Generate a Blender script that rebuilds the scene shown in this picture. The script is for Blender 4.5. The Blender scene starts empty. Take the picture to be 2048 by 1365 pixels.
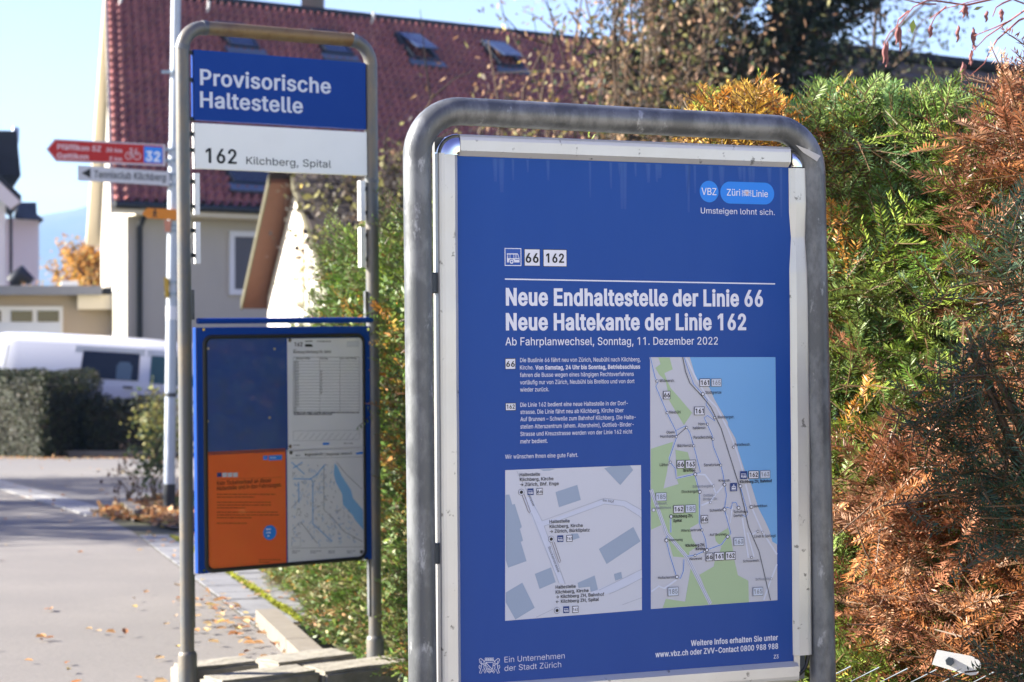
import bpy, bmesh, math, random
import numpy as np
from mathutils import Vector, Matrix
from mathutils.geometry import tessellate_polygon

# ------------------------------------------------------------------ camera, sky, sun, exposure
SC = bpy.context.scene
COL = SC.collection
EYE = 1.12
cam = bpy.data.cameras.new('camera')
cam.lens = 70.0
cam.sensor_width = 36.0
cam.clip_start = 0.05
cam.clip_end = 12000
cam.dof.use_dof = True
cam.dof.focus_distance = 3.28
cam.dof.aperture_fstop = 9.5
cam.dof.aperture_blades = 0
cam_ob = bpy.data.objects.new('camera', cam)
COL.objects.link(cam_ob)
cam_ob.location = (0, 0, EYE)
cam_ob.rotation_euler = (math.radians(90), 0, 0)
SC.camera = cam_ob

SUN_DIR = Vector((-1.0, 0.06, 0.0)).normalized()
SUN_EL = math.radians(27)
world = bpy.data.worlds.new('World')
SC.world = world
world.use_nodes = True
nt = world.node_tree
bg = nt.nodes['Background']
sky = nt.nodes.new('ShaderNodeTexSky')
sky.sky_type = 'NISHITA'
sky.sun_disc = False
sky.sun_elevation = SUN_EL
sky.sun_rotation = math.atan2(SUN_DIR.x, SUN_DIR.y)
sky.air_density = 1.2
sky.dust_density = 0.4
sky.ozone_density = 1.2
sky.altitude = 450
hs = nt.nodes.new('ShaderNodeHueSaturation')
hs.inputs['Hue'].default_value = 0.545
hs.inputs['Saturation'].default_value = 1.12
nt.links.new(sky.outputs[0], hs.inputs['Color'])
nt.links.new(hs.outputs[0], bg.inputs[0])
bg.inputs[1].default_value = 0.05
sl = bpy.data.lights.new('sun', 'SUN')
sl.energy = 5.0
sl.angle = math.radians(0.5)
sl.color = (1.0, 0.93, 0.82)
sun = bpy.data.objects.new('sun', sl)
COL.objects.link(sun)
sv = Vector((SUN_DIR.x * math.cos(SUN_EL), SUN_DIR.y * math.cos(SUN_EL), math.sin(SUN_EL)))
sun.rotation_euler = sv.to_track_quat('Z', 'Y').to_euler()
sun.location = sv * 60
SC.view_settings.view_transform = 'Standard'
SC.view_settings.look = 'None'
SC.view_settings.gamma = 1.0
SC.view_settings.exposure = 2.4
SC.cycles.max_bounces = 8
SC.cycles.transparent_max_bounces = 16
SC.cycles.volume_bounces = 0
SC.cycles.sample_clamp_indirect = 6.0
SC.cycles.caustics_reflective = False
SC.cycles.caustics_refractive = False

rng = np.random.default_rng(7)
random.seed(7)
FPX, CX, CY = 70 / 36 * 2048, 1024.0, 682.5

# ------------------------------------------------------------------ helpers
def W(px, py, Z):
    """world point seen at photo pixel (px,py) at distance Z"""
    return Vector(((px - CX) / FPX * Z, Z, EYE - (py - CY) / FPX * Z))

def gz(y):
    return 0.153 - 0.0251 * y

def Gp(px, py):
    Z = 0.967 / ((py - CY) / FPX - 0.0251)
    return W(px, py, Z)

def ray_plane(px, py, p0, n):
    d = Vector(((px - CX) / FPX, 1.0, -(py - CY) / FPX))
    o = Vector((0, 0, EYE))
    return o + d * ((p0 - o).dot(n) / d.dot(n))

def srgb(h):
    if isinstance(h, (tuple, list)):
        return h
    h = h.lstrip('#')
    out = []
    for i in (0, 2, 4):
        c = int(h[i:i + 2], 16) / 255
        out.append(c / 12.92 if c <= 0.04045 else ((c + 0.055) / 1.055) ** 2.4)
    return tuple(out)

MATS = {}
def mat(name, color='#808080', rough=0.6, metal=0.0, spec=0.5, noise=None, bump=None, coat=0.0,
        attr=False, transl=0.0, noise2=None):
    """noise=(scale, strength, hex2[, stretch]) mixes to a second colour; bump=(scale, strength)"""
    if name in MATS:
        return MATS[name]
    m = bpy.data.materials.new(name)
    m.use_nodes = True
    t = m.node_tree
    b = t.nodes['Principled BSDF']
    b.inputs['Roughness'].default_value = rough
    b.inputs['Metallic'].default_value = metal
    b.inputs['Specular IOR Level'].default_value = spec
    b.inputs['Coat Weight'].default_value = coat
    b.inputs['Coat Roughness'].default_value = 0.12
    c = srgb(color)
    src = None
    if attr:
        a = t.nodes.new('ShaderNodeAttribute')
        a.attribute_name = 'tint'
        src = a.outputs['Color']
    co = t.nodes.new('ShaderNodeTexCoord')
    def add_noise(nz, src):
        n = t.nodes.new('ShaderNodeTexNoise')
        n.inputs['Scale'].default_value = nz[0]
        n.inputs['Detail'].default_value = 6
        n.inputs['Roughness'].default_value = 0.65
        if len(nz) > 3:
            mp = t.nodes.new('ShaderNodeMapping')
            mp.inputs['Scale'].default_value = nz[3]
            t.links.new(co.outputs['Object'], mp.inputs[0])
            t.links.new(mp.outputs[0], n.inputs['Vector'])
        else:
            t.links.new(co.outputs['Object'], n.inputs['Vector'])
        r = t.nodes.new('ShaderNodeValToRGB')
        lo, hi = (nz[4], nz[5]) if len(nz) > 5 else (0.38, 0.68)
        r.color_ramp.elements[0].position = lo
        r.color_ramp.elements[1].position = hi
        r.color_ramp.elements[0].color = (0, 0, 0, 1)
        r.color_ramp.elements[1].color = (nz[1], nz[1], nz[1], 1)
        t.links.new(n.outputs['Fac'], r.inputs[0])
        mx = t.nodes.new('ShaderNodeMix')
        mx.data_type = 'RGBA'
        t.links.new(r.outputs[0], mx.inputs['Factor'])
        if src is None:
            mx.inputs['A'].default_value = (*c, 1)
        else:
            t.links.new(src, mx.inputs['A'])
        mx.inputs['B'].default_value = (*srgb(nz[2]), 1)
        return mx.outputs['Result']
    if noise:
        src = add_noise(noise, src)
    if noise2:
        src = add_noise(noise2, src)
    if src is None:
        b.inputs['Base Color'].default_value = (*c, 1)
    else:
        t.links.new(src, b.inputs['Base Color'])
    if bump:
        n = t.nodes.new('ShaderNodeTexNoise')
        n.inputs['Scale'].default_value = bump[0]
        n.inputs['Detail'].default_value = 5
        t.links.new(co.outputs['Object'], n.inputs['Vector'])
        bp = t.nodes.new('ShaderNodeBump')
        bp.inputs['Strength'].default_value = bump[1]
        bp.inputs['Distance'].default_value = bump[2] if len(bump) > 2 else 0.01
        t.links.new(n.outputs['Fac'], bp.inputs['Height'])
        t.links.new(bp.outputs[0], b.inputs['Normal'])
    if transl > 0:
        tr = t.nodes.new('ShaderNodeBsdfTranslucent')
        if src is None:
            tr.inputs[0].default_value = (*c, 1)
        else:
            t.links.new(src, tr.inputs[0])
        ms = t.nodes.new('ShaderNodeMixShader')
        ms.inputs[0].default_value = transl
        t.links.new(b.outputs[0], ms.inputs[1])
        t.links.new(tr.outputs[0], ms.inputs[2])
        t.links.new(ms.outputs[0], t.nodes['Material Output'].inputs['Surface'])
    MATS[name] = m
    return m

def glass_mat(name, tint=(1, 1, 1), gloss=1.0):
    if name in MATS:
        return MATS[name]
    m = bpy.data.materials.new(name)
    m.use_nodes = True
    t = m.node_tree
    t.nodes.remove(t.nodes['Principled BSDF'])
    tp = t.nodes.new('ShaderNodeBsdfTransparent')
    tp.inputs[0].default_value = (*tint, 1)
    gl = t.nodes.new('ShaderNodeBsdfGlossy')
    gl.inputs['Roughness'].default_value = 0.06
    fr = t.nodes.new('ShaderNodeFresnel')
    fr.inputs[0].default_value = 1.45
    mt = t.nodes.new('ShaderNodeMath')
    mt.operation = 'MULTIPLY'
    mt.inputs[1].default_value = gloss
    t.links.new(fr.outputs[0], mt.inputs[0])
    ms = t.nodes.new('ShaderNodeMixShader')
    t.links.new(mt.outputs[0], ms.inputs[0])
    t.links.new(tp.outputs[0], ms.inputs[1])
    t.links.new(gl.outputs[0], ms.inputs[2])
    t.links.new(ms.outputs[0], t.nodes['Material Output'].inputs['Surface'])
    MATS[name] = m
    return m

class MB:
    """collects geometry and links it as ONE mesh object"""
    def __init__(s):
        s.v = []; s.f = []; s.m = []; s.sm = []; s.mats = []
        s.tint = None
    def mi(s, m):
        if m not in s.mats:
            s.mats.append(m)
        return s.mats.index(m)
    def add(s, vs, fs, m, smooth=False):
        o = len(s.v)
        s.v += [tuple(v) for v in vs]
        k = s.mi(m)
        for f in fs:
            s.f.append([i + o for i in f]); s.m.append(k); s.sm.append(smooth)
    def box(s, lo, hi, m, M=None):
        x0, y0, z0 = lo; x1, y1, z1 = hi
        vs = [(x0, y0, z0), (x1, y0, z0), (x1, y1, z0), (x0, y1, z0), (x0, y0, z1), (x1, y0, z1), (x1, y1, z1), (x0, y1, z1)]
        if M is not None:
            vs = [M @ Vector(v) for v in vs]
        s.add(vs, [(0, 3, 2, 1), (4, 5, 6, 7), (0, 1, 5, 4), (1, 2, 6, 5), (2, 3, 7, 6), (3, 0, 4, 7)], m)
    def bbox(s, lo, hi, m, b=0.003, seg=2, M=None):
        bm = bmesh.new()
        bmesh.ops.create_cube(bm, size=1)
        for v in bm.verts:
            v.co = Vector([lo[i] + (v.co[i] + 0.5) * (hi[i] - lo[i]) for i in range(3)])
        bmesh.ops.bevel(bm, geom=bm.edges[:], offset=b, segments=seg, affect='EDGES', profile=0.5)
        bm.verts.index_update()
        vs = [v.co.copy() for v in bm.verts]
        if M is not None:
            vs = [M @ v for v in vs]
        s.add(vs, [[v.index for v in f.verts] for f in bm.faces], m)
        bm.free()
    def tube(s, pts, r, m, n=16, caps=True, smooth=True):
        pts = [Vector(p) for p in pts]
        rs = r if isinstance(r, (list, tuple)) else [r] * len(pts)
        vs = []; fs = []
        up = None
        for i, p in enumerate(pts):
            a = pts[max(i - 1, 0)]; b = pts[min(i + 1, len(pts) - 1)]
            d = (b - a)
            if d.length < 1e-9: d = Vector((0, 0, 1))
            d.normalize()
            if up is None:
                up = d.orthogonal().normalized()
            up = (up - d * up.dot(d))
            if up.length < 1e-6: up = d.orthogonal()
            up.normalize()
            sd = d.cross(up)
            for k in range(n):
                an = 2 * math.pi * k / n
                vs.append(p + (up * math.cos(an) + sd * math.sin(an)) * rs[i])
        for i in range(len(pts) - 1):
            for k in range(n):
                fs.append((i * n + k, i * n + (k + 1) % n, (i + 1) * n + (k + 1) % n, (i + 1) * n + k))
        s.add(vs, fs, m, smooth)
        if caps:
            o = len(pts) - 1
            s.add(vs[:n], [tuple(reversed(range(n)))], m)
            s.add(vs[o * n:], [tuple(range(n))], m)
    def prism(s, poly, d, m, M=None):
        """poly: 3D planar outline, extruded by vector d"""
        n = len(poly)
        a = [Vector(p) for p in poly]; b = [p + Vector(d) for p in a]
        vs = a + b
        if M is not None: vs = [M @ v for v in vs]
        tri = tessellate_polygon([a])
        fs = [t for t in tri] + [tuple(n + i for i in reversed(t)) for t in tri]
        fs += [(i, (i + 1) % n, n + (i + 1) % n, n + i) for i in range(n)]
        s.add(vs, fs, m)
    def loft(s, rings, m, closed=True, smooth=True, caps=True):
        n = len(rings[0]); vs = [p for r in rings for p in r]; fs = []
        for i in range(len(rings) - 1):
            for k in range(n if closed else n - 1):
                fs.append((i * n + k, i * n + (k + 1) % n, (i + 1) * n + (k + 1) % n, (i + 1) * n + k))
        s.add(vs, fs, m, smooth)
        if caps and closed:
            s.add(rings[0], [tuple(reversed(range(n)))], m)
            s.add(rings[-1], [tuple(range(n))], m)
    def build(s, name, parent=None, loc=None, fixn=True):
        me = bpy.data.meshes.new(name)
        me.from_pydata(s.v, [], s.f)
        for m in s.mats: me.materials.append(m)
        me.polygons.foreach_set('material_index', s.m)
        me.polygons.foreach_set('use_smooth', s.sm)
        if fixn:
            bm = bmesh.new(); bm.from_mesh(me)
            bmesh.ops.recalc_face_normals(bm, faces=bm.faces[:])
            bm.to_mesh(me); bm.free()
        me.update()
        o = bpy.data.objects.new(name, me)
        COL.objects.link(o)
        if parent is not None: o.parent = parent
        if loc is not None: o.location = loc
        return o

def tag(o, label=None, cat=None, group=None, kind=None):
    if label: o['label'] = label
    if cat: o['category'] = cat
    if group: o['group'] = group
    if kind: o['kind'] = kind
    return o

def empty(name, M, label, cat, group=None):
    o = bpy.data.objects.new(name, None)
    o.empty_display_size = 0.1
    COL.objects.link(o)
    if isinstance(M, Matrix): o.matrix_world = M
    else: o.location = M
    return tag(o, label, cat, group)

def np_mesh(name, V, F, m, tint=None, parent=None, loc=None, smooth=False):
    """V (n,3), F (k,4|3) arrays; tint per vertex rgb"""
    me = bpy.data.meshes.new(name)
    n, k, q = len(V), len(F), F.shape[1]
    me.vertices.add(n); me.loops.add(k * q); me.polygons.add(k)
    me.vertices.foreach_set('co', np.asarray(V, np.float32).ravel())
    me.loops.foreach_set('vertex_index', np.asarray(F, np.int32).ravel())
    me.polygons.foreach_set('loop_start', np.arange(0, k * q, q, dtype=np.int32))
    if smooth: me.polygons.foreach_set('use_smooth', np.ones(k, bool))
    me.update(calc_edges=True)
    me.materials.append(m)
    if tint is not None:
        a = me.attributes.new('tint', 'FLOAT_COLOR', 'POINT')
        a.data.foreach_set('color', np.c_[tint, np.ones(n)].astype(np.float32).ravel())
    o = bpy.data.objects.new(name, me)
    COL.objects.link(o)
    if parent is not None: o.parent = parent
    if loc is not None: o.location = loc
    return o

def nrm(a):
    return a / np.maximum(np.linalg.norm(a, axis=-1, keepdims=True), 1e-9)

# ------------------------------------------------------------------ lettering (outlines of the alphabet, cap height = 1)
GL = r'''A3{)z)Y-z4X/V4X3Y)Y2/)Y/l0//>1^.Z3x.u3x.41Z-d0/+J)Y +|,`+|-u1X-u1X,`
B3L*u)Y*u4X.m4X/q4O0c441C3g1o302,2K251a2/1%1z0Q1=/j0G/C0G/:0x/11K.v1v.Q2=-}2T-A2[,T2S+h29+%1h*K1%)}0,)c.x)Y ,=*o.t*o/}*z0e+@1/+s1<,T15-*0~-V0_-}05.?/].Q.{.X,=.X ,=/i.g/i/n/~090<0W0_0k1,0q1^0f2?0B2r/d38.k3C,=3C
C4[/E)L.$)[,p*/+q*|+,,+*]-M*M/**]0d+,2++q36,p4&.$4V/E4f0z4O1_442<3j2o3:3;2]3Y1x3n1.2I1.2!2.1?2q0H3>/E3K.H3?-V2y,q2?,>1L+z0E+o/*+z-l,>,e,q+s-V+9.I*s/E*g0H*u1?+A2!,)2I-(3n-(3Z,;3<+U2o*y2=*H1`*!0z)c04)Q
D4K.@)Y+a)Y+a*o.8*o/M*{0M+B18+|1k,n2--s27/-2-0B1k1F19270P2q/T37.D3C+Z3C+Z4X.M4X/{4I163x273/2{2&3I0c3V/-3H-R2{,125+)12*:/s)i ,=4X,=)Y*u)Y*u4X
E2^*u)Y*u4X1^4X1^3C,=3C,=/j1</j1<.T,=.T,=*o1d*o1d)Y
F2L*u)Y*u4X1W4X1W3C,=3C,=/Z1*/Z1*.E,=.E,=)Y
G4p/G)L.$)[,o*/+p*|++,+*[-N*M/**[0d++2++o36,n4&-~4V/@4f014a0z4N1a412?3f2q353>2X3]1u3p1.2H1.1{2+1=2n0H3=/@3K.F3?-U2y,p2?,>1L+z0E+o/*+z-l,>,f,q+s-W+9.J*s/G*g0<*p1&+/1a+Z21,:2L-&2U-|2}-u/d-u/d/.3x/.3x-w3j,_3A+V2^*`1f*!0^)X
H4i*u)Y*u4X,=4X,=/p2)/p2)4X3M4X3M)Y2))Y2).Z,=.Z,=)Y
I0+*;)Y*;*o,0*o,03C*;3C*;4X/I4X/I3C-T3C-T*o/I*o/I)Y
J21-Y)L,<)`+7*>*T+B*?,g*?-A+d-A+d,g+p+q,7+5,o*m-Y*a.C*m.z+5/A+q/M,g/M4X0r4X0r,g0]+B/z*>.v)`
K3a+q,g+q.;,Y/8-D00.21%1L4X3<4X.X/U.R/V *u)Y*u4X,=4X,=0n,<.L,=-j,=)Y 1^)Y-_/4.R0<3=)Y
L2**u)Y*u4X,=4X,=*o1G*o1G)Y
M72*u)Y*u4X,s4X/X-^/m-$0(,90@+H0T*_08*_0M+E0f,60}-#16-^3t4X5r4X5r)Y4O)Y4O/t4P0`4Q1V4S2R4U3N4a3N4B2K4!1J3c0U3K/t0})Y/j)Y-</t-%0S,f1G,F2G,#3N,23N,42X,61],70c,8/t,8)Y
N4v*u)Y*u4X,T4X1!-T1J,q1|+v2S*k2B*h2:+y27,~26-m264X3Z4X3Z)Y1z)Y-{/r-J0g,l1o+w3D,23G,81t,<0b,>/t,>)Y
O5-/D)L.$)[,q*/+r*|+,,+*]-M*M/**]0d+,2++r36,q4&.$4V/D4f0d4V1t4&2s363[2+4+0d49/*4+-M3[,+2s*|1t*/0d)[ /D*g0>*r10+81r+q2I,d2j-l2u/*2j0F2I1N1r2A102z0>3@/D3K.I3@-W2y,r2@,>1M+z0F+o/*+z-l,>,e,r+r-W+9.I*r
P35*u)Y*u4X.a4X/p4N0j4.1P3X2#2t2@2&2I1,2@022#/A1P.[0j.)/p-f.a-Z+{-Z+{.p.[.p/G.v0#/.0N/N0l/y0}0O1%1,0}1f0l2;0N2f0#3)/F3=.Z3D,=3D,=)Y
Q5-.u-%0C-%1W+I1t+!3e(V2:(V1(*20h*X /D)L.$)[,q*/+r*|+,,+*]-M*M/**]0d+,2++r36,q4&.$4V/D4f0d4V1t4&2s363[2+4+0d49/*4+-M3[,+2s*|1t*/0d)[ /D*g0>*r10+81r+q2I,d2j-l2u/*2j0F2I1N1r2A102z0>3@/D3K.I3@-W2y,r2@,>1M+z0F+o/*+z-l,>,e,r+r-W+9.I*r
R3>*u)Y*u4X.c4X/q4N0l401R3]2$2z2A2/2K152A0;2$/M1R.l0k.=/q-|.c-s+a-s+a/,.^/,/I/20$/C0O/a0m0+0~0Y1(150~1n0m2B0O2j0$3+/H3=.]3D,=3D,=)Y 17)Y.V.T0/.T2p)Y
S39.J)H-?)P,C)l+V*;*}*u*X+`*I,T+q,T+}+|,;+O,a+.-4*r.J*`//*e/j*u0>+40e+X0|,(1(,Z0~-*0j-M/~.#.t.G-V.i,C/7+L/p*v0^*e1^*p2Q+63;+m3t,V4C-N4^.P4f/S4^0I4B123t1g3=2-2W2:1i0t1i0_2P0.3&/E3F.L3P-l3K-63;,f2~,E2],125,*1d,215,I0m-:0:.3/y/>/]0@/=1B.f2.-r2B-=2I,X2>+g1z*|1D*@0X)o/Y)Q
T3=*<3C*<4X2Y4X2Y3C/03C/0)Y-i)Y-i3C
U4j/4)I-|)T,x)x,)*S+I+@+$,;*u-A*u4X,<4X,<-K,D,c,^,%-(+O-^+).C*l/4*d0$*l0g+)1?+O1f,%1~,c2*-K2*4X3N4X3N-A3B,;2y+@2>*S1K)x0G)T
V3{.!)Y)z4X+I4X-h.&.9,V.z*:.`*:/D,W/q.&2.4X3Y4X/Y)Y
W8I,z)Y)z4X+E4X-.-o-F,g-]+[-q*L-b*L-w+[.1,g.J-o064X1l4X3V-o3q,g4,+[4A*L40*L4E+[4[,g4u-o6]4X8(4X5&)Y3J)Y1T0W142&0q3r103r0o2.0M0W.W)Y
X3p)~)Y.=/g.=.c*84X+q4X-K29.!1G.I0d.r/v.Z/v/%0c/M1G0&291`4X384X/4.i/4/l3K)Y1p)Y/v,F/G-1.~-n.W.X.t.X.M-p.&-3-R,F+W)Y
Y3l-~)Y-~.+)z4X+V4X-h1%.G/v.~.W.J.W/$/x/_1%1o4X3J4X/F.+/F)Y
Z3)*P)Y*P*Y/Q1w062u0{3s1-3H/i3D.H3C*M3C*M4X224X223V-9,E,O+A+c*?+T*j,t*n.7*o27*o27)Y
a2!-&)H,?)O+^)d+)*(*]*V*B+3*:+x*@,V*S-)*q-M+;-j,>.0-K.B.^.P/@.a/P.p/U/,/C0!.j0U-o0g,n0V,/0++i/Q*O/t*o0U+=1)+q1L,M1d-k1v.i1l/j1E061#0V0R0l/r0s/$0s)Y/W)Y/W*e/O*e/%*..9)[ -<*W-{*_.R*r.{+4/=+Z/O,*/U,W/U-c/5-S.Y-G-x->-F-7,P-$+o,Z+^,<+X+r+l+1,G*f
b2i.U)I-s)O-@)a,W*;,0*r,#*r,#)Y*f)Y*f4X,&4X,&0P,00P,V1)->1_-q1p.T1v/Q1j0C1F1(0i1X/w1w.t2$-a1w,M1X+I1(*W0D)z/R)U .C*Z/(*d/]+#0++O0I,-0[,r0b-b0[.Q0I/80+/q/^0@/(0[.C0e-_0]-*0A,]/t,>/<,,.T,$-b,,,o,>,*,]+M-++!-`*d
c20.))I-$)U,.)z+D*X*m+J*L,M*A-^*L.q*m/t+D0f,.1D-$1j.)1v/61g041=0y0U1H/W0//:/s/p/J0?.o0[.)0e-A0[,f0>,;/m+y/3+g.K+a-^+g,r+y,/,;+Q,f+$-A*d.)*Y.p*d/K+$/u+Q02,.1J+m0|*m06*(/7)X
d2i-n)I,q)U,!)z+>*W*j+I*K,M*A-a*K.t*k/w+?0i,#1F,r1j-o1v.R1p/(1_/m1)060P0?0P0?4X1]4X1])Y0C)Y0C*r07*r/l*;/&)a.P)O .#*Z.d*d/<+!/g+M0),*0;,o0A-b0;.T0)/</g/t/=0A.d0].#0e->0[,e0@,;/q+y/8+g.Q+a-b+g,r+y,-,;+O,f+#-?*d
e2@.3)I-))U,.)z+D*X*l+J*L,L*A-]*L.n*l/q+B0d,*1C,}1i.$1v/A1a/z1F0P0{0{0G1?/b1T.n1[-k1[-:+6-:+6.D0u.D0=-{07.f0$/G/d/z/;0E.d0^.$0f-B0^,i0D,=/z+z/I+g.m+a.1+a-J+h,Y+}+u,C+A,r*x-N*a.3*Y/**g/i+205+s1N+V17*{0p*K0@*#/c)c.})O
f/*.R1l.R0`)g0`)g1l +A)Y+A2w+I3V+`4+,%4Q,R4m-^5&.G4}.p4q.Q3e.83l-m3p-=3i,x3S,f31,`2^,`)Y
g2k.)%B-7%G,O%X+E&7*b(,+k(e,7(2,x&c.)&P.|&[/c&|02(X0@)N0@+)06+)/k*P/&)y.P)i-m)c,s)n,$*2+@*h*k+T*K,T*A-f*K.w*k/y+@0i,$1F,s1j-o1v.R1p/)1_/n1)090O0C0O0C1l1^1l1^)H1R(J12&_0Y&)/s%`/#%I .$*s.e*{/=+7/g+^0*,60<,w0B-i0<.X0*/>/h/u/>0B.e0].$0e-?0[,f0@,;/r+y/;+g.U+a-i+g,z+z,9,<+`,g+8-@*{
h2L,&.P,&)Y*f)Y*f4X,&4X,&/m+m/m,;0j,t1I-^1k.Q1v/=1n/|1U0S1.0{0S17/h1?.k1?)Y/~)Y/~.a/s/S/P02.v0W./0d-W0^-)0L,_0/,@/d,./1
i-5*f)Y*f1l,&1l,&)Y +G31+(37*i3I*U3c*O4%*U4E*i4_+(4q+G4w+i4q,(4_,:4E,@4%,:3c,(3I+i37
j-5*f1l,&1l,&(z+~(9+l&^+L&1*~%m*G%X)a%Q)F%Q)F&f)^&f*/&m*N(&*`(J*f(| +G31+&37*h3I*U3c*O4%*U4E*h4_+&4q+G4w+h4q,&4_,:4E,@4%,:3c,&3I+h37
k1n+|,T+|.2,5.2/g1l1E1l-W-v-I-v *f)Y*f4X,&4X,&)Y /z)Y,l-Z-f.T1^)Y
l-b,Z)T+j)`+4*%*q*[*f+I*f4X,&4X,&+f,4*y,G*j,h*e-(*f-;*j-P)_-+)W
m6j*f)Y*f1l,#1l,$/}+w/},/0W,L1)-?1e.A1y/11m/m1F0;0i0S/{0B/{0U0S0t1!1n1c3$1y3e1r4A1]4r185<0c5T/}5]/,5])Y4>)Y4>/*43/p3m0C3;0^2^0g2.0a1b0Q1(/r0p.y0p)Y/R)Y/R/6/H/o/(0?.T0]-v0g-!0Q,[08,?/p,-/B,&.g,&)Y
n2K,&.P,&)Y*f)Y*f1l,!1l,#/m+m/m,;0j,t1I-^1k.Q1v/=1n/|1U0S1.0z0S17/h1?.k1?)Y/~)Y/~.a/s/S/P02.v0W./0d-W0^-)0L,_0/,@/d,./1
o2V.))I-$)U,.)z+D*X*m+J*L,M*A-^*L.q*m/t+D0f,.1D-$1j.)1v//1j0&1D0l0f1C/t1d.q1o-^1d,M1C+J0l*X0&)z//)U .)*Y.o*d/J+$/v+Q08,/0J,r0P-^0J.K08/2/v/m/J0>.o0[.)0e-A0[,f0>,;/m+y/3+g.K+a-^+g,r+y,/,;+Q,f+$-A*d
p2i*f%Q*f1l,#1l,#0P,00P,V1)->1_-q1p.T1v/Q1j0C1F1(0i1X/w1w.t2$-a1w,M1X+I1(*W0D)z/R)U.U)I-s)O-@)a,W*;,0*r,&*r,&%Q .C*Z/(*d/]+#0++O0I,-0[,r0b-b0[.Q0I/80+/q/^0@/(0[.C0e-_0]-*0A,]/t,>/<,,.T,$-b,,,o,>,*,]+M-++!-`*d
q2i1]%Q0?%Q0?*r06*r/l*;/&)a.P)O-n)I,q)U,!)z+>*W*j+I*K,M*A-a*K.t*k/w+?0i,#1F,r1j-o1v.R1p/(1_/m1)070P0C0P0C1l1]1l .#*Z.d*d/<+!/g+M0),*0;,o0A-b0;.T0)/</g/t/=0A.d0].#0e->0[,e0@,;/q+y/8+g.Q+a-b+g,r+y,-,;+O,f+#-?*d
r/4*f)Y*f1l,!1l,!0S,+0S,G1+,u1S-P1n.51v.U1v.r1t.r0V.V0Z.)0]-R0W-%0F,]0,,?/e,-/:,&.e,&)Y
s1N-S)I,f)O,#)a+I)}*x*H*W*|*D+]+]+u+s+?,<*u,o*`-Q*W.<*a.t*y/:+B/F+n/?,6/*,S.d,j.3,z,n-;+q-Z+1.+*g.f*Z/Q*d03+!0i+M18,*1Y,n1o-^1v.I1p/*1^/[1A0(0x0Y/r/F/X/30$.p0H.A0b-^0k,|0c,I0K,(0(+y/X,$/2,<.q-?.H.U.-/S-k06->0[,a0h+u0_+60B*[/r*-/6)g.I)P
t.Q.!1l.!0`)g0`)g1l +!3j,@3j,@+d,E+9,S*w,o*g-<*a-Y*c-{*h.5)]-g)T-8)Q,=)^+X*(+0*e+!+Z
u2L-S)O,i)W,*)o+R*:++*r*n+^*f,Y*f1l,&1l,&,d,3+r,U+6-0*n-w*b.N*g.}*y/G+:/e+b/x,8/~,u/~1l1?1l1?)Y0%)Y0%+X08+X/j*Z/0){.G)Z
v2!-,)Y)|1l+I1l-2,z-]+N.%*&-W*&-}+N.J,z031l1[1l.O)Y
w5q,V)Y**1l+N1l,N.6,w,T-E*O-1*O-Z,Q.&.6/%1l0J1l1H.61p,S2=*O2&*O2R,R2{.63|1l5C1l2s)Y1U)Y0O-?03.L/s/_/W0u/s0u/W/_/;.L.z-?-u)Y
x1j*&)Y->.?-=-=*61l+i1l,k05-M/).).&-F.&-|/).]05/b1l141l.,-9.,.71@)Y/l)Y.X+K-w,S-A-R.#-R-L,S,l+K+W)Y
y2!*[%Z*x&h+/&d+p&a,H(!,q(o-,)V)|1l+I1l-2,z-]+M.%*&-V*&-|+N.J,z041l1[1l.!(B-H&=,Z%`+W%M*~%Q
z1n*P)Y*P*X/*0P/*0W*]0W*]1l0k1l0k0g,@*u,@*n0w*n0w)Y
03F.P)L-C)[,G*-+^*y+*,&*g-J*]/**g0f++2.+_39,H4(-D4V.P4f/[4V0W4(1A391u2.280f2C/*28-J1u,&1B*y0X*-/])[ .P*`/8*l/r+40D+o0f,d0z-l1$/*0z0F0f1N0D2C/r2~/83F.P3R-g3F--2~,[2C,:1N,%0F+{/*,%-l,:,d,[+o--+4-g*l
13F+9)Y+9*j2%*j2%)Y /U4X/U)Y.3)Y.33<.-3<+L1@+L2n-t4X
23F*})Y*}*[._.T/c/c0?0_0R1[0K22092^/w3#/P3>.J3R-o3L-@3;,v2z,Y2S,G2#,B1H+#1H+.2B+L30+~3n,b4@-R4].L4f/F4]054@0t3p1G361e2N1o1^1Z0L0q/3/D-N,u*v,u*n2!*n2!)Y
33F.>)L-B)T,M)m+d*9+-*p*e+W*T,K+{,K,*+w,A+N,c+.-2*s.@*a/T*v0$+50F+Z0],-0d,f0^->0I-p0(.=/S.^.o.s-y.z,}.z,}0(/n3</n3D+,3D+,4X1^4X1^3T.1/Z.1/p/=/o0:/U1%/)1Z.G1|-Z2*,f1{+n1Y+$1$*D0;)r/B)U
43F*L+s*L-#.x4X0?4X+y-3+y-,2R-,2R+s /b)Y/b,6/b,h/b0L1!0L1!)Y
53F.E)L-K)T,[)p+x*>+F*u+$+Z*t,H,8,H,B+y,W+R-B*u.E*a/!*h/V*~0$+C0E+q0Z,J0a-,0Y-j0D.E0!.s/S/:.{/P.>/W-6/G,D.v+&/(+a4X1Q4X1Q3D,q3D,O0--J0[.U0m/<0f/z0S0T051&/i1M/61k.X1}-t2%-.1x,-1V+81!*O0;)x/E)V
63F.O)L-R)V,a)w+{*M+I+5+*,+*|-++(-v+@.i,V0z/&4X0U4X,r/8,g/8-1/m-o07.a0E/Z0<0I/{1*/L1X.j1u-z1~,~1t,$1T+21!*L0=)v/K)V .O*^/+*e/[*z0&+?0F+k0Y,C0a,~0Y-^0F.50&.a/[/$/+/:.O/@-t/:-C/%,w.b,W.6,D-`,>-#,D,D,W+l,w+?-C*z-t*e
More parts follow.
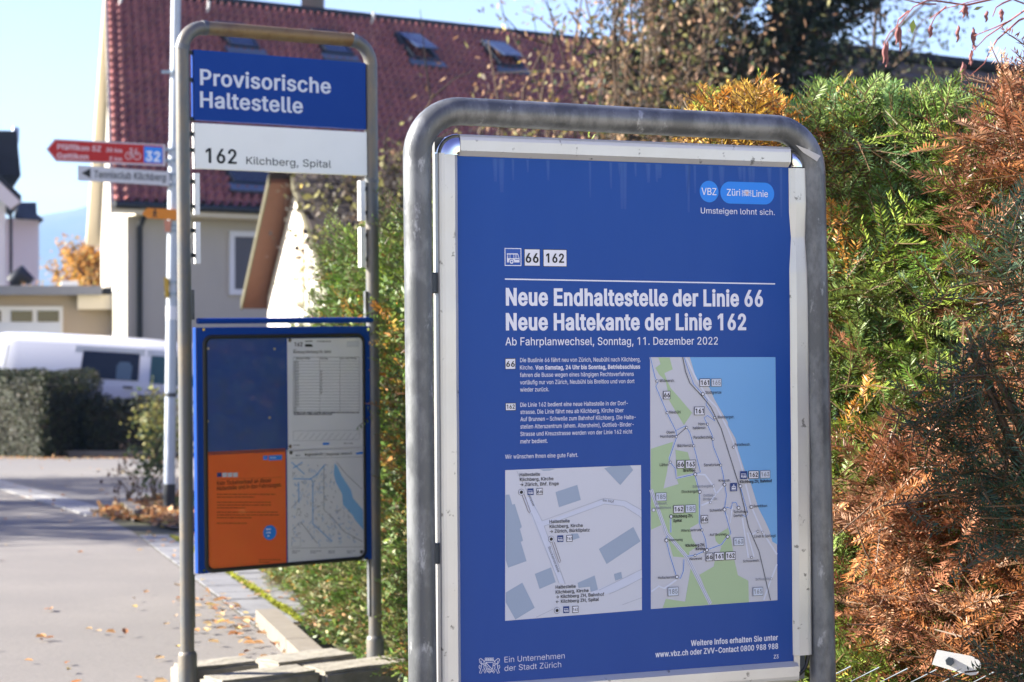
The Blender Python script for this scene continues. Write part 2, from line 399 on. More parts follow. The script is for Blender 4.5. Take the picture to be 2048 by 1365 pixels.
73F+c)Y0X3<0X3D*y3D*y4X2%4X2%3=-1)Y
83F.O)L-K)U,R)p+j*?+5*x*p+a*e,R*k-4+!-n+A.C+k.m,>//,u/?,2/b+Y09+80}+-1n+72Z+U3?,)3v,h4C-V4^.O4f/G4^064C0t3v1G3?1f2Z1p1n1e0}1C090l/b0+/D0`//13.m1[.C1{-n23-42:,R2/+a1j*x15*?0K)p/S)U .O*`/2*e/h*u07+40W+W0l,&0s,X0l-20V-a04.+/d.H//.Z.O.a-o.Z-:.H,j.+,G-a,2-2,+,X,1,&,E+W,f+4-6*u-l*e .O/q/R0*/x0D080g0J140P1d0J27092a/y3%/T3?.O3S-J3?-$3%,e2a,S27,M1d,S14,e0g-$0D-J0*
93F.N4f/K4[0>4;1!3e1T2}1t2+1~1+1v0<1_/I0G-8-x)Y,H)Y0-.z08.z/m.E/0-{.>-m-D-v,U.7+u.f+F/H+)08*|14+*22+I3$+|3f,a4<-R4[ .N3T-t3M-C38,w2s,X2G,E1o,>14,E0T,X/},w/Q-C/1-t.x.N.r/*.x/[/00(/P0F/|0Y0S0a120Y1n0F2F0(2s/[38/+3M
ä2!-&)H,?)O+^)d+)*(*]*V*B+3*:+x*@,V*S-)*q-M+;-j,>.0-K.B.^.P/@.a/P.p/U/,/C0!.j0U-o0g,n0V,/0++i/Q*O/t*o0U+=1)+q1L,M1d-k1v.i1l/j1E061#0V0R0l/r0s/$0s)Y/W)Y/W*e/O*e/%*..9)[ -<*W-{*_.R*r.{+4/=+Z/O,*/U,W/U-c/5-S.Y-G-x->-F-7,P-$+o,Z+^,<+X+r+l+1,G*f /831.v37.[3I.I3c.D4%.I4D.[4_.v4p/84v/W4p/q4_0&4D0-4%0&3c/q3I/W37 ,/31+l37+Q3I+@3c+:4%+@4D+Q4_+l4p,/4v,M4p,h4_,y4D-!4%,y3c,h3I,M37
ö2V.))I-$)U,.)z+D*X*m+J*L,M*A-^*L.q*m/t+D0f,.1D-$1j.)1v//1j0&1D0l0f1C/t1d.q1o-^1d,M1C+J0l*X0&)z//)U .)*Y.o*d/J+$/v+Q08,/0J,r0P-^0J.K08/2/v/m/J0>.o0[.)0e-A0[,f0>,;/m+y/3+g.K+a-^+g,r+y,/,;+Q,f+$-A*d /]31/=37/#3I.n3c.h4%.n4D/#4_/=4p/]4v/{4p094_0J4D0P4%0J3c093I/{37 ,R31,437+v3I+d3c+_4%+d4D+v4_,44p,R4v,r4p-/4_-A4D-G4%-A3c-/3I,r37
ü2L-S)O,i)W,*)o+R*:++*r*n+^*f,Y*f1l,&1l,&,d,3+r,U+6-0*n-w*b.N*g.}*y/G+:/e+b/x,8/~,u/~1l1?1l1?)Y0%)Y0%+X08+X/j*Z/0){.G)Z /W31/937.{3I.i3c.c4%.i4D.{4_/94p/W4v/w4p044_0F4D0K4%0F3c043I/w37 ,N31,/37+q3I+`3c+Y4%+`4D+q4_,/4p,N4v,m4p-+4_-<4D-B4%-<3c-+3I,m37
Ä3{)z)Y-z4X/V4X3Y)Y2/)Y/l0//>1^.Z3x.u3x.41Z-d0/+J)Y +|,`+|-u1X-u1X,` 0A5{/~6$/d66/R6P/L6o/R71/d7K/~7]0A7c0`7]0z7K1/71156o1/6P0z660`6$ -75{,u6$,Z66,H6P,B6o,H71,Z7K,u7]-77c-V7]-p7K.%71.+6o.%6P-p66-V6$
Ö5-/D)L.$)[,q*/+r*|+,,+*]-M*M/**]0d+,2++r36,q4&.$4V/D4f0d4V1t4&2s363[2+4+0d49/*4+-M3[,+2s*|1t*/0d)[ /D*g0>*r10+81r+q2I,d2j-l2u/*2j0F2I1N1r2A102z0>3@/D3K.I3@-W2y,r2@,>1M+z0F+o/*+z-l,>,e,r+r-W+9.I*r 0w5{0X6$0>660,6P0&6o0,710>7K0X7]0w7c1:7]1S7K1f711l6o1f6P1S661:6$ -n5{-N6$-566-!6P,y6o-!71-57K-N7]-n7c.07].J7K.[71.b6o.[6P.J66.06$
Ü4j/4)I-|)T,x)x,)*S+I+@+$,;*u-A*u4X,<4X,<-K,D,c,^,%-(+O-^+).C*l/4*d0$*l0g+)1?+O1f,%1~,c2*-K2*4X3N4X3N-A3B,;2y+@2>*S1K)x0G)T 0g5{0H6$0.66/x6P/r6o/x710.7K0H7]0g7c1*7]1C7K1U711[6o1U6P1C661*6$ -^5{->6$-#66,o6P,i6o,o71-#7K->7]-^7c-|7].:7K.K71.Q6o.K6P.:66-|6$
ß3/,81I,8)Y*u)Y*u1I+,2s+g3v,b4S-q4f.T4`/74L/o4,0@3Y0_2x0i2+0[130;0U/w0&/i/O/o/-0$.m0`.91H-_2&,t29,E2?+i26+*1z*Q1Q*&0y)e08)R/I)L.))]-/*%-^+4.=*q/@*a0#*h0T*}0s+C0}+q0w,:0e,Y0*-5/?-k.`.P.M.y.H/N.V06.y0e/?17/M1|/B2`.~3/.N3I-q3Q-03F,^3!,A2C
.-_+_)P+<)W*{)k*g*,*`*O*g*r*{+3+<+G+_+M,%+G,C+3,W*r,^*O,W*,,C)k,%)W
,-_*H&#+(+/,U+/+I&#
-3F0s.t0s-_,(-_,(.t
–1010.t10-_)Y-_)Y.t
(/P+R.(+j0X,K3.-H59.c59-e2q-*0D,r.(-(,)-`)z.c&R-H&R,Y)/,!*j+^,J
)/P*G&R+L)},%,-,8.(,!0D+E2q*G59+b59,`3.-A0X-W.(-L,H-**h,O)-+b&R
|.V,_8.,_%(+P%(+P8.
&3;-q)L,p)U+})q+<*@*i*y*K+`*A,N*H-.*[-b+I.`,]/[.;0p.d15/+1c/:2B/22o.v36.O3M-z3U-73F,f2w,U26,g1K-90`.!/f3&)Y1L)Y->.Y,6/w+O1$+=1Y+725+?2u+V3P+{3~,P4E-14Z-w4b.b4Z/A4E/r4!0:3R0Q2{0X2A0G1H/u0[/./x,x.>+|-D+i,w+c,J+i+x+{+O,<+-,c*p-4*`-i*Y.H*a/$*s0,+`0S,60r,s1)-[1/.K2G.K2B-O22,d1Z+Y1(*y0k*Z04*,/L)g._)R
:-_+_)P+<)W*{)k*g*,*`*O*g*r*{+3+<+G+_+M,%+G,C+3,W*r,^*O,W*,,C)k,%)W +_/K+</R*{/f*g0&*`0I*g0m*{1.+<1B+_1H,%1B,C1.,W0m,^0I,W0&,C/f,%/R
→7{1b)Y0o*L2F,!3#,X3e-44H-j5%.;4r.#49-v3^-o3$-l+L-l+L/#3$/#3^.}49.v4r.l5%.T44/7390$2F0m0o2C1b366O.H
←7{/r)Y+(.H/r360e2C/20m.?0$-D/7,Q.T,b.l->.v-w.}.R/#6+/#6+-l.R-l-w-o->-v,b.#,Q.;-/-j-p-4.T,X/2,!0e*L'''
ABC = "!#$%&()*+,-./0123456789:;<=>?@ABCDEFGHIJKLMNOPQRSTUVWXYZ[]^_`abcdefghijklmnopqrstuvwxyz{|}~"
def _dec(s):
    v = [ABC.index(c) for c in s]
    return [(v[i] * 91 + v[i + 1] - 600) / 1000 for i in range(0, len(v), 2)]
GLYPH = {}
def _fixg():
    GLYPH['1'] = (GLYPH['1'][0], [GLYPH['1'][1][1]])
    GLYPH['I'] = (0.33, [[(0.10, 0.0), (0.10, 1.0), (0.227, 1.0), (0.227, 0.0)]])
for ln in GL.split('\n'):
    if not ln: continue
    d = [_dec(c) for c in ln[3:].split(' ')]
    GLYPH[ln[0]] = (_dec(ln[1:3])[0], [[(c[i], c[i + 1]) for i in range(0, len(c), 2)] for c in d])

_fixg()

def _area(c):
    return 0.5 * sum(c[i][0] * c[(i + 1) % len(c)][1] - c[(i + 1) % len(c)][0] * c[i][1] for i in range(len(c)))
def _inside(p, c):
    r = False
    for i in range(len(c)):
        a, b = c[i], c[(i + 1) % len(c)]
        if (a[1] > p[1]) != (b[1] > p[1]) and p[0] < (b[0] - a[0]) * (p[1] - a[1]) / (b[1] - a[1]) + a[0]:
            r = not r
    return r
_gc = {}
def glyph(ch, bold):
    """triangles of one letter: list of (verts, tris)"""
    key = (ch, bold)
    if key in _gc: return _gc[key]
    adv, cs = GLYPH[ch]
    if not cs or len(cs[0]) < 3:
        _gc[key] = (adv, []); return _gc[key]
    big = max(cs, key=lambda c: abs(_area(c)))
    sg = 1 if _area(big) > 0 else -1
    if bold:
        out = []
        for c in cs:
            n = len(c); q = []
            for i in range(n):
                p0, p, p1 = c[i - 1], c[i], c[(i + 1) % n]
                e0 = (p[0] - p0[0], p[1] - p0[1]); e1 = (p1[0] - p[0], p1[1] - p[1])
                l0 = math.hypot(*e0) or 1e-9; l1 = math.hypot(*e1) or 1e-9
                n0 = (e0[1] / l0 * sg, -e0[0] / l0 * sg); n1 = (e1[1] / l1 * sg, -e1[0] / l1 * sg)
                mx, my = n0[0] + n1[0], n0[1] + n1[1]
                d = mx * mx + my * my
                k = min(2.0 / d if d > 1e-6 else 1, 1.6)
                q.append((p[0] + mx * k * bold, p[1] + my * k * bold * 0.6))
            out.append(q)
        cs = out
        adv += bold * 1.1
    _gc[key] = (adv, bands(cs, sg))
    return _gc[key]

def bands(cs, sg):
    """fill outlines (overlaps and holes allowed) as horizontal bands of quads"""
    E = []
    for c in cs:
        for i in range(len(c)):
            a, b = c[i], c[(i + 1) % len(c)]
            if abs(a[1] - b[1]) < 1e-7: continue
            E.append((a[0], a[1], b[0], b[1], 1) if a[1] < b[1] else (b[0], b[1], a[0], a[1], -1))
    Y = set(round(e[k], 5) for e in E for k in (1, 3))
    for i in range(len(E)):
        x0, y0, x1, y1, _ = E[i]
        s0 = (x1 - x0) / (y1 - y0)
        for j in range(i):
            u0, v0, u1, v1, _ = E[j]
            lo, hi = max(y0, v0), min(y1, v1)
            if hi - lo < 1e-4: continue
            s1 = (u1 - u0) / (v1 - v0)
            if abs(s0 - s1) < 1e-6: continue
            y = (u0 - v0 * s1 - x0 + y0 * s0) / (s0 - s1)
            if lo + 1e-4 < y < hi - 1e-4: Y.add(round(y, 5))
    Y = sorted(Y)
    vs = []; fs = []
    for a, b in zip(Y, Y[1:]):
        if b - a < 2e-4: continue
        m = (a + b) / 2
        act = []
        for x0, y0, x1, y1, w in E:
            if y0 <= m < y1:
                k = (x1 - x0) / (y1 - y0)
                act.append((x0 + (m - y0) * k, x0 + (a - y0) * k, x0 + (b - y0) * k, w))
        act.sort()
        wn = 0; st = None
        for e in act:
            was = wn; wn += e[3]
            if was == 0 and wn != 0: st = e
            elif was != 0 and wn == 0 and (was * -sg > 0):
                o = len(vs)
                vs += [(st[1], a), (e[1], a), (e[2], b), (st[2], b)]
                fs.append((o, o + 1, o + 2, o + 3))
    return [(vs, fs)]

def text_shapes(s, bold=0.0, space=0.0):
    x = 0; out = []
    for ch in s:
        if ch == ' ':
            x += 0.40 + space; continue
        adv, parts = glyph(ch, bold)
        for k, (vs, tr) in enumerate(parts):
            out.append(([(px + x, py) for px, py in vs], tr, k))
        x += adv + space
    xs = [p[0] for vs, _, _ in out for p in vs]
    return out, min(xs), max(xs)

class Board:
    """a plane in the scene (axes u right, v down) with printing on it; local axes x=u, y=away, z=up"""
    def __init__(s, yaw, pitch, roll, t, u0, vbase):
        y, p, r = (math.radians(a) for a in (yaw, pitch, roll))
        Ry = np.array([[math.cos(y), 0, -math.sin(y)], [0, 1, 0], [math.sin(y), 0, math.cos(y)]])
        Rx = np.array([[1, 0, 0], [0, math.cos(p), -math.sin(p)], [0, math.sin(p), math.cos(p)]])
        Rz = np.array([[math.cos(r), -math.sin(r), 0], [math.sin(r), math.cos(r), 0], [0, 0, 1]])
        s.R = Ry @ Rx @ Rz; s.t = np.array(t); s.u0 = u0; s.vb = vbase
        cv = lambda a: Vector((a[0], a[2], -a[1]))
        X, Yv, Zv = cv(s.R[:, 0]), cv(s.R[:, 2]), -cv(s.R[:, 1])
        p0 = cv(s.t + s.R[:, 0] * u0 + s.R[:, 1] * vbase) + Vector((0, 0, EYE))
        s.M = Matrix.Translation(p0) @ Matrix((X, Yv, Zv)).transposed().to_4x4()
    def U(s, px, py):
        d = np.array([(px - CX) / FPX, (py - CY) / FPX, 1.0])
        A = np.c_[s.R[:, 0], s.R[:, 1], -d]
        u, v, _ = np.linalg.solve(A, -s.t)
        return u, v
    def L(s, px, py, y=0.0):
        u, v = s.U(px, py)
        return Vector((u - s.u0, y, s.vb - v))

class Print:
    """flat printing on a board; layers stand a fraction of a millimetre proud of each other"""
    STEP = 0.00022
    def __init__(s, board, y0=0.0, crop=None):
        s.b = board; s.y0 = y0; s.mb = MB(); s.crop = crop
    def P(s, x, y):
        if s.crop:
            k, ox, oy = s.crop
            x = ox + x / k; y = oy + y / k
        u, v = s.b.U(x, y)
        return u - s.b.u0, s.b.vb - v
    def mat(s, c):
        if not isinstance(c, str): return c
        return mat('print_' + c.lstrip('#'), c, rough=0.45, spec=0.3, coat=0.08)
    def y(s, layer): return s.y0 - layer * s.STEP
    def raw(s, pts, c, layer):
        vs = [(a, s.y(layer), b) for a, b in pts]
        tr = tessellate_polygon([[Vector((a, b, 0)) for a, b in pts]])
        s.mb.add(vs, tr, s.mat(c))
    def poly(s, pts, c, layer=1): s.raw([s.P(*p) for p in pts], c, layer)
    def rect(s, x0, y0, x1, y1, c, layer=1, frame=None, fw=0.0007):
        """rectangle along the board, top left and bottom right in picture coordinates"""
        a = s.P(x0, y0); b = s.P(x1, y1)
        r = [(a[0], a[1]), (b[0], a[1]), (b[0], b[1]), (a[0], b[1])]
        if frame:
            s.raw(r, frame, layer)
            r = [(a[0] + fw, a[1] - fw), (b[0] - fw, a[1] - fw), (b[0] - fw, b[1] + fw), (a[0] + fw, b[1] + fw)]
            layer += 1
        if c: s.raw(r, c, layer)
    def disc(s, x, y, r, c, layer=1, n=28, sx=1.0):
        a, b = s.P(x, y)
        s.raw([(a + r * sx * math.cos(2 * math.pi * k / n), b + r * math.sin(2 * math.pi * k / n)) for k in range(n)], c, layer)
    def line(s, pts, w, c, layer=1, lift=0):
        q = [s.P(*p) for p in pts]
        lastd = None
        L = []; R = []
        for i, p in enumerate(q):
            a = q[max(i - 1, 0)]; b = q[min(i + 1, len(q) - 1)]
            dx, dy = b[0] - a[0], b[1] - a[1]; l = math.hypot(dx, dy) or 1e-9
            nx, ny = -dy / l * w / 2, dx / l * w / 2
            L.append((p[0] + nx, p[1] + ny)); R.append((p[0] - nx, p[1] - ny))
        m = s.mat(c)
        vs = [(a, s.y(layer), b) for a, b in L + R]; n = len(q)
        s.mb.add(vs, [(i, i + 1, n + i + 1, n + i) for i in range(n - 1)], m)
    def text(s, t, x0, y0, x1, cap, c, layer=2, bold=0.0, rot=0.0, end=None):
        """t from (x0,y0) on the base line to x1; cap height in the same picture units"""
        k = s.crop[0] if s.crop else 1.0
        a = s.P(x0, y0)
        h = abs(s.P(x0, y0 - cap)[1] - a[1])
        sh, lo, hi = text_shapes(t, bold)
        if end is not None:
            e = s.P(*end); w = math.hypot(e[0] - a[0], e[1] - a[1]); ang = math.atan2(e[1] - a[1], e[0] - a[0])
        else:
            e = s.P(x1, y0); w = e[0] - a[0]; ang = rot
        kx = w / (hi - lo); ca, sa = math.cos(ang), math.sin(ang)
        m = s.mat(c)
        for vs, tr, kk in sh:
            pts = []
            for px, py in vs:
                X, Y = (px - lo) * kx, py * h
                pts.append((a[0] + X * ca - Y * sa, s.y(layer) - kk * 0.00003, a[1] + X * sa + Y * ca))
            s.mb.add(pts, tr, m)
    def build(s, name, parent):
        return s.mb.build(name, parent, fixn=False)

# ------------------------------------------------------------------ the large information sign
GALV = mat('galvanised_steel', '#55585b', rough=0.42, metal=0.35, noise=(22, 0.75, '#7a7d80', (1, 1, 0.5), 0.45, 0.6),
           noise2=(40, 0.6, '#b4b7ba', (1, 1, 0.45), 0.615, 0.70), bump=(420, 0.3, 0.0015))
GALV_OLD = mat('galvanised_steel_stained', '#626465', rough=0.45, metal=0.3, noise=(14, 0.7, '#85755c', (1, 1, 0.5), 0.45, 0.7),
               bump=(200, 0.2, 0.002))
RUSTY = mat('galvanised_steel_rust_stained', '#8a7250', rough=0.6, metal=0.45, noise=(18, 0.8, '#6b4526', (1, 1, 1), 0.45, 0.7),
            bump=(200, 0.2, 0.002))
ALU = mat('aluminium_profile', '#c9c9c6', rough=0.34, metal=0.35, noise=(55, 0.75, '#3c3c3a', (1, 1, 1), 0.63, 0.68),
          noise2=(7, 0.25, '#a8a59a', (1, 1, 1), 0.4, 0.7))
CHROME = mat('chrome', '#d8d8d8', rough=0.06, metal=1.0)
BLACKP = mat('black_plastic', '#1a1b1c', rough=0.45)
DARKST = mat('dark_steel', '#3f464e', rough=0.5, metal=0.6)

BM_ = Board(22.16, -0.72, -0.16, (-0.0855, -0.2876, 3.0938), 0.2947, 1.335)
SW, SH = 0.5894, 0.821
sign = empty('information_sign', BM_.M, 'blue bus notice poster with two maps in aluminium frame on grey tube stand', 'sign')
U0 = 0.2947; VB = 1.335
def LL(u, v, y=0.0): return Vector((u - U0, y, VB - v))

def tube_loop(cl, cr, top, rad, r, vend_l, vend_r, ybase=0.0, conv=LL):
    """inverted U: cl/cr centre lines as functions of v"""
    pts = []
    n = 12
    for v in np.linspace(vend_l, top(0) + rad, 6): pts.append((cl(v), v))
    for k in range(1, n + 1):
        a = math.pi / 2 * k / n
        pts.append((cl(top(0) + rad) + rad - rad * math.cos(a), top(0) + rad - rad * math.sin(a)))
    cR = cr(top(1) + rad)
    for k in range(0, n + 1):
        a = math.pi / 2 * k / n
        pts.append((cR - rad + rad * math.sin(a), top(1) + rad - rad * math.cos(a)))
    for v in np.linspace(top(1) + rad, vend_r, 6)[1:]: pts.append((cr(v), v))
    return [conv(u, v, ybase) for u, v in pts]

TR_ = 0.0218
ul1, vl1 = BM_.U(835.5, 450); ul2, vl2 = BM_.U(845, 1340)
ur1, vr1 = BM_.U(1627, 450); ur2, vr2 = BM_.U(1645.5, 1340)
cl = lambda v: ul1 + (ul2 - ul1) * (v - vl1) / (vl2 - vl1)
cr = lambda v: ur1 + (ur2 - ur1) * (v - vr1) / (vr2 - vr1)
tu0, tv0 = BM_.U(1000, 226.5); tu1, tv1 = BM_.U(1500, 254.5)
top = lambda k: tv0 if k == 0 else tv1
m_ = MB()
m_.tube(tube_loop(cl, cr, top, 0.072, TR_, VB - 0.002, VB - 0.002), TR_, GALV, n=32)
m_.build('tube_frame', sign)

PROF = [(0, -0.012), (0, 0.004), (0.0012, 0.0072), (0.0045, 0.0095), (0.0095, 0.0102), (0.026, 0.0102), (0.0335, 0.0008), (0.0335, -0.012)]
RW = 0.0335
def rail(name, a, b, out):
    """aluminium snap rail from a to b (u,v at the poster's edge); out = outward unit (du,dv)"""
    m = MB()
    rings = []
    N = 14
    for k in range(N + 1):
        t = k / N
        u = a[0] + (b[0] - a[0]) * t; v = a[1] + (b[1] - a[1]) * t
        wob = 0.0004 * math.sin(k * 1.9 + a[0] * 9)
        rings.append([LL(u + out[0] * (RW - p), v + out[1] * (RW - p), -h - wob) for p, h in PROF])
    m.loft(rings, ALU, smooth=False)
    return m.build(name, sign)
rail('frame_rail', (0, -0.003), (0, SH + 0.03), (-1, 0))
rail('frame_rail', (0.002, 0), (SW - 0.001, 0), (0, -1))
rr = rail('frame_rail', (SW, 0.0015), (SW, SH - 0.010), (1, 0))
for v in rr.data.vertices:      # the dent part-way down the right rail
    vv = VB - v.co.z
    d = math.exp(-((vv - 0.122) / 0.022) ** 2)
    v.co.y += 0.004 * d; v.co.x += 0.0015 * d
rail('frame_rail', (-0.002, SH), (SW + 0.006, SH), (0, 1))
def corner(name, c, a0, mt, sc=1.0, chrome=True):
    m = MB(); rings = []
    for k in range(13):
        a = a0 + math.pi / 2 * k / 12
        rings.append([LL(c[0] + math.cos(a) * (RW - p) * sc, c[1] - math.sin(a) * (RW - p) * sc, -h) for p, h in
                      [(0, -0.012), (0, 0.002), (0.003, 0.0065), (0.009, 0.0105), (0.017, 0.0125), (0.026, 0.0115), (0.0325, 0.010), (0.0333, -0.012)]])
    m.loft(rings, mt, smooth=True)
    o = m.build(name, sign)
    return o
corner('corner_cap', (0.0005, -0.0005), math.pi / 2, CHROME)
corner('corner_cap', (SW + 0.001, 0.0), 0, CHROME, 0.88)
m_ = MB()
m_.tube([LL(SW + 0.030 * math.cos(a), SH - 0.008 + 0.034 * math.sin(a), 0.002) for a in np.linspace(0, math.pi / 2, 9)], 0.0035, BLACKP, n=8)
m_.build('corner_gasket', sign)
m_ = MB()
m_.box((SW - U0 + 0.001, -0.003, VB - SH - 0.018), (SW - U0 + 0.012, 0.008, VB - SH + 0.014), ALU)
m_.box((SW - U0 + 0.012, 0.001, VB - SH - 0.016), (SW - U0 + 0.024, 0.009, VB - SH + 0.012), DARKST)
m_.build('corner_bracket', sign)
m_ = MB()
m_.box((-U0 - RW + 0.001, 0.0125, VB - SH - RW + 0.001), (SW - U0 + RW - 0.004, 0.022, VB + RW - 0.004), mat('grey_backing', '#77797a', 0.6))
m_.build('backing_panel', sign)
for vv in (BM_.U(872, 566)[1], BM_.U(872, 1108)[1]):
    for sgn in (-1, 1):
        m_ = MB()
        if sgn < 0: a, b = cl(vv) + 0.016, -RW + 0.004
        else: a, b = SW + RW - 0.006, cr(vv) - 0.016
        m_.bbox((a - U0, 0.0, VB - vv - 0.016), (b - U0, 0.014, VB - vv + 0.016), DARKST, 0.002)
        m_.build('bracket', sign)
# torn sticker at the upper right bend
m_ = MB()
q = [BM_.L(*p) for p in ((1580, 292.5), (1600, 301), (1627, 315), (1623, 319), (1619, 326), (1607, 317), (1595, 308))]
def on_tube(p, d):
    return Vector((p.x, -d, p.z))
vs = [on_tube(q[0], 0.0185), on_tube(q[1], 0.0215), on_tube(q[2], 0.0235), on_tube(q[3], 0.0245), on_tube(q[4], 0.0245), on_tube(q[5], 0.022), on_tube(q[6], 0.0195)]
m_.add(vs + [v + Vector((0, 0.0006, 0)) for v in vs], [tuple(range(7)), tuple(range(13, 6, -1))] + [(i, (i + 1) % 7, 7 + (i + 1) % 7, 7 + i) for i in range(7)], mat('torn_paper', '#b9b8b3', 0.7))
m_.build('torn_sticker', sign)

# poster sheet and its printing
BLUE = mat('poster_blue', '#1b4793', rough=0.3, spec=0.16, coat=0.0, bump=(5, 0.10, 0.01), noise=(7, 0.14, '#2f589f', (2.2, 1, 0.35), 0.4, 0.75))
m_ = MB()
m_.add([LL(-0.004, -0.004, 0.0), LL(SW + 0.004, -0.004, 0.0), LL(SW + 0.004, SH + 0.004, 0.0), LL(-0.004, SH + 0.004, 0.0),
        LL(-0.004, -0.004, 0.001), LL(SW + 0.004, -0.004, 0.001), LL(SW + 0.004, SH + 0.004, 0.001), LL(-0.004, SH + 0.004, 0.001)],
       [(0, 1, 2, 3), (7, 6, 5, 4), (0, 4, 5, 1), (1, 5, 6, 2), (2, 6, 7, 3), (3, 7, 4, 0)], BLUE)
p = Print(BM_, 0.0); p.mb = m_
rs_ = random.Random(9)
for k in range(26):
    x = rs_.uniform(925, 1565); yt = 318 + (x - 916) * .034; l = rs_.uniform(22, 95); w = rs_.uniform(2.5, 7)
    for j in range(4):
        f = 1 - j * .24
        p.poly([(x - w * f, yt - 3), (x + w * f, yt - 3), (x + w * f * .5 + 1, yt + l * f), (x - w * f * .5 + 1, yt + l * f)], ['#1d4995', '#204c97', '#234f99', '#26539b'][j], .2 + .2 * j)
poster = m_.build('poster', sign)
WH = '#d9dce6'; INK = '#15171c'; NAVY = '#1b3a78'; SKYB = '#1e7fe0'; GREYT = '#7d828c'

def bus_icon(p, x0, y0, x1, y1, layer=1, border=None):
    p.rect(x0, y0, x1, y1, NAVY if border is None else border, layer)
    w = x1 - x0; h = y1 - y0
    if border is not None:
        t = 0.045
        p.rect(x0 + w * t, y0 + h * t, x1 - w * t, y1 - h * t, '#2450a4', layer + 1); layer += 1
    f = lambda a, b: (x0 + w * a, y0 + h * b)
    L = layer + 1
    p.poly([f(.13, .30), f(.76, .30), f(.80, .34), f(.88, .58), f(.88, .80), f(.14, .80), f(.14, .58), f(.17, .36), f(.13, .36)], WH, L)
    g = '#2450a4' if border is not None else NAVY
    for a, b in ((.20, .30), (.33, .52), (.55, .61), (.64, .70)):
        p.poly([f(a, .36), f(b, .36), f(b, .57), f(a, .57)], g, L + 1)
    p.poly([f(.73, .36), f(.765, .36), f(.835, .57), f(.73, .57)], g, L + 1)
    p.poly([f(.60, .62), f(.85, .62), f(.85, .66), f(.60, .66)], g, L + 1)
    cx_, cy_ = f(.40, .76)
    r = abs(p.P(x0, y0)[1] - p.P(x0, y0 + h)[1])
    p.disc(cx_, cy_, r * .15, g, L + 2); p.disc(cx_, cy_, r * .115, WH, L + 3); p.disc(cx_, cy_, r * .05, g, L + 4)

def tram_icon(p, x0, y0, x1, y1, layer=1):
    p.rect(x0, y0, x1, y1, NAVY, layer)
    w = x1 - x0; h = y1 - y0
    f = lambda a, b: (x0 + w * a, y0 + h * b)
    p.poly([f(.2, .45), f(.3, .35), f(.7, .35), f(.8, .45), f(.8, .75), f(.2, .75)], WH, layer + 1)
    p.poly([f(.4, .18), f(.6, .18), f(.56, .3), f(.44, .3)], WH, layer + 1)
    for a in (.28, .53): p.poly([f(a, .45), f(a + .19, .45), f(a + .19, .58), f(a, .58)], NAVY, layer + 2)
    p.poly([f(.15, .82), f(.85, .82), f(.85, .88), f(.15, .88)], WH, layer + 1)

def badge(p, t, x0, y0, x1, y1, tx0, tx1, base, cap, col=INK, bg='#d9dce6', bold=0.055, layer=1):
    p.rect(x0, y0, x1, y1, bg, layer, frame=('#20242e' if col == INK else '#6d7480'), fw=0.0009)
    p.text(t, tx0, base, tx1, cap, col, layer + 3, bold)

c1 = (3.303, 980, 340)
p = Print(BM_, 0.0, c1)
a, b = p.P(1447, 144)
p.disc(1447, 144, 0.0176, SKYB, 1, 48, sx=0.985)
x0, y0 = p.P(1521, 153); x1, y1 = p.P(1877, 155); r = 0.0181; yc = (y0 + y1) / 2
pts = [(x1 - r + r * math.cos(t), yc + r * math.sin(t)) for t in np.linspace(-math.pi / 2, math.pi / 2, 20)] + \
      [(x0 + r + r * math.cos(t), yc + r * math.sin(t)) for t in np.linspace(math.pi / 2, 1.5 * math.pi, 20)]
p.raw(pts, SKYB, 1)
p.text('VBZ', 1397, 165, 1495, 46, WH, 2, 0.012)
p.text('Züri', 1564, 170, 1652, 43, WH, 2, 0.012)
p.text('Linie', 1733, 178, 1835, 43, WH, 2, 0.012)
p.text('Umsteigen lohnt sich.', 1392, 288, 1880, 38, WH, 2, 0.0)
def crest(p, x0, y0, x1, y1, c, w, layer=2, fill=None):
    W_, H_ = x1 - x0, y1 - y0
    f = lambda a, b: (x0 + W_ * a, y0 + H_ * b)
    ln = lambda pts: p.line([f(*q) for q in pts], w, c, layer)
    sh = [(.33, .32), (.67, .32), (.66, .62), (.60, .84), (.5, .95), (.40, .84), (.34, .62), (.33, .32)]
    ln(sh)
    ln([(.34, .34), (.64, .74)])
    for k in range(5):
        t = .50 + k * .085
        ln([(.35 + .02 * k, t), (.37 + .075 * k, t)])
    ln([(.30, .06), (.70, .06), (.70, .22), (.30, .22), (.30, .06)]); ln([(.30, .14), (.70, .14)])
    for k in range(1, 5): ln([(.30 + .08 * k, .06), (.30 + .08 * k, .22)])
    for s in (0, 1):
        m = (lambda q: q) if s == 0 else (lambda q: [(1 - a, b) for a, b in q])
        ln(m([(.28, .30), (.20, .18), (.10, .08), (.03, .14), (.05, .26), (.12, .24), (.13, .36), (.24, .46), (.33, .50)]))
        ln(m([(.05, .30), (.14, .44), (.12, .62), (.04, .95), (.12, .97), (.20, .72), (.30, .96), (.35, .90), (.24, .62), (.26, .48)]))
        ln(m([(.11, .55), (.04, .48), (.02, .60), (.06, .70)]))
        ln(m([(.24, .30), (.30, .20)])); ln(m([(.19, .36), (.27, .36), (.31, .42)]))
crest(p, 1661, 132, 1727, 176, WH, 0.0007)
p.poly([(1684, 145), (1706, 146), (1704, 160), (1697, 168)], '#c7a9a6', 3)
p.build('header_logo', poster)

p = Print(BM_, 0.0, c1)
bus_icon(p, 96, 517, 207, 636, 1, border=WH)
badge(p, '66', 225, 522, 331, 638, 234, 320, 612, 60)
badge(p, '162', 350, 525, 508, 642, 369, 488, 612, 58)
p.line([(98, 722), (1883, 754)], 0.0021, WH, 1)
p.build('line_badges', poster)

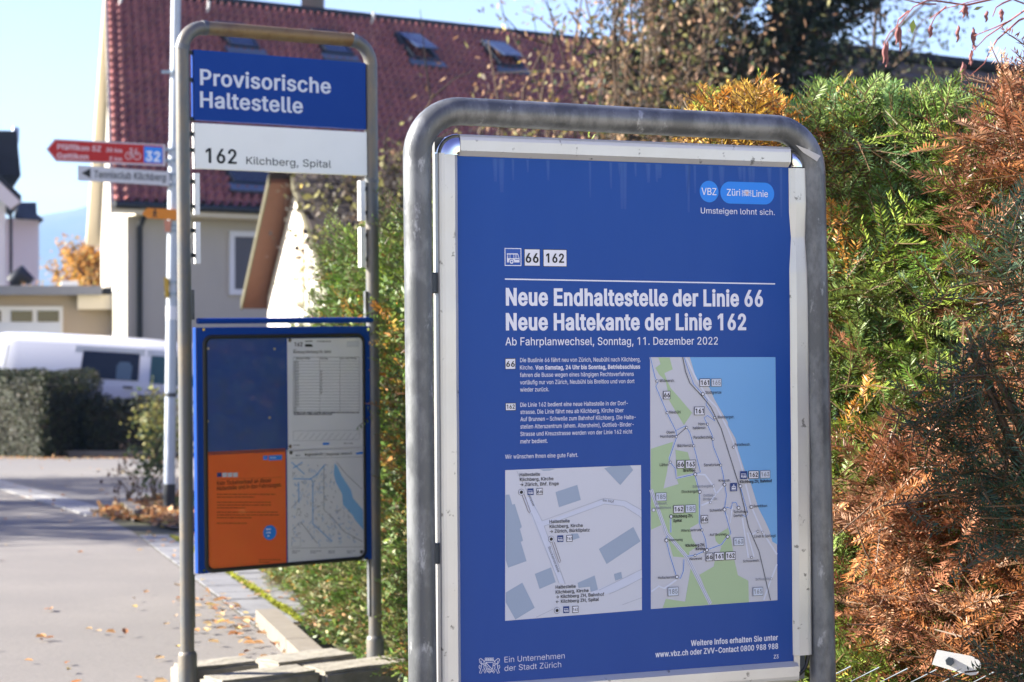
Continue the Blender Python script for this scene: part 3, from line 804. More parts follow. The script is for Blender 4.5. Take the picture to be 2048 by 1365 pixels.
p = Print(BM_, 0.0, c1)
p.text('Neue Endhaltestelle der Linie 66', 104, 893, 1803, 108, WH, 2, 0.075)
p.text('Neue Haltekante der Linie 162', 104, 1057, 1692, 106, WH, 2, 0.075)
p.text('Ab Fahrplanwechsel, Sonntag, 11. Dezember 2022', 101, 1160, 1505, 52, WH, 2, 0.012)
p.build('headline', poster)

c2 = (5.687, 990, 690)
p = Print(BM_, 0.0, c2)
badge(p, '66', 113, 155, 235, 280, 126, 223, 250, 62)
badge(p, '162', 117, 662, 238, 748, 131, 223, 728, 46)
for t, a, b, c in [('Die Buslinie 66 fährt neu von Zürich, Neubühl nach Kilchberg,', 285, 198, 1653),
                   ('Kirche.', 283, 282, 437), ('fahren die Busse wegen eines hängigen Rechtsverfahrens', 283, 367, 1577),
                   ('vorläufig nur von Zürich, Neubühl bis Breitloo und von dort', 284, 451, 1585), ('wieder zurück.', 285, 533, 614),
                   ('Die Linie 162 bedient eine neue Haltestelle in der Dorf-', 288, 706, 1510),
                   ('strasse. Die Linie fährt neu ab Kilchberg, Kirche über', 288, 788, 1462),
                   ('Auf Brunnen – Schwelle zum Bahnhof Kilchberg. Die Halte-', 288, 870, 1600),
                   ('stellen Alterszentrum (ehem. Altersheim), Gottlieb-Binder-', 288, 954, 1577),
                   ('Strasse und Kreuzstrasse werden von der Linie 162 nicht', 288, 1038, 1560), ('mehr bedient.', 288, 1122, 597),
                   ('Wir wünschen Ihnen eine gute Fahrt.', 115, 1297, 943)]:
    p.text(t, a, b, c, 47, WH, 2, 0.012)
p.text('Von Samstag, 24 Uhr bis Sonntag, Betriebsschluss', 457, 282, 1650, 47, WH, 2, 0.06)
p.build('body_text', poster)

# small area map
MAPB = '#c4c8d2'; BLD = '#93a3b8'; RD = '#c3cadb'; RDL = '#98a0ae'
c3 = (4.1355, 990, 920)
p = Print(BM_, 0.0, c3)
p.poly([(84, 86), (1207, 44), (1215, 1243), (83, 1332)], MAPB, 1)
for q in [[(902, 70), (965, 53), (1115, 47), (1142, 85), (1035, 210)], [(500, 267), (680, 207), (709, 332), (528, 393)],
          [(86, 290), (118, 287), (142, 370), (163, 366), (221, 555), (205, 572), (231, 668), (213, 680), (260, 838), (108, 893), (88, 830)],
          [(858, 738), (1143, 555), (1203, 675), (922, 863)], [(328, 944), (462, 890), (501, 1012), (368, 1069)],
          [(682, 1018), (823, 957), (852, 1076), (790, 1092), (785, 1050), (690, 1060)], [(983, 945), (1043, 927), (1052, 980), (994, 1000)],
          [(88, 1098), (225, 1016), (328, 1224), (168, 1322), (88, 1180)], [(630, 612), (685, 610), (700, 645), (640, 665)], [(372, 80), (500, 76), (450, 90), (400, 92)]]:
    p.poly(q, BLD, 2)
p.poly([(300, 300), (388, 505), (480, 490), (905, 322), (1080, 342), (1209, 415), (1210, 480), (1062, 385), (905, 366), (405, 548), (575, 1028), (530, 1022), (240, 320)], RD, 2)
p.poly([(790, 1095), (1000, 1010), (1213, 905), (1214, 980), (1000, 1085), (830, 1140)], RD, 2)
for q in [[(180, 95), (388, 505), (905, 318), (1080, 341), (1209, 415)], [(405, 548), (905, 366), (1062, 385), (1190, 465), (1210, 484)], [(405, 548), (580, 1028)],
          [(300, 440), (530, 1024)], [(860, 1078), (1000, 1010), (1213, 905)], [(940, 1112), (1080, 1050), (1214, 978)], [(340, 1302), (480, 1235)], [(1050, 1200), (1213, 1140)]]:
    p.line(q, 0.0006, RDL, 3)
for q in [[(222, 290), (272, 425), (282, 440), (292, 430), (240, 285)], [(470, 680), (525, 840), (533, 852), (542, 838), (488, 680)]]:
    p.line(q, 0.0008, '#6d6468', 4)
for x, y in ((216, 268), (463, 656), (511, 1246)):
    p.disc(x, y, 0.0051, '#2b2d33', 4); p.disc(x, y, 0.0046, '#c3c8d6', 5); p.disc(x, y, 0.0027, '#1c1d20', 6)
for x, y, t in ((267, 238, '66'), (513, 626, '161'), (562, 1213, '162')):
    bus_icon(p, x, y, x + 51, y + 53, 4)
    badge(p, t, x + 75, y - 3, x + 127, y + 51, x + (80 if len(t) == 2 else 81), x + (121 if len(t) == 2 else 121), y + (40 if len(t) == 2 else 36), 30 if len(t) == 2 else 22, layer=4, bold=0.03)
for t, a, b, c in [('Haltestelle', 203, 137, 371), ('Kilchberg, Kirche', 204, 177, 482), ('→ Zürich, Bhf. Enge', 206, 219, 526),
                   ('Haltestelle', 449, 525, 616), ('Kilchberg, Kirche', 450, 566, 725), ('→ Zürich, Bürkliplatz', 452, 606, 782),
                   ('Haltestelle', 500, 1067, 666), ('Kilchberg, Kirche', 500, 1108, 773), ('→ Kilchberg ZH, Bahnhof', 502, 1147, 902), ('← Kilchberg ZH, Spital', 502, 1187, 858)]:
    p.text(t, a, b, c, 27, INK, 4, 0.03)
p.text('strasse', 275, 300, 320, 22, '#4a4e58', 4, 0, end=(312, 385))
p.text('Stockenstrasse', 436, 722, 520, 22, '#4a4e58', 4, 0, end=(518, 932))
p.text('Im Hof', 890, 345, 980, 22, '#4a4e58', 4, 0, end=(980, 357))
p.build('area_map', poster)

# route map
p = Print(BM_, 0.0)
q4 = lambda *a: [(1280 + x / 5.248, 700 + y / 5.248) for x, y in a]
q5 = lambda *a: [(1280 + x / 4.5517, 940 + y / 4.5517) for x, y in a]
p.poly([(1300, 714.9), (1550.6, 714.7), (1554.8, 1200.8), (1301.6, 1218.6)], '#bcbfc8', 1)
p.poly(q4((522, 78), (1420, 77)) + q5((1249, 680), (1205, 655), (1180, 560), (1140, 470), (1075, 345), (1010, 130)) +
       q4((1095, 1260), (1030, 1060), (1000, 930), (925, 800), (920, 760), (855, 650), (780, 520), (730, 400), (640, 330), (590, 310)), '#6da5d8', 2)
GR = '#a2bb94'
p.poly(q4((190, 82), (310, 82), (342, 205), (255, 245), (280, 320), (320, 400), (545, 660), (460, 790), (310, 540), (270, 330), (200, 260), (160, 190), (215, 150)), GR, 2)
p.poly(q5((98, -190), (300, -255), (255, -60), (245, 20), (213, 170), (350, 130), (330, 75), (500, 40), (540, 210), (535, 485), (455, 530), (470, 620), (520, 700), (450, 745), (440, 800), (300, 790), (260, 650), (200, 500), (100, 545)), GR, 2)
p.poly(q4((370, 1050), (500, 1075), (560, 1290), (390, 1330)), GR, 2)
p.poly(q5((540, 955), (670, 880), (680, 830), (860, 830), (890, 960), (985, 1010), (990, 1205), (640, 1228), (560, 1000)), GR, 2)
p.poly(q5((205, 1258), (235, 1175), (410, 1200), (460, 900), (500, 960), (636, 1228)), GR, 2)
p.poly(q5((680, 600), (800, 530), (830, 640), (860, 828), (700, 828), (740, 700), (690, 650)), GR, 2)
WL = '#c9d0e0'; BL_ = '#3f78c4'
L66 = q4((107, 80), (155, 290), (188, 345), (163, 385), (280, 660), (372, 850), (470, 800), (485, 815), (520, 870), (560, 1005), (632, 1285), (575, 1305))
L66b = q4((372, 850), (385, 910), (305, 1140), (313, 1180), (365, 1240), (378, 1350), (575, 1305))
L161 = q4((460, 80), (500, 200), (560, 360), (655, 465), (705, 530), (690, 575), (778, 713), (780, 745), (705, 690), (670, 715), (703, 780), (755, 900), (765, 1010), (845, 1210), (870, 1310)) + \
    q5((768, 135), (785, 230), (765, 360), (825, 580), (792, 610), (740, 680), (605, 730), (497, 780), (420, 787))
B1 = q5((497, 40), (540, 200), (540, 490), (560, 548), (595, 640), (605, 730))
B2 = q5((278, 425), (278, 570)); B3 = q5((245, 595), (236, 640), (270, 780), (332, 975), (365, 990), (393, 920), (398, 815))
B4 = q5((765, 360), (790, 340), (825, 355), (840, 300), (870, 295), (893, 345)); B5 = q5((910, 150), (980, 400), (960, 430), (930, 410))
WO = [q5((497, 40), (590, 45), (660, 140), (690, 220), (640, 290), (555, 325)), q5((690, 220), (765, 135)), q5((930, 440), (985, 800), (1035, 790), (1010, 700), (975, 570), (1020, 590), (1070, 560)),
      q5((960, 130), (1010, 330), (1110, 560), (1245, 770)), q5((1245, 860), (1160, 1080), (1125, 1185)), q5((100, 1110), (170, 1060), (220, 1080), (332, 1000)),
      q5((770, 370), (820, 480), (840, 330)), q4((480, 82), (590, 310), (720, 520), (800, 600), (920, 830), (1020, 1080), (1080, 1290))]
for l in (L66, L66b, L161, B1, B2, B3, B4, B5): p.line(l, 0.0030, WL, 3)
for l in WO: p.line(l, 0.0030, WL, 3)
mw = q5((98, 180), (240, 580), (430, 800), (640, 1222))
p.line(mw, 0.0064, WL, 4); p.line(mw, 0.0042, '#9fa5b6', 5); p.line(mw, 0.0014, WL, 6)
for l in (L66, L66b, L161, B1, B2, B3, B4, B5): p.line(l, 0.0011, BL_, 5)
p.line(q4((445, 80), (475, 230), (520, 350), (640, 480), (740, 600), (850, 830), (1000, 1310)) + q5((905, 160), (985, 520), (1080, 740), (1185, 1186)), 0.0013, '#50545c', 6)
p.line(q4((380, 908), (485, 815)), 0.0008, '#3c3a3c', 6)
def dots(f, pts, c='#24272e', r=0.0026):
    for x, y, big in pts:
        (X, Y), = f((x, y)); R = r * (1.25 if big else 0.9)
        p.disc(X, Y, R, c, 7, 18); p.disc(X, Y, R * 0.68, '#d3d7e2', 8, 18)
dots(q4, [(174, 328, 0), (280, 661, 0), (485, 815, 0), (377, 912, 0), (559, 1008, 0), (313, 1180, 0), (655, 465, 1), (778, 713, 0), (703, 782, 0), (762, 938, 0), (843, 1211, 0), (977, 1022, 0), (575, 1307, 1)])
dots(q5, [(765, 135, 1), (540, 201, 1), (765, 361, 1), (893, 346, 1), (1010, 338, 1), (910, 148, 1), (279, 425, 1), (560, 548, 0), (793, 609, 1), (605, 730, 1), (583, 745, 0), (497, 779, 0), (236, 642, 1), (332, 975, 1), (1011, 797, 0), (1069, 560, 0)])
dots(q5, [(665, 147, 0), (638, 298, 0), (120, 366, 1), (1191, 992, 0), (1111, 568, 0)], '#7f8590')
def lab(f, k, t, x0, y, x1, cap, c=INK, bold=0.012):
    (a, b), (c_, _) = f((x0, y), (x1, y))
    p.text(t, a, b, c_, cap / k, c, 9, bold)
for a in [('Widmerstr.', 202, 340, 360, 30), ('Neubühl', 303, 670, 424, 30), ('Obere', 273, 880, 358, 28), ('Hornhalde', 208, 925, 360, 30), ('Stadtgrenze', 680, 463, 849, 30),
          ('Weinbergstr.', 808, 722, 985, 30), ('Horn-', 609, 793, 690, 29), ('haldenstr.', 550, 835, 690, 29), ('Paradiessteig', 557, 935, 750, 30), ('Bächlerstr.', 388, 1022, 545, 30),
          ('Lätten', 202, 1222, 294, 30), ('Sanatorium', 666, 1224, 830, 29), ('Paradiesstr.', 988, 1010, 1155, 29)]: lab(q4, 5.248, *a)
lab(q4, 5.248, 'Breitloo', 451, 1281, 575, 29, INK, 0.06)
for a in [('Kreuzstr.', 712, 110, 820, 23), ('Stockengut', 373, 212, 520, 25), ('Schwelle', 631, 382, 740, 24), ('Bendlikon', 1030, 343, 1152, 24), ('Schulhaus', 848, 395, 978, 24), ('Dorfstr.', 849, 430, 938, 23),
          ('Alterszentrum', 369, 565, 548, 24), ('Auf Brunnen', 630, 603, 782, 23), ('Ahornweg', 257, 651, 383, 23), ('Neuweid', 448, 822, 558, 23), ('Schoorenstr.', 933, 843, 1086, 23),
          ('Hofackerstr.', 161, 995, 317, 24), ('Lindt & Sprüngli', 1037, 619, 1232, 24)]: lab(q5, 4.5517, *a)
for a in [('Kilchberg ZH, Bahnhof', 905, 122, 1196, 25), ('Kilchberg ZH,', 300, 437, 478, 26), ('Spital', 299, 476, 378, 25), ('Kilchberg ZH,', 411, 702, 587, 25), ('Kirche', 503, 732, 587, 24)]: lab(q5, 4.5517, *a, INK, 0.055)
for a in [('Schlimbergstr.', 474, 165, 655, 24), ('Gottlieb-', 571, 246, 676, 24), ('Binder-Str.', 571, 280, 704, 24), ('Adliswil,', 140, 320, 245, 24), ('Dietlimoos', 140, 360, 277, 24), ('Schlossstr.', 1047, 1008, 1178, 23)]: lab(q5, 4.5517, *a, GREYT)
def bad(f, k, t, x0, y0, x1, y1, grey=False):
    A, B = f((x0, y0), (x1, y1)); w = B[0] - A[0]; h = B[1] - A[1]; pd = 0.10 if len(t) == 2 else 0.11
    badge(p, t, A[0], A[1], B[0], B[1], A[0] + w * pd, B[0] - w * pd, B[1] - h * 0.22, h * 0.54, GREYT if grey else INK, '#c3cddd' if grey else '#d3d6e0', 0.03 if grey else 0.055, layer=9)
for a in [('66', 238, 433, 314, 518), ('161', 620, 302, 730, 387), ('161', 563, 598, 674, 685), ('66', 380, 1158, 460, 1246), ('163', 470, 1157, 581, 1244), ('162', 1132, 1270, 1241, 1352)]: bad(q4, 5.248, *a)
bad(q4, 5.248, '165', 741, 303, 850, 386, True); bad(q4, 5.248, '163', 1253, 1266, 1361, 1347, True)
for a in [('162', 299, 323, 397, 394), ('66', 550, 414, 614, 484), ('66', 594, 757, 658, 829), ('161', 668, 751, 763, 823), ('162', 771, 746, 865, 818)]: bad(q5, 4.5517, *a)
for a in [('185', 138, 209, 238, 283), ('185', 407, 318, 504, 389), ('163', 848, 617, 942, 689), ('185', 248, 1069, 347, 1146), ('165', 1022, 1070, 1116, 1144)]: bad(q5, 4.5517, *a, True)
(a0, b0), (a1, b1) = q4((1045, 1275), (1120, 1356)); bus_icon(p, a0, b0, a1, b1, 9)
(a0, b0), (a1, b1) = q5((816, 121), (879, 194)); tram_icon(p, a0, b0, a1, b1, 9)
p.build('route_map', poster)

c6 = (2.56, 880, 1220)
p = Print(BM_, 0.0, c6)
p.text('Ein Unternehmen', 330, 270, 638, 29, WH, 2, -0.012)
p.text('der Stadt Zürich', 330, 314, 620, 29, WH, 2, -0.012)
p.text('Weitere Infos erhalten Sie unter', 1284, 185, 1730, 28, WH, 2, 0.05)
p.text('www.vbz.ch oder ZVV-Contact 0800 988 988', 1102, 243, 1731, 28, WH, 2, 0.05)
p.text('Z3', 1708, 250, 1733, 19, WH, 2, 0.03)
p.build('footer_text', poster)
p = Print(BM_, 0.0, c6)
crest(p, 197, 242, 308, 328, WH, 0.0010)
p.build('city_crest', poster)

# ------------------------------------------------------------------ the temporary stop sign
BL = Board(34.78, 0.07, -0.64, (-0.9798, -0.8906, 6.0857), 0.307, 2.01)
stop = empty('bus_stop_sign', BL.M, 'tall temporary bus stop frame with blue name board, white line board and timetable case', 'sign')
U0L, VBL = 0.307, 2.01
LS = lambda u, v, y=0.0: Vector((u - U0L, y, VBL - v))
rp = 0.0213
ul1, vl1 = BL.U(364.5, 130); ul2, vl2 = BL.U(374.5, 1250)
ur1, vr1 = BL.U(741.8, 200); ur2, vr2 = BL.U(750, 1200)
clL = lambda v: ul1 + (ul2 - ul1) * (v - vl1) / (vl2 - vl1)
crL = lambda v: ur1 + (ur2 - ur1) * (v - vr1) / (vr2 - vr1)
t0, t1 = BL.U(470, 61.5)[1], BL.U(650, 76)[1]
pts = tube_loop(clL, crL, lambda k: t0 if k == 0 else t1, 0.075, rp, BL.U(374, 1300)[1] + 0.02, BL.U(751, 1275)[1] + 0.02, 0.0, LS)
m_ = MB(); m_.tube(pts[:19], rp, GALV_OLD, n=24); m_.tube(pts[19:], rp, GALV_OLD, n=24)
m_.build('pole_frame', stop)
m_ = MB(); m_.tube([pts[17], pts[18], pts[19], pts[20]], [rp * 1.0, rp * 1.02, rp * 1.02, rp], RUSTY, n=24)
m_.build('top_rail', stop)
for i in (6, 17, 18 + 1, 18 + 13):
    m_ = MB(); d = (pts[i + 1] - pts[i]).normalized()
    m_.tube([pts[i] - d * 0.008, pts[i] + d * 0.008], rp * 1.07, GALV, n=24)
    m_.build('weld_ring', stop)
for f, vv in ((clL, BL.U(374, 1303)[1]), (crL, BL.U(751, 1271)[1])):
    m_ = MB()
    m_.tube([LS(f(VBL), VBL), LS(f(vv), vv + 0.012), LS(f(vv), vv + 0.004), LS(f(vv), vv)], [0.029, 0.029, 0.027, 0.0225], GALV_OLD, n=24)
    m_.tube([LS(f(vv), VBL - 0.06, -0.024), LS(f(vv), VBL - 0.06, -0.034)], 0.008, DARKST, n=6)
    m_.build('foot_socket', stop)
m_ = MB(); m_.box((clL(VBL) - U0L - 0.05, -0.025, 0.003), (crL(VBL) - U0L + 0.05, 0.025, 0.02), DARKST); m_.build('foot_bar', stop)

PBLUE = mat('enamel_blue', '#123f90', rough=0.45, spec=0.12, coat=0.0, noise=(9, 0.12, '#2c559f', (1, 1, 1), 0.4, 0.75))
PWHITE = mat('panel_white', '#f4f3ef', rough=0.35, coat=0.2, noise=(9, 0.06, '#b8b6b0', (1, 1, 1), 0.45, 0.7))
def quad_panel(name, corners, thick, m, y=0.0, b=None):
    """a flat panel from four picture corners TL TR BR BL, squared up on the board"""
    a = [BL.U(*c) for c in corners]
    u0 = (a[0][0] + a[3][0]) / 2; u1 = (a[1][0] + a[2][0]) / 2; v0 = (a[0][1] + a[1][1]) / 2; v1 = (a[2][1] + a[3][1]) / 2
    k = MB(); k.bbox((u0 - U0L, y, VBL - v1), (u1 - U0L, y + thick, VBL - v0), m, 0.0015)
    return k.build(name, stop), (u0, v0, u1, v1)
nb, _ = quad_panel('name_board', ((384, 100), (729, 127), (729, 259), (386, 241)), 0.02, PBLUE, -0.010)
lb, _ = quad_panel('line_board', ((387, 248), (731, 264), (731, 352), (387, 338)), 0.02, PWHITE, -0.010)
cA = (3.591, 340, 20)
p = Print(BL, -0.0105, cA)
p.text('Provisorische', 205, 540, 1143, 110, '#d4d9e6', 2, 0.045)
p.text('Haltestelle', 205, 700, 942, 110, '#d4d9e6', 2, 0.045)
p.build('lettering', nb)
p = Print(BL, -0.0105, cA)
p.text('162', 245, 1098, 468, 101, INK, 2, 0.045)
p.text('Kilchberg, Spital', 537, 1110, 1145, 53, INK, 2, 0.0)
p.build('lettering', lb)
# empty holder strips beside the poles, with their black clips
for x0, y0, x1, y1 in ((388, 347, 398, 430), (389.5, 445, 399.5, 528), (718, 362, 728.5, 442), (719, 455, 729.5, 535)):
    a = BL.U(x0, y0); b = BL.U(x1, y1)
    m_ = MB(); m_.bbox((a[0] - U0L, -0.008, VBL - b[1]), (b[0] - U0L, 0.010, VBL - a[1]), PWHITE, 0.001)
    left = x0 < 500
    o = m_.build('holder_strip', stop)
    for t in (0.2, 0.8):
        k = MB(); v = a[1] + (b[1] - a[1]) * t
        if left: k.box((clL(v) + 0.018 - U0L, -0.004, VBL - v - 0.006), (a[0] - U0L - 0.0005, 0.006, VBL - v + 0.006), BLACKP)
        else: k.box((b[0] - U0L + 0.0005, -0.004, VBL - v - 0.006), (crL(v) - 0.018 - U0L, 0.006, VBL - v + 0.006), BLACKP)
        k.build('clip', o)
for x0, y0, x1, y1 in ((383.5, 580, 388, 640), (729, 583, 742, 637), (736, 1120, 745, 1232), (383, 1150, 389.5, 1256)):
    a = BL.U(x0, y0); b = BL.U(x1, y1)
    m_ = MB(); m_.bbox((a[0] - U0L, -0.006, VBL - b[1]), (b[0] - U0L, 0.008, VBL - a[1]), GALV, 0.001); m_.build('side_strip', stop)
for f, ys in ((clL, (105, 160, 238, 268, 300)), (crL, (270, 345))):
    for yy in ys:
        v = BL.U(380 if f is clL else 730, yy)[1]
        s_ = 1 if f is clL else -1
        x = f(v) + s_ * 0.02 - U0L
        m_ = MB(); m_.box((min(x, x + s_ * 0.02), -0.003, VBL - v - 0.006), (max(x, x + s_ * 0.02), 0.007, VBL - v + 0.006), BLACKP); m_.build('clip', stop)
a = BL.U(391, 641.5); b = BL.U(741, 641.5)
m_ = MB(); m_.tube([LS(a[0], (a[1] + b[1]) / 2, -0.012), LS(b[0], (a[1] + b[1]) / 2, -0.012)], 0.0088, PBLUE, n=16)
m_.build('case_top_bar', stop)
case, (cu0, cv0, cu1, cv1) = quad_panel('display_case', ((392.6, 654), (738, 654), (738, 1120), (393, 1146)), 0.03, PBLUE, -0.012)
def rrect(u0, v0, u1, v1, r, n=8):
    o = []
    for cx_, cy_, a0 in ((u1 - r, v0 + r, -math.pi / 2), (u1 - r, v1 - r, 0), (u0 + r, v1 - r, math.pi / 2), (u0 + r, v0 + r, math.pi)):
        for k in range(n + 1):
            a = a0 + math.pi / 2 * k / n
            o.append((cx_ + r * math.cos(a), cy_ + r * math.sin(a)))
    return o
g0 = BL.U(401, 670); g1 = BL.U(730, 1117)
gu0, gv0, gu1, gv1 = g0[0], g0[1], g1[0], g1[1] + 0.004
ro = rrect(gu0, gv0, gu1, gv1, 0.03); ri = rrect(gu0 + 0.013, gv0 + 0.012, gu1 - 0.011, gv1 - 0.013, 0.02)
m_ = MB(); n = len(ro)
vs = [LS(*q, -0.0125) for q in ro] + [LS(*q, -0.0165) for q in [(a_[0] * .6 + b_[0] * .4, a_[1] * .6 + b_[1] * .4) for a_, b_ in zip(ro, ri)]] + [LS(*q, -0.0165) for q in ri] + [LS(*q, -0.0128) for q in ri]
m_.add(vs, [(k * n + i, k * n + (i + 1) % n, (k + 1) * n + (i + 1) % n, (k + 1) * n + i) for k in range(3) for i in range(n)], BLACKP, True)
m_.build('gasket', case)
cB = (2.528, 340, 620)
def paper(name, x0, y0, x1, y1, c):
    p = Print(BL, -0.0122, cB)
    p.rect(x0, y0, x1, y1, c, 1)
    return p
YC = -0.0122
def strip_lines(p, x0, y0, x1, dy, n, c, w, jitter=0.25, layer=2):
    r = random.Random(int(x0 + y0))
    for k in range(n):
        e = x1 - (x1 - x0) * jitter * r.random() - ((x1 - x0) * 0.4 if k == n - 1 else 0)
        y = y0 + dy * k
        x = x0
        while x < e - 4:
            l = min(r.uniform(6, 26), e - x)
            p.line([(x, y), (x + l, y - 0.0 * l)], w, c, layer)
            x += l + 3.2
p = paper('blue_sheet', 178, 146, 580, 716, mat('faded_blue_sheet', '#183f88', 0.3, coat=0.3, noise=(16, 0.35, '#3a4260', (1, 1, 1), 0.5, 0.72)))
for x, y in ((184, 196), (519, 198), (494, 545), (181, 563)): p.disc(x, y, 0.0045, '#a39a82', 2, 12)
p.build('blue_sheet', case)
p = paper('notice', 178, 718, 580, 1287, mat('orange_notice', '#e8602a', 0.35, coat=0.2, noise=(6, 0.3, '#cf5526', (1, 1, 1), 0.4, 0.7)))
p.rect(461, 737, 484, 758, SKYB, 2); p.rect(489, 736, 557, 758, SKYB, 2)
strip_lines(p, 496, 747, 552, 10, 1, '#b8d0ec', 0.003, 0.1, 3)
for k in range(4): p.rect(228 + k * 27, 823, 252 + k * 27, 844, NAVY if k == 0 else '#bfc3cc', 2)
p.line([(228, 856), (552, 846)], 0.0008, '#5a2a14', 2)
p.text('Kein Ticketverkauf an dieser', 228, 886, 503, 20, '#3a1c12', 2, 0.05)
p.text('Haltestelle und in den Fahrzeugen.', 228, 912, 555, 20, '#3a1c12', 2, 0.05)
for y0, n in ((932, 2), (972, 3), (1022, 3), (1078, 1)): strip_lines(p, 228, y0, 545, 14, n, '#6a2f16', 0.0026, 0.15)
strip_lines(p, 440, 1262, 552, 12, 2, '#6a2f16', 0.0022, 0.1)
p.disc(495, 1125, 0.0232, SKYB, 2, 32)
for k, (a_, b_) in enumerate(((476, 516), (478, 512), (484, 506))): strip_lines(p, a_, 1108 + k * 17, b_, 10, 1, '#dfe8f4', 0.004, 0.0, 3)
p.build('ticket_notice', case)
PAPER = mat('paper_white', '#dedfe4', 0.5, coat=0.2, noise=(5, 0.12, '#a9acb8', (1, 1, 1), 0.4, 0.7))
p = paper('timetable', 582, 146, 972, 698, PAPER)
p.text('162', 620, 185, 660, 20, INK, 2, 0.06)
p.poly([(673, 174), (705, 174), (712, 182), (712, 187), (673, 187)], INK, 2); p.line([(675, 160), (710, 159)], 0.003, INK, 2)
strip_lines(p, 735, 160, 855, 10, 1, '#6a6d76', 0.0035, 0.05)
p.rect(885, 160, 945, 186, '#c9ccd6', 2, frame='#8a8d96')
strip_lines(p, 614, 202, 640, 10, 1, '#70737c', 0.003, 0)
p.text('Richtung Kilchberg ZH, Spital', 614, 220, 805, 12, INK, 2, 0.05)
p.text('Montag–Freitag', 630, 250, 697, 9, INK, 2, 0.03); p.text('Samstag', 750, 250, 787, 9, INK, 2, 0.03); p.text('Sonn- und Feiertag', 850, 250, 932, 9, INK, 2, 0.03)
p.line([(614, 240), (948, 240)], 0.0012, '#5a5d66', 2)
for k in range(17):
    y = 260 + k * 15.4
    p.line([(614, y), (948, y)], 0.0011, '#878b97', 2)
    p.text('%02d' % (5 + k), 617, y - 2 + 12, 627, 9, '#33363e', 3, 0.05)
    if k < 15: p.text('%02d' % ((7 + 11 * (k % 3)) % 60), 632, y + 10, 641, 9, '#33363e', 3, 0.04)
    if 2 < k < 11: p.text('%02d' % ((7 + 30 * (k % 2)) % 60), 750, y + 10, 760, 9, '#33363e', 3, 0.06)
for x in (613, 628, 747, 849, 948): p.line([(x, 240), (x, 521)], 0.0010, '#70747f', 2)
strip_lines(p, 616, 519, 945, 9, 2, '#474a54', 0.004, 0.0)
p.rect(616, 612, 948, 660, None, 2) if False else None
for l in ([(614, 612), (948, 608)], [(614, 662), (948, 655)], [(614, 612), (614, 662)], [(948, 608), (948, 655)]): p.line(l, 0.0009, '#8a8e99', 2)
for k in range(10): p.line([(632 + k * 31, 655), (660 + k * 31, 622)], 0.0010, '#7d818c', 2)
p.poly([(760, 675), (768, 671), (796, 671), (796, 682), (765, 684)], SKYB, 2)
strip_lines(p, 614, 684, 685, 10, 1, '#7d818c', 0.0025, 0.1); strip_lines(p, 868, 675, 948, 10, 1, '#7d818c', 0.0025, 0.1)
for x, y in ((596, 154), (598, 690)): p.disc(x, y, 0.006, '#6d6250', 3, 12)
p.build('timetable', case)
p = paper('network_map', 582, 708, 972, 1263, PAPER)
p.text('Regionalnetz', 672, 738, 765, 13, INK, 2, 0.05); p.text('| Regional network', 772, 737, 912, 13, INK, 2, 0.03)
strip_lines(p, 625, 736, 662, 10, 1, '#70747f', 0.004, 0)
p.poly([(930, 722), (965, 716), (965, 728), (932, 732)], SKYB, 2)
p.poly([(822, 775), (836, 790), (860, 840), (905, 910), (915, 950), (965, 1010), (968, 1112), (925, 1060), (915, 1040), (865, 985), (860, 930), (828, 870), (818, 830)], '#84b6e2', 2)
rr2 = random.Random(5)
for l in ([(612, 853), (700, 855), (712, 862), (712, 1080), (810, 1170)], [(700, 855), (735, 830), (772, 782)], [(640, 870), (642, 975)], [(605, 770), (670, 830)], [(612, 800), (660, 770)]): p.line(l, 0.0034, '#6ea6dc', 2)
for l in ([(768, 790), (768, 1010), (812, 1050), (870, 1120), (962, 1170)], [(832, 770), (880, 830), (960, 905)], [(605, 1000), (640, 960)], [(610, 1110), (650, 1070), (735, 1180)]): p.line(l, 0.0016, '#6a6e78', 3)
for k in range(280):
    x, y = rr2.uniform(612, 940), rr2.uniform(770, 1175)
    if 820 < x and (y - 780) * 0.45 + 800 < x + 10 and y < 1110: continue
    q = [(x, y)]
    for j in range(3): q.append((q[-1][0] + rr2.uniform(-8, 9), q[-1][1] + rr2.uniform(-10, 12)))
    p.line(q, 0.0014, rr2.choice(['#7aa9d8', '#9a9da6', '#85888f', '#6f9cce']), 3)
for l in ([(605, 1150), (650, 1150), (650, 1196), (605, 1196), (605, 1150)], [(600, 750), (966, 743)], [(600, 1205), (966, 1196)]): p.line(l, 0.0012, '#8a8d96', 3)
for x in (607, 700, 790, 885): strip_lines(p, x, 1218, x + 55, 9, 2, '#9a9da8', 0.003, 0.3)
for x, y in ((602, 722), (958, 1222)): p.disc(x, y, 0.006, '#55524c', 4, 12)
p.build('network_map', case)
m_ = MB()
rp2 = rrect(gu0 + 0.012, gv0 + 0.011, gu1 - 0.010, gv1 - 0.012, 0.02)
m_.add([LS(*q, -0.0150) for q in rp2], [tuple(range(len(rp2)))], glass_mat('plexiglass', (0.98, 0.98, 0.98), 0.6))
m_.build('glass_pane', case)
for x, y in ((163, 1316), (985, 1256), (160, 100), (990, 100)):
    u, v = BL.U(340 + x / 2.528, 620 + y / 2.528)
    m_ = MB(); m_.tube([LS(u, v, -0.0122), LS(u, v, -0.0145)], 0.0045, CHROME, n=10)
    m_.build('screw', case)

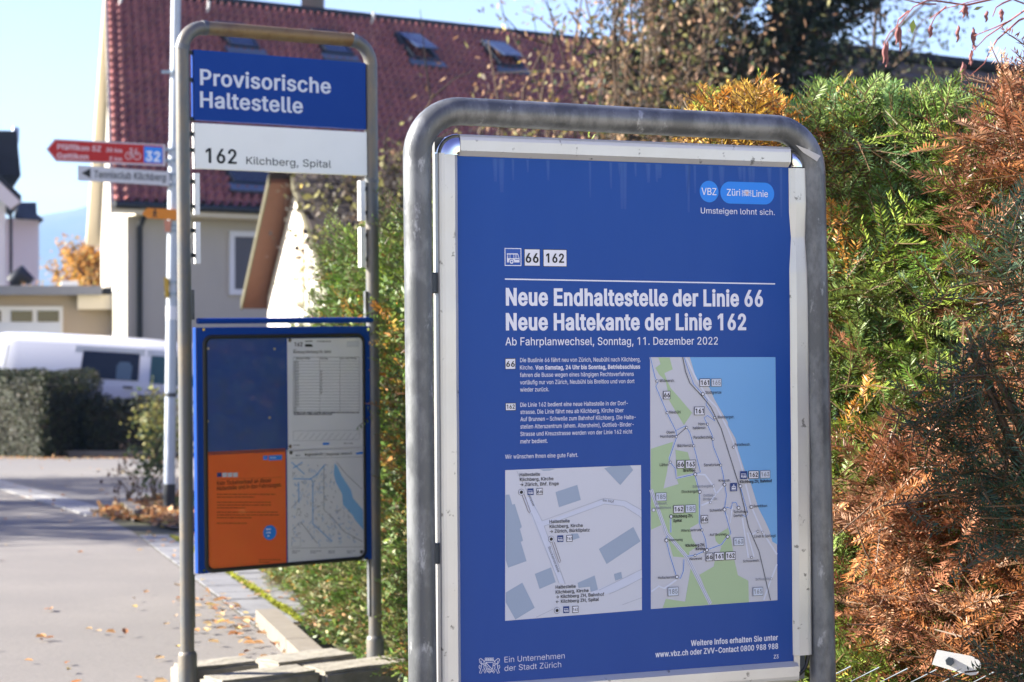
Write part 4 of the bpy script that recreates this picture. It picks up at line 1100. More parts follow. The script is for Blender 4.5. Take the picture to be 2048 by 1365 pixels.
# ------------------------------------------------------------------ ground, road, pavement, kerb
def sheet(name, pts, m, dz, sub=0):
    k = MB()
    vs = [Vector((x, y, gz(y) + dz)) for x, y in pts]
    k.add(vs, tessellate_polygon([vs]), m)
    o = k.build(name)
    for f in o.data.polygons: pass
    return tag(o, kind='structure')
ys = [-30, 0, 10, 20, 30, 50, 70, 110, 160, 250, 400, 900, 1600, 6000]
def gz2(y): return gz(y) if y <= 70 else max(gz(70) - (y - 70) * 0.09, -16.0)
xs = [-6000, -400, -60, -15, 0, 15, 60, 400, 6000]
k = MB()
vs = [(x, y, gz2(y)) for y in ys for x in xs]; n = len(xs)
k.add(vs, [(j * n + i, j * n + i + 1, (j + 1) * n + i + 1, (j + 1) * n + i) for j in range(len(ys) - 1) for i in range(n - 1)],
      mat('grass_soil', '#4a4a2e', 0.95, noise=(1.5, 0.8, '#3a3022'), bump=(20, 0.4)))
tag(k.build('ground'), kind='structure')
ASPH = mat('asphalt', '#6f6b67', 0.9, noise=(0.9, 0.6, '#807b75', (1, 1, 1), 0.4, 0.7), noise2=(70, 0.6, '#5e5b58', (1, 1, 1), 0.45, 0.62), bump=(500, 0.5, 0.003))
Lx = lambda y: -1.08 - 0.2817 * (y - 8.24)          # edge between asphalt and paved strip
sheet('bounce_forecourt', [(-40, -60), (40, -60), (40, 2.2), (.9, 2.2), (Lx(0) + .02, 0), (Lx(-1), -1.0), (-40, -1.0)], mat('bounce_pale', '#d6ccb8', 0.9, noise=(1.1, 0.4, '#c2b8a4'), bump=(90, .3, .004)), 0.004)  # unseen pale sheet added behind the camera to bounce sunlight onto the signs
road_pts = [(-14, -0.98), (Lx(-.98) - .02, -.98), (Lx(0) - 0.0, 0), (Lx(8.76), 8.76), (Lx(13.7), 13.7), (-3.19, 15.4), (-6.6, 23.5), (-7.9, 29.2), (-14, 29.2)]
sheet('road', road_pts, ASPH, 0.004)
sheet('driveway', [(-3.23, 15.42), (-0.5, 27.0), (-0.6, 29.2), (-7.86, 29.2), (-6.55, 23.6)], mat('asphalt_old', '#6f6d6c', 0.9, noise=(2, 0.4, '#6d6a66'), noise2=(250, 0.4, '#5c5957'), bump=(400, 0.4, 0.003)), 0.006)
SETT = mat('granite_sett', '#9b9a98', 0.85, noise=(9, 0.5, '#83817e', (1, 1, 1), 0.4, 0.65), bump=(120, 0.4, 0.004))
k = MB()
a = Vector((-3.19, 15.4)); b = Vector((-6.6, 23.5)); d = (b - a); L_ = d.length; d.normalize(); pn = Vector((d.y, -d.x))
i = 0; t = 0.0
while t < L_ - 0.2:
    for j in range(2):
        o = a + d * (t + 0.02) + pn * (j * 0.16 - 0.1)
        k2 = [o, o + d * 0.19, o + d * 0.19 + pn * 0.145, o + pn * 0.145]
        k.prism([(q.x, q.y, gz(q.y) + 0.002) for q in k2], (0, 0, 0.012), SETT)
    t += 0.21
tag(k.build('gutter'), kind='structure')
# paved strip of slabs
SLABM = mat('concrete_paver', '#77787b', 0.85, noise=(6, 0.5, '#565659', (1, 1, 1), 0.4, 0.65), bump=(90, 0.3, 0.003))
k = MB()
rs = random.Random(3)
dirv = Vector((-0.2712, 0.9625)); side = Vector((0.9625, 0.2712))
base0 = Vector((Lx(8.22), 8.22))
t = 0.0
while t < 5.2:
    for j in range(4):
        o = base0 + dirv * (t + 0.006) + side * (0.012 + j * 0.205)
        q4_ = [o, o + side * 0.19, o + side * 0.19 + dirv * 0.31, o + dirv * 0.31]
        h = rs.uniform(0, 0.006)
        k.prism([(q.x, q.y, gz(q.y) + 0.001) for q in q4_], (0, 0, 0.005 + h * .6), SLABM)
    t += 0.326
tag(k.build('pavement'), kind='structure')
def moss_strip(name, pts, w, n, seed):
    r = np.random.default_rng(seed)
    pts = np.array(pts); seg = np.linalg.norm(np.diff(pts, axis=0), axis=1); cum = np.r_[0, np.cumsum(seg)]
    s = r.uniform(0, cum[-1], n)
    s = s[(np.sin(s * 5.1) + r.normal(0, .8, n)) > -0.5]; n = len(s)
    P = np.c_[np.interp(s, cum, pts[:, 0]), np.interp(s, cum, pts[:, 1])] + r.normal(0, w, (n, 2))
    h = r.uniform(0.006, 0.018, n)
    z = gz(P[:, 1]) + 0.006
    a = r.uniform(0, 6.28, n); wv = 0.010
    V = np.zeros((n, 4, 3)); lean = r.normal(0, 0.012, (n, 2))
    V[:, 0] = np.c_[P[:, 0] - wv * np.cos(a), P[:, 1] - wv * np.sin(a), z]; V[:, 1] = np.c_[P[:, 0] + wv * np.cos(a), P[:, 1] + wv * np.sin(a), z]
    V[:, 2] = np.c_[P + lean + 0.5 * wv, z + h]; V[:, 3] = np.c_[P + lean - 0.5 * wv, z + h * 0.9]
    T = np.repeat(np.array([[0.34, 0.36, 0.045]]) * r.uniform(0.7, 1.25, (n, 1)), 4, 0)
    o = np_mesh(name, V.reshape(-1, 3), np.arange(n * 4).reshape(-1, 4), mat('moss', '#7a8a20', 0.9, attr=True, transl=0.3), T)
    return tag(o, kind='stuff')
js = [0.11 + j * 0.205 - 0.103 for j in (1, 2)]
o = base0
moss_strip('moss', [tuple(base0 + side * 0.213 + dirv * 0.0), tuple(base0 + side * 0.213 + dirv * 5.0)], 0.0055, 2600, 4)
moss_strip('moss', [tuple(base0 + side * 0.418 + dirv * 0.0), tuple(base0 + side * 0.418 + dirv * 4.5)], 0.006, 1700, 5)
# kerb: low white stone wall edging the hedge
k = MB()
KS = mat('kerb_stone', '#7a7368', 0.85, noise=(14, 0.4, '#5e574c'), bump=(80, 0.3, 0.004))
kd = Vector((0.235, -0.972)); kp = Vector((0.972, 0.235)); k0 = Vector((-1.056, 8.2))
for i in range(2):
    a = k0 + kd * (i * 1.0 + 0.004); b = k0 + kd * (i * 1.0 + 0.996)
    vs = []
    for q, s_ in ((a, 0), (b, 0), (b, 1), (a, 1)):
        p_ = q + kp * (0.09 * s_); vs.append((p_.x, p_.y, gz(p_.y) - 0.02))
    k.prism(vs, (0, 0, 0.088), KS)
tag(k.build('kerb'), kind='structure')
# soil bed round the signpost with its kerb stone
sheet('soil', [(-2.35, 13.75), (-3.05, 15.3), (-0.7, 27.0), (3, 27), (3, 13.75)], mat('bed_soil', '#4c3a28', 0.95, noise=(8, 0.7, '#2f261b'), bump=(40, 0.6)), 0.02)
k = MB()
kq = [Gp(240, 1026), Gp(268, 1046), Gp(290, 1040), Gp(262, 1022)]
k.prism([(q.x, q.y, gz(q.y)) for q in kq], (0, 0, 0.09), KS)
tag(k.build('kerb'), kind='structure')
k = MB()
for (x0, y0, x1, y1) in ((-6.65, 28.9, -5.5, 28.6), (-5.5, 28.6, -4.9, 28.45)):
    k.prism([(x0, y0, gz(y0)), (x1, y1, gz(y1)), (x1, y1 + 0.14, gz(y1)), (x0, y0 + 0.14, gz(y0))], (0, 0, 0.10), KS)
tag(k.build('kerb'), kind='structure')

# ------------------------------------------------------------------ concrete weights on the stop's foot
CONC = mat('weathered_concrete', '#8f8a7e', 0.9, noise=(22, 0.6, '#6e6a60', (1, 1, 1), 0.4, 0.65), noise2=(6, 0.45, '#73744c', (1, 1, 1), 0.5, 0.75), bump=(70, 0.5, 0.006))
def block(ua, ub, y0, y1, h, label, yaw=0.0):
    Mb = BL.M @ Matrix.Translation(((ua + ub) / 2 - U0L, (y0 + y1) / 2, 0)) @ Matrix.Rotation(yaw, 4, 'Z')
    k = MB()
    w, d = (ub - ua) / 2, (y1 - y0) / 2
    bm = bmesh.new(); bmesh.ops.create_cube(bm, size=1)
    for v in bm.verts: v.co = Vector((v.co.x * 2 * w, v.co.y * 2 * d, (v.co.z + 0.5) * h))
    bmesh.ops.bevel(bm, geom=bm.edges[:], offset=0.012, segments=2, affect='EDGES')
    bmesh.ops.subdivide_edges(bm, edges=bm.edges[:], cuts=3, use_grid_fill=True)
    r = random.Random(int(ua * 1000 + y0 * 77))
    for v in bm.verts: v.co += Vector((r.uniform(-1, 1), r.uniform(-1, 1), r.uniform(-1, 1))) * 0.0018
    bm.verts.index_update()
    k.add([v.co.copy() for v in bm.verts], [[v.index for v in f.verts] for f in bm.faces], CONC)
    bm.free()
    o = k.build('concrete_block'); o.matrix_world = Mb; tag(o, label, 'concrete block', 'concrete weights on the stop sign foot')
u_ = lambda x, y: BL.U(x, y)[0]
block(u_(385, 1340), u_(532, 1336), 0.035, 0.17, 0.112, 'mossy concrete block behind the foot of the pole nearest the road')
block(u_(383, 1360), u_(580, 1350), -0.20, -0.05, 0.105, 'pale concrete block before the foot of the pole nearest the road')
block(u_(562, 1322), u_(728, 1316), 0.035, 0.20, 0.098, 'mossy concrete block behind the foot of the pole beside the hedge', 0.03)
block(u_(584, 1350), u_(768, 1344), -0.20, -0.04, 0.098, 'pale concrete block before the foot of the pole beside the hedge', 0.02)

# ------------------------------------------------------------------ foliage builders
def kites(P, D, Nn, ln, wd, mid=0.4):
    """one leaf-shaped quad each: root P, direction D, normal Nn"""
    S = nrm(np.cross(D, Nn))
    ln = np.asarray(ln).reshape(-1, 1); wd = np.asarray(wd).reshape(-1, 1)
    V = np.stack([P, P + D * ln * mid + S * wd * .5, P + D * ln, P + D * ln * mid - S * wd * .5], 1)
    return V.reshape(-1, 3), np.arange(len(P) * 4).reshape(-1, 4)
def rdirs(r, n): return nrm(r.normal(size=(n, 3)))

class Fol:
    def __init__(s): s.V = []; s.F = []; s.T = []; s.n = 0
    def add(s, V, F, T):
        s.V.append(V); s.F.append(F + s.n); s.T.append(T); s.n += len(V)
    def build(s, name, m, parent=None, loc=None):
        return np_mesh(name, np.concatenate(s.V), np.concatenate(s.F), m, np.concatenate(s.T), parent, loc)

def yew_shoots(fo, r, B, D, ln, col, nn=40, nl=0.022, nw=0.0031, stem=(0.13, 0.08, 0.04), sw=0.0016, up=(0, 0, 1)):
    n = len(B)
    up = np.broadcast_to(np.array(up, float), (n, 3)) + r.normal(0, 0.35, (n, 3))
    S = nrm(np.cross(D, up)); Nn = nrm(np.cross(S, D))
    t = (np.arange(nn) + .5) / nn
    sg = np.where(np.arange(nn) % 2 == 0, 1.0, -1.0)
    bend = r.normal(0, 0.10, (n, 1)) + 0.05
    ax = B[:, None] + D[:, None] * (ln[:, None, None] * t[None, :, None]) - Nn[:, None] * (bend[:, :, None] * ln[:, None, None] * (t ** 2)[None, :, None])
    ang = np.radians(66 - 34 * t ** 2)[None, :] + r.normal(0, 0.13, (n, nn))
    lift = 0.22 + r.normal(0, 0.18, (n, nn))
    ND = nrm(S[:, None] * (sg[None, :] * np.sin(ang))[..., None] + D[:, None] * np.cos(ang)[..., None] + Nn[:, None] * lift[..., None])
    NN = nrm(Nn[:, None] + r.normal(0, 0.25, (n, nn, 3)))
    l = nl * (0.62 + 0.38 * np.sin(np.pi * np.clip(t * 0.9 + 0.08, 0, 1)))[None, :] * r.uniform(0.8, 1.15, (n, nn))
    V, F = kites(ax.reshape(-1, 3), ND.reshape(-1, 3), NN.reshape(-1, 3), l.ravel(), np.full(n * nn, nw) * r.uniform(.8, 1.2, n * nn), 0.5)
    c = col[:, None] * r.uniform(0.75, 1.25, (n, nn, 1)) * (0.9 + 0.2 * t[None, :, None])
    fo.add(V, F, np.repeat(c.reshape(-1, 3), 4, 0))
    # stem: three-sided
    T = B + D * ln[:, None] * 0.98 - Nn * bend * ln[:, None] * 0.96
    for a, b in (((0, 1)), ((1, 2)), ((2, 0))):
        offs = [S * sw, Nn * sw - S * sw * .5, -Nn * sw - S * sw * .5]
        Vs = np.stack([B + offs[a], B + offs[b], T + offs[b] * .5, T + offs[a] * .5], 1).reshape(-1, 3)
        fo.add(Vs, np.arange(n * 4).reshape(-1, 4), np.repeat(np.broadcast_to(np.array(stem), (n, 3)), 4, 0))

def sprays(fo, r, P, D, L, col, ns=7, nn=28, nl=0.022, nw=0.0031, sl=0.10):
    """flat yew sprays: a leading shoot with side shoots to either hand"""
    n = len(P)
    up = nrm(np.array([[0, -0.35, 1.0]]) + r.normal(0, .4, (n, 3)))
    S = nrm(np.cross(D, up)); N = nrm(np.cross(S, D))
    jit = lambda: col * r.uniform(0.8, 1.2, (n, 1))
    yew_shoots(fo, r, P, D, L, jit(), int(nn * 1.7), nl, nw, up=(0, -.3, 1))
    for k in range(ns):
        t = 0.22 + 0.68 * k / max(ns - 1, 1)
        sg = 1 if k % 2 == 0 else -1
        B = P + D * (L * t)[:, None]
        d = nrm(D * 0.62 + S * sg * (0.75 + r.normal(0, .12, (n, 1))) + N * r.normal(0.05, .2, (n, 1)))
        yew_shoots(fo, r, B, d, sl * (1.15 - 0.6 * t) * r.uniform(.75, 1.25, n), jit(), nn, nl, nw, up=(0, -.3, 1))

YEWM = mat('yew_needles', '#3f5a20', 0.45, spec=0.3, attr=True, transl=0.22)
LEAFM = mat('leaves', '#5a6a30', 0.6, spec=0.3, attr=True, transl=0.3)
BARK = mat('bark', '#5b4a3a', 0.9, noise=(30, 0.6, '#3a2f25'), bump=(60, 0.5, 0.01))
TWIG = mat('twigs', '#2c2520', 0.9)
C_ = lambda *a: np.array(a, float)
GREEN = C_(0.10, 0.19, 0.03); YGREEN = C_(0.22, 0.30, 0.045); BROWN = C_(0.30, 0.125, 0.065); TAN = C_(0.42, 0.24, 0.145)
ORANGE = C_(0.46, 0.20, 0.035); BLUEG = C_(0.045, 0.085, 0.05); GOLD = C_(0.42, 0.27, 0.05)

def pxW(x, y, Z):
    return np.c_[(x - CX) / FPX * Z, Z, EYE - (y - CY) / FPX * Z]

# ------------------------------------------------------------------ the yew hedge beside the information sign
r = np.random.default_rng(21)
def topline(x):
    return np.interp(x, [1250, 1380, 1400, 1470, 1540, 1565, 1600, 1640, 1700, 1760, 1850, 1900, 1960, 2010, 2060, 2200],
                     [300, 285, 275, 270, 265, 250, 215, 180, 165, 185, 175, 190, 215, 170, 150, 150])
def front(x): return np.interp(x, [1250, 1500, 1650, 1800, 1950, 2200], [4.5, 4.25, 4.05, 3.9, 3.8, 3.7])
def yew_layer(fo, n, zlo, zhi, sel, colf, L=(0.16, 0.30), ns=7, nn=28, tilt=0.5, back=1.0, xr=(1270, 2560), yr=(90, 1460)):
    x = r.uniform(*xr, n); y = r.uniform(*yr, n)
    k = (y > topline(x) + 55) & sel(x, y)
    x, y = x[k], y[k]; n = len(x)
    Z = front(x) + zlo + (zhi - zlo) * r.uniform(0, 1, n)
    P = pxW(x, np.minimum(y, 1345), Z)
    D = nrm(np.c_[r.normal(-0.25, .7, n), r.normal(-0.55 * back, .35, n), r.normal(tilt, .5, n)])
    Lr = r.uniform(*L, n)
    P = P - D * (Lr * 0.75)[:, None]
    sprays(fo, r, P, D, Lr, colf(x, y, n), ns, nn)
def pick(n, opts, w):
    w = np.array(w, float); w /= w.sum()
    i = r.choice(len(opts), n, p=w)
    return np.array(opts)[i] * r.uniform(.8, 1.2, (n, 1))
def greens(x, y, n):
    c = pick(n, [GREEN, YGREEN, C_(.15, .22, .05), C_(.20, .27, .06), C_(.08, .15, .05)], [3, 3, 3, 2, 1.6])
    o = r.uniform(0, 1, n) < np.where(x < 1740, np.where((y > 250) & (y < 640), .22, .10), .05)
    c[o] = pick(o.sum(), [ORANGE, GOLD, BROWN], [2, 2, 1]) if o.sum() else c[o]
    t = x < 1600
    c[t] = pick(t.sum(), [GREEN, YGREEN, GOLD], [2, 2, .8]) if t.sum() else c[t]
    return c
def browns(x, y, n): return pick(n, [BROWN, TAN, C_(.18, .075, .04), C_(.42, .17, .06)], [4, 2, 2.2, 1.8])
yew = empty('yew_hedge', Vector((0.9, 4.2, gz(4.2))), 'bushy green yew hedge beside the blue notice poster, partly turned yellow', 'hedge')
fo = Fol()
yew_layer(fo, 1500, -0.05, 0.30, lambda x, y: ~((y > 900) & (y < 1240) & (x > 1700) & (r.uniform(0, 1, len(x)) < .7)), greens)
yew_layer(fo, 950, 0.30, 0.75, lambda x, y: y > 0, greens, L=(0.2, 0.34), ns=6, nn=20)
# the yellowed sprigs standing up behind the sign's top rail
n = 34
x = r.uniform(1385, 1560, n); base = pxW(x, np.full(n, 330.), r.uniform(3.95, 4.2, n))
tip = pxW(x + (x - 1470) * 0.08 + r.normal(0, 8, n), np.interp(x, [1370, 1420, 1510, 1575], [205, 168, 160, 225]) + np.abs(r.normal(0, 26, n)), base[:, 1] + r.normal(0, .05, n))
D = nrm(tip - base); L = np.linalg.norm(tip - base, axis=1)
sprays(fo, r, base, D, L, pick(n, [GOLD, ORANGE, YGREEN, C_(.5, .26, .05)], [3, 2, 1.2, 2]), 9, 22, nl=0.018, nw=0.0032, sl=0.075)
# green top sprigs
n = 60
x = r.uniform(1590, 1905, n); base = pxW(x, topline(x) + 150, front(x) + r.uniform(.05, .35, n))
tip = pxW(x + r.normal(10, 45, n), topline(x) - 8 + np.abs(r.normal(0, 45, n)), base[:, 1])
D = nrm(tip - base); L = np.linalg.norm(tip - base, axis=1)
sprays(fo, r, base, D, L, greens(x, topline(x), n), 9, 24)
fo.build('foliage', YEWM, yew, -yew.location)
# inner foliage in darker leaves, added to darken and close the hedge's core
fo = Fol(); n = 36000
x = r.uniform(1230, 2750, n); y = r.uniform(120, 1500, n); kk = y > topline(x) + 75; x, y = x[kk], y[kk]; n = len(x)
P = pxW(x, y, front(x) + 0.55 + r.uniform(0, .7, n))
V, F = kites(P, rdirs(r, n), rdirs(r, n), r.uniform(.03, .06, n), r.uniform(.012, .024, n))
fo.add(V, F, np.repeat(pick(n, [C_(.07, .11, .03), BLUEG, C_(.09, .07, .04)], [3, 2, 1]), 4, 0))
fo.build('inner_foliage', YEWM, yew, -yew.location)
k = MB()
rr = random.Random(11)
for i in range(14):
    X = rr.uniform(0.6, 1.35); Y = rr.uniform(4.4, 4.8)
    pts_ = [Vector((X, Y, gz(Y)))]
    for j in range(6):
        pts_.append(pts_[-1] + Vector((rr.uniform(-.09, .05), rr.uniform(-.07, .03), rr.uniform(.18, .30))))
    k.tube(pts_, [0.011 - 0.0015 * j for j in range(7)], BARK, n=6)
k.build('stems', yew, -yew.location)

dead = empty('dead_yew', Vector((1.05, 3.75, gz(3.75))), 'dying yew with dry reddish brown needles in front of green hedge', 'shrub')
fo = Fol()
def bsel(x, y):
    a = (x < 2350) & (y > 855) & (y < 1300) & (x > 1690 - (y > 1000) * 60)
    b = (x > 1905 + np.clip((y - 100) * 0.05, 0, 40)) & (x < 2250) & (y < 640) & (r.uniform(0, 1, len(x)) < .42)
    c = (x > 1740) & (y > 740) & (y < 960) & (x + y * .5 > 2250)
    d = (x > 1960) & (x < 2300)
    q = r.uniform(0, 1, len(x))
    return (a & (q < .8)) | b | (c & (q < .4)) | (d & (q < .35) & (y > 600))
yew_layer(fo, 1450, -0.22, 0.12, bsel, browns, L=(0.14, 0.26), ns=7, nn=27, tilt=0.25)
n = 12
x = r.uniform(1930, 2120, n); base = pxW(x + 40, np.full(n, 330.) + r.uniform(-60, 60, n), front(x) - .1)
tip = pxW(x + r.normal(-10, 30, n), np.interp(x, [1930, 1990, 2060, 2120], [235, 110, 60, 60]) + np.abs(r.normal(0, 55, n)), base[:, 1])
D = nrm(tip - base); L = np.linalg.norm(tip - base, axis=1)
sprays(fo, r, base, D, L, browns(x, x, n), 8, 22)
fo.build('foliage', YEWM, dead, -dead.location)
k = MB()
for i in range(22):
    x0, y0 = rr.uniform(1960, 2120), 1400
    x1, y1 = rr.uniform(1780, 2060), rr.uniform(620, 1000)
    zz = rr.uniform(3.72, 3.98)
    pts_ = []
    for j in range(7):
        t = j / 6
        pts_.append(W(x0 + (x1 - x0) * t ** 1.5 + rr.uniform(-10, 10), y0 + (y1 - y0) * t, zz + rr.uniform(-.015, .015)))
    pts_[0].z = gz(zz)
    rad = rr.uniform(.003, .0075)
    k.tube(pts_, [rad * (1 - .1 * j) for j in range(7)], BARK, n=6)
for i in range(8):
    x0, y0 = rr.uniform(1750, 2060), rr.uniform(950, 1330)
    zz = rr.uniform(3.65, 3.85); L = rr.uniform(40, 150); a = rr.uniform(-.9, 1.2)
    k.tube([W(x0, y0, zz), W(x0 - L * .5 * math.cos(a) - 4, y0 - L * .5 * math.sin(a) + 5, zz), W(x0 - L * math.cos(a), y0 - L * math.sin(a), zz - .02)], [.0022, .0018, .0012], BARK, n=5)
k.build('stems', dead, -dead.location)
# yew branch reaching into the sign's shadow, its needles also coloured for shade
near = empty('shade_tinted_yew', Vector((0.95, 3.2, gz(3.2))), 'yew tinted dark blue green for the shade at the edge of the dry brown yew', 'shrub')
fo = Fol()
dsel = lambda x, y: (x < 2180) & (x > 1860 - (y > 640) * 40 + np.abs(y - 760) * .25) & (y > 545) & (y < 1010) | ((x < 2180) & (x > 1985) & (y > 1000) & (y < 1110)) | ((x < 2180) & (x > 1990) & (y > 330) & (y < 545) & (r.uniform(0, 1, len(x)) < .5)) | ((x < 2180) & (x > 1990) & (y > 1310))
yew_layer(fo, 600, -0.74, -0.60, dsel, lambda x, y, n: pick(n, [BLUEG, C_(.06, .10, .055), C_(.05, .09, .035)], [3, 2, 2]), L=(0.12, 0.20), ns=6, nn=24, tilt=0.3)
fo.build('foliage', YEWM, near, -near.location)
k = MB()
for i in range(9):
    zz = rr.uniform(3.1, 3.2); x1, y1 = rr.uniform(1900, 2080), rr.uniform(640, 900)
    p1 = W(x1, y1, zz); p0 = Vector((.95 + rr.uniform(0, .15), zz + .05, gz(zz)))
    k.tube([p0, p0.lerp(p1, .4) + Vector((.05, 0, .05)), p0.lerp(p1, .75) + Vector((.03, 0, .02)), p1], [.009, .007, .005, .003], BARK, n=6)
k.build('stem', near, -near.location)

# ------------------------------------------------------------------ wire fence at the foot of the yew
fence = empty('wire_fence', Vector((1.0, 3.6, gz(3.6))), 'grey diamond wire mesh fence poking out of the yew at ground level', 'fence')
FD = Vector((0.97, -0.24, 0)).normalized(); F0 = Vector((0.56, 3.43, 0))
k = MB(); ztop = 0.56; WIRE = mat('fence_wire', '#8d979c', 0.4, metal=0.5)
dw = 0.048
nrow = int((ztop - 0.06) / (dw / 1.0)) * 1
for i in range(30):
    pts_ = []
    for j in range(2 * nrow + 1):
        s_ = i * dw + (dw / 2 if j % 2 == 0 else -dw / 2) * 1.0
        p_ = F0 + FD * s_; pts_.append((p_.x, p_.y - (0.0022 if (j % 2) else -0.0022), 0.06 + (ztop - 0.06) * j / (2 * nrow)))
    k.tube(pts_, 0.0014, WIRE, n=5, smooth=False)
k.build('wire_mesh', fence, -fence.location)
k = MB()
for s_ in (1.45,):
    p_ = F0 + FD * s_; k.tube([(p_.x, p_.y + .03, gz(p_.y)), (p_.x, p_.y + .03, ztop + .05)], 0.02, GALV, n=12)
k.build('post', fence, -fence.location)
k = MB()
c0 = W(1914, 1326, 3.36); M = Matrix.Translation(c0) @ Matrix.Rotation(math.radians(11), 4, 'Y') @ Matrix.Rotation(math.radians(-14), 4, 'Z')
outl = [(-.040, -.012), (.025, -.016), (.034, -.013), (.039, -.005), (.039, .006), (.034, .013), (.022, .016), (-.036, .014)]
k.prism([(x, 0, z) for x, z in outl], (0, .003, 0), mat('zinc_plate', '#d2d2d0', 0.4, metal=0.3), M)
k.build('tension_plate', fence, -fence.location)
k = MB(); k.tube([M @ Vector((-.012, 0, 0)), M @ Vector((-.012, -.008, 0))], 0.0075, DARKST, n=6); k.build('bolt', fence, -fence.location)

# ------------------------------------------------------------------ clipped hedge along the pavement
ch = empty('clipped_hedge', Vector((0.4, 8, gz(8))), 'long clipped hedge with a few orange leaves behind the bus stop sign', 'hedge')
r = np.random.default_rng(33)
def hx(y): return np.interp(y, [4.7, 5.2, 6.2, 7.3, 8.7, 9.4, 10.6, 12.0], [0.34, 0.00, -0.34, -0.69, -1.00, -1.02, -1.26, -1.50])
def htop(y): return np.interp(y, [4.6, 5.2, 6.0, 6.9, 7.6, 8.3, 9.0, 9.35, 9.5, 12.0], [1.36, 1.40, 1.45, 1.45, 1.36, 1.15, .9, 0.6, 0.25, 0.12])
fo = Fol()
def hedge_pts(n, dlo, dhi):
    y = r.uniform(4.8, 12.0, n); h = htop(y) + 0.05 * np.sin(y * 5.3) ; f = r.uniform(0, 1, n)
    z = gz(y) + 0.03 + (h - gz(y)) * f
    bulge = 0.05 * np.sin(y * 3.1 + 2 * f) + 0.04 * np.sin(z * 6 + y * 1.7)
    x = hx(y) + bulge + r.uniform(dlo, dhi, n) + 0.10 * np.abs(f - .45)
    return np.c_[x, y, z], f
P, f = hedge_pts(10500, -0.02, 0.12)
n = len(P); D = nrm(np.c_[r.normal(-.75, .45, n), r.normal(-.25, .5, n), r.normal(.35, .5, n)])
zn = P[:, 2]
low = np.clip((0.75 - zn) / 0.6, 0, 1)
col = pick(n, [GREEN, YGREEN, C_(.14, .21, .06), C_(.18, .22, .09)], [5, 2, 4, 2])
tn = r.uniform(0, 1, n) < .30 * low; col[tn] = pick(tn.sum(), [C_(.36, .31, .15), C_(.40, .20, .08)], [3, 1])
og = (r.uniform(0, 1, n) < np.where((P[:, 1] < 6.9) & (zn > .5) & (zn < 1.25), .24, .03)); col[og] = pick(og.sum(), [ORANGE, GOLD, BROWN], [3, 2, 1])
yew_shoots(fo, r, P, D, r.uniform(.06, .13, n), col, 18, 0.024, 0.0048)
P, f = hedge_pts(30000, -0.05, 0.10); n = len(P)
V, F = kites(P, nrm(np.c_[r.normal(-.5, .6, n), r.normal(-.2, .7, n), r.normal(.2, .7, n)]), nrm(np.c_[r.normal(-.6, .5, n), r.normal(-.2, .5, n), r.normal(.5, .5, n)]), r.uniform(.018, .036, n), r.uniform(.010, .017, n))
col = pick(n, [GREEN, YGREEN, C_(.11, .18, .045), C_(.07, .12, .03)], [5, 1.5, 4, 3]) * .85; low = np.clip((0.6 - P[:, 2]) / 0.6, 0, 1); tn = r.uniform(0, 1, n) < .35 * low; col[tn] = pick(tn.sum(), [C_(.30, .30, .14), C_(.36, .31, .15), C_(.40, .20, .08)], [3, 2, 1])
og = r.uniform(0, 1, n) < np.where((P[:, 1] < 6.9) & (P[:, 2] > .5) & (P[:, 2] < 1.25), .15, .02); col[og] = pick(og.sum(), [ORANGE, GOLD], [3, 2])
fo.add(V, F, np.repeat(col, 4, 0))
y = r.uniform(4.8, 12, 2600); y = np.minimum(y, r.uniform(4.8, 9.3, 2600)); P = np.c_[hx(y) + r.uniform(0, .85, 2600), y, htop(y) + r.normal(0, .035, 2600) + 0.05 * np.sin(y * 5.3)]
n = len(P); D = nrm(np.c_[r.normal(-.2, .5, n), r.normal(-.2, .5, n), r.uniform(.4, 1, n)])
yew_shoots(fo, r, P, D, r.uniform(.06, .15, n), pick(n, [GREEN, YGREEN, C_(.13, .17, .05)], [3, 2, 3]), 18, 0.024, 0.0048)
fo.build('foliage', YEWM, ch, -ch.location)
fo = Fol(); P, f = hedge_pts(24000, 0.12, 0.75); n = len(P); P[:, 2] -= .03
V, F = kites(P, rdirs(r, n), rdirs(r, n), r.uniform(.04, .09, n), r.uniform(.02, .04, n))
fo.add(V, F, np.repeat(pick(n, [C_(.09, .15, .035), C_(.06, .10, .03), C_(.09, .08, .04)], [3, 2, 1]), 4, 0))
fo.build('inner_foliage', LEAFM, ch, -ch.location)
k = MB()
for i in range(30):
    Y = rr.uniform(5, 11.8); X = float(hx(Y)) + rr.uniform(.25, .6)
    k.tube([(X, Y, gz(Y)), (X + rr.uniform(-.1, .1), Y + rr.uniform(-.1, .1), gz(Y) + .7), (X + rr.uniform(-.15, .1), Y + rr.uniform(-.1, .1), gz(Y) + 1.25)], [.014, .010, .005], BARK, n=6)
k.build('stems', ch, -ch.location)

# ------------------------------------------------------------------ red-roofed house
def V2(x, y): return Vector((x, y, 0))
th = math.radians(35); ph = math.radians(14)
e1 = V2(math.cos(th), math.sin(th)); e2 = V2(-math.sin(ph), math.cos(ph)); n1 = V2(math.sin(th), -math.cos(th)); ng = V2(-math.cos(ph), -math.sin(ph))
A = V2((254 - CX) / FPX * 38, 38.0)
HL, HWD = 19.0, 12.0
house = empty('house', Vector((A.x, A.y, gz(38) - 0.3)), 'large pale house with steep red tiled roof and skylights behind the bus stop', 'house')
hl = -house.location
WALLG = mat('render_grey', '#b7b0a2', 0.9, noise=(3, 0.2, '#a29e94'), bump=(60, 0.15, 0.004))
CREAM = mat('cream_paint', '#d9cfb8', 0.7)
WHITEP = mat('white_paint', '#dcdcdc', 0.5)
z0, zE, zR = gz(38) - 0.3, 3.80, 8.82
B_ = A + e2 * HWD; Cc = A + e1 * HL; Dd = B_ + e1 * HL
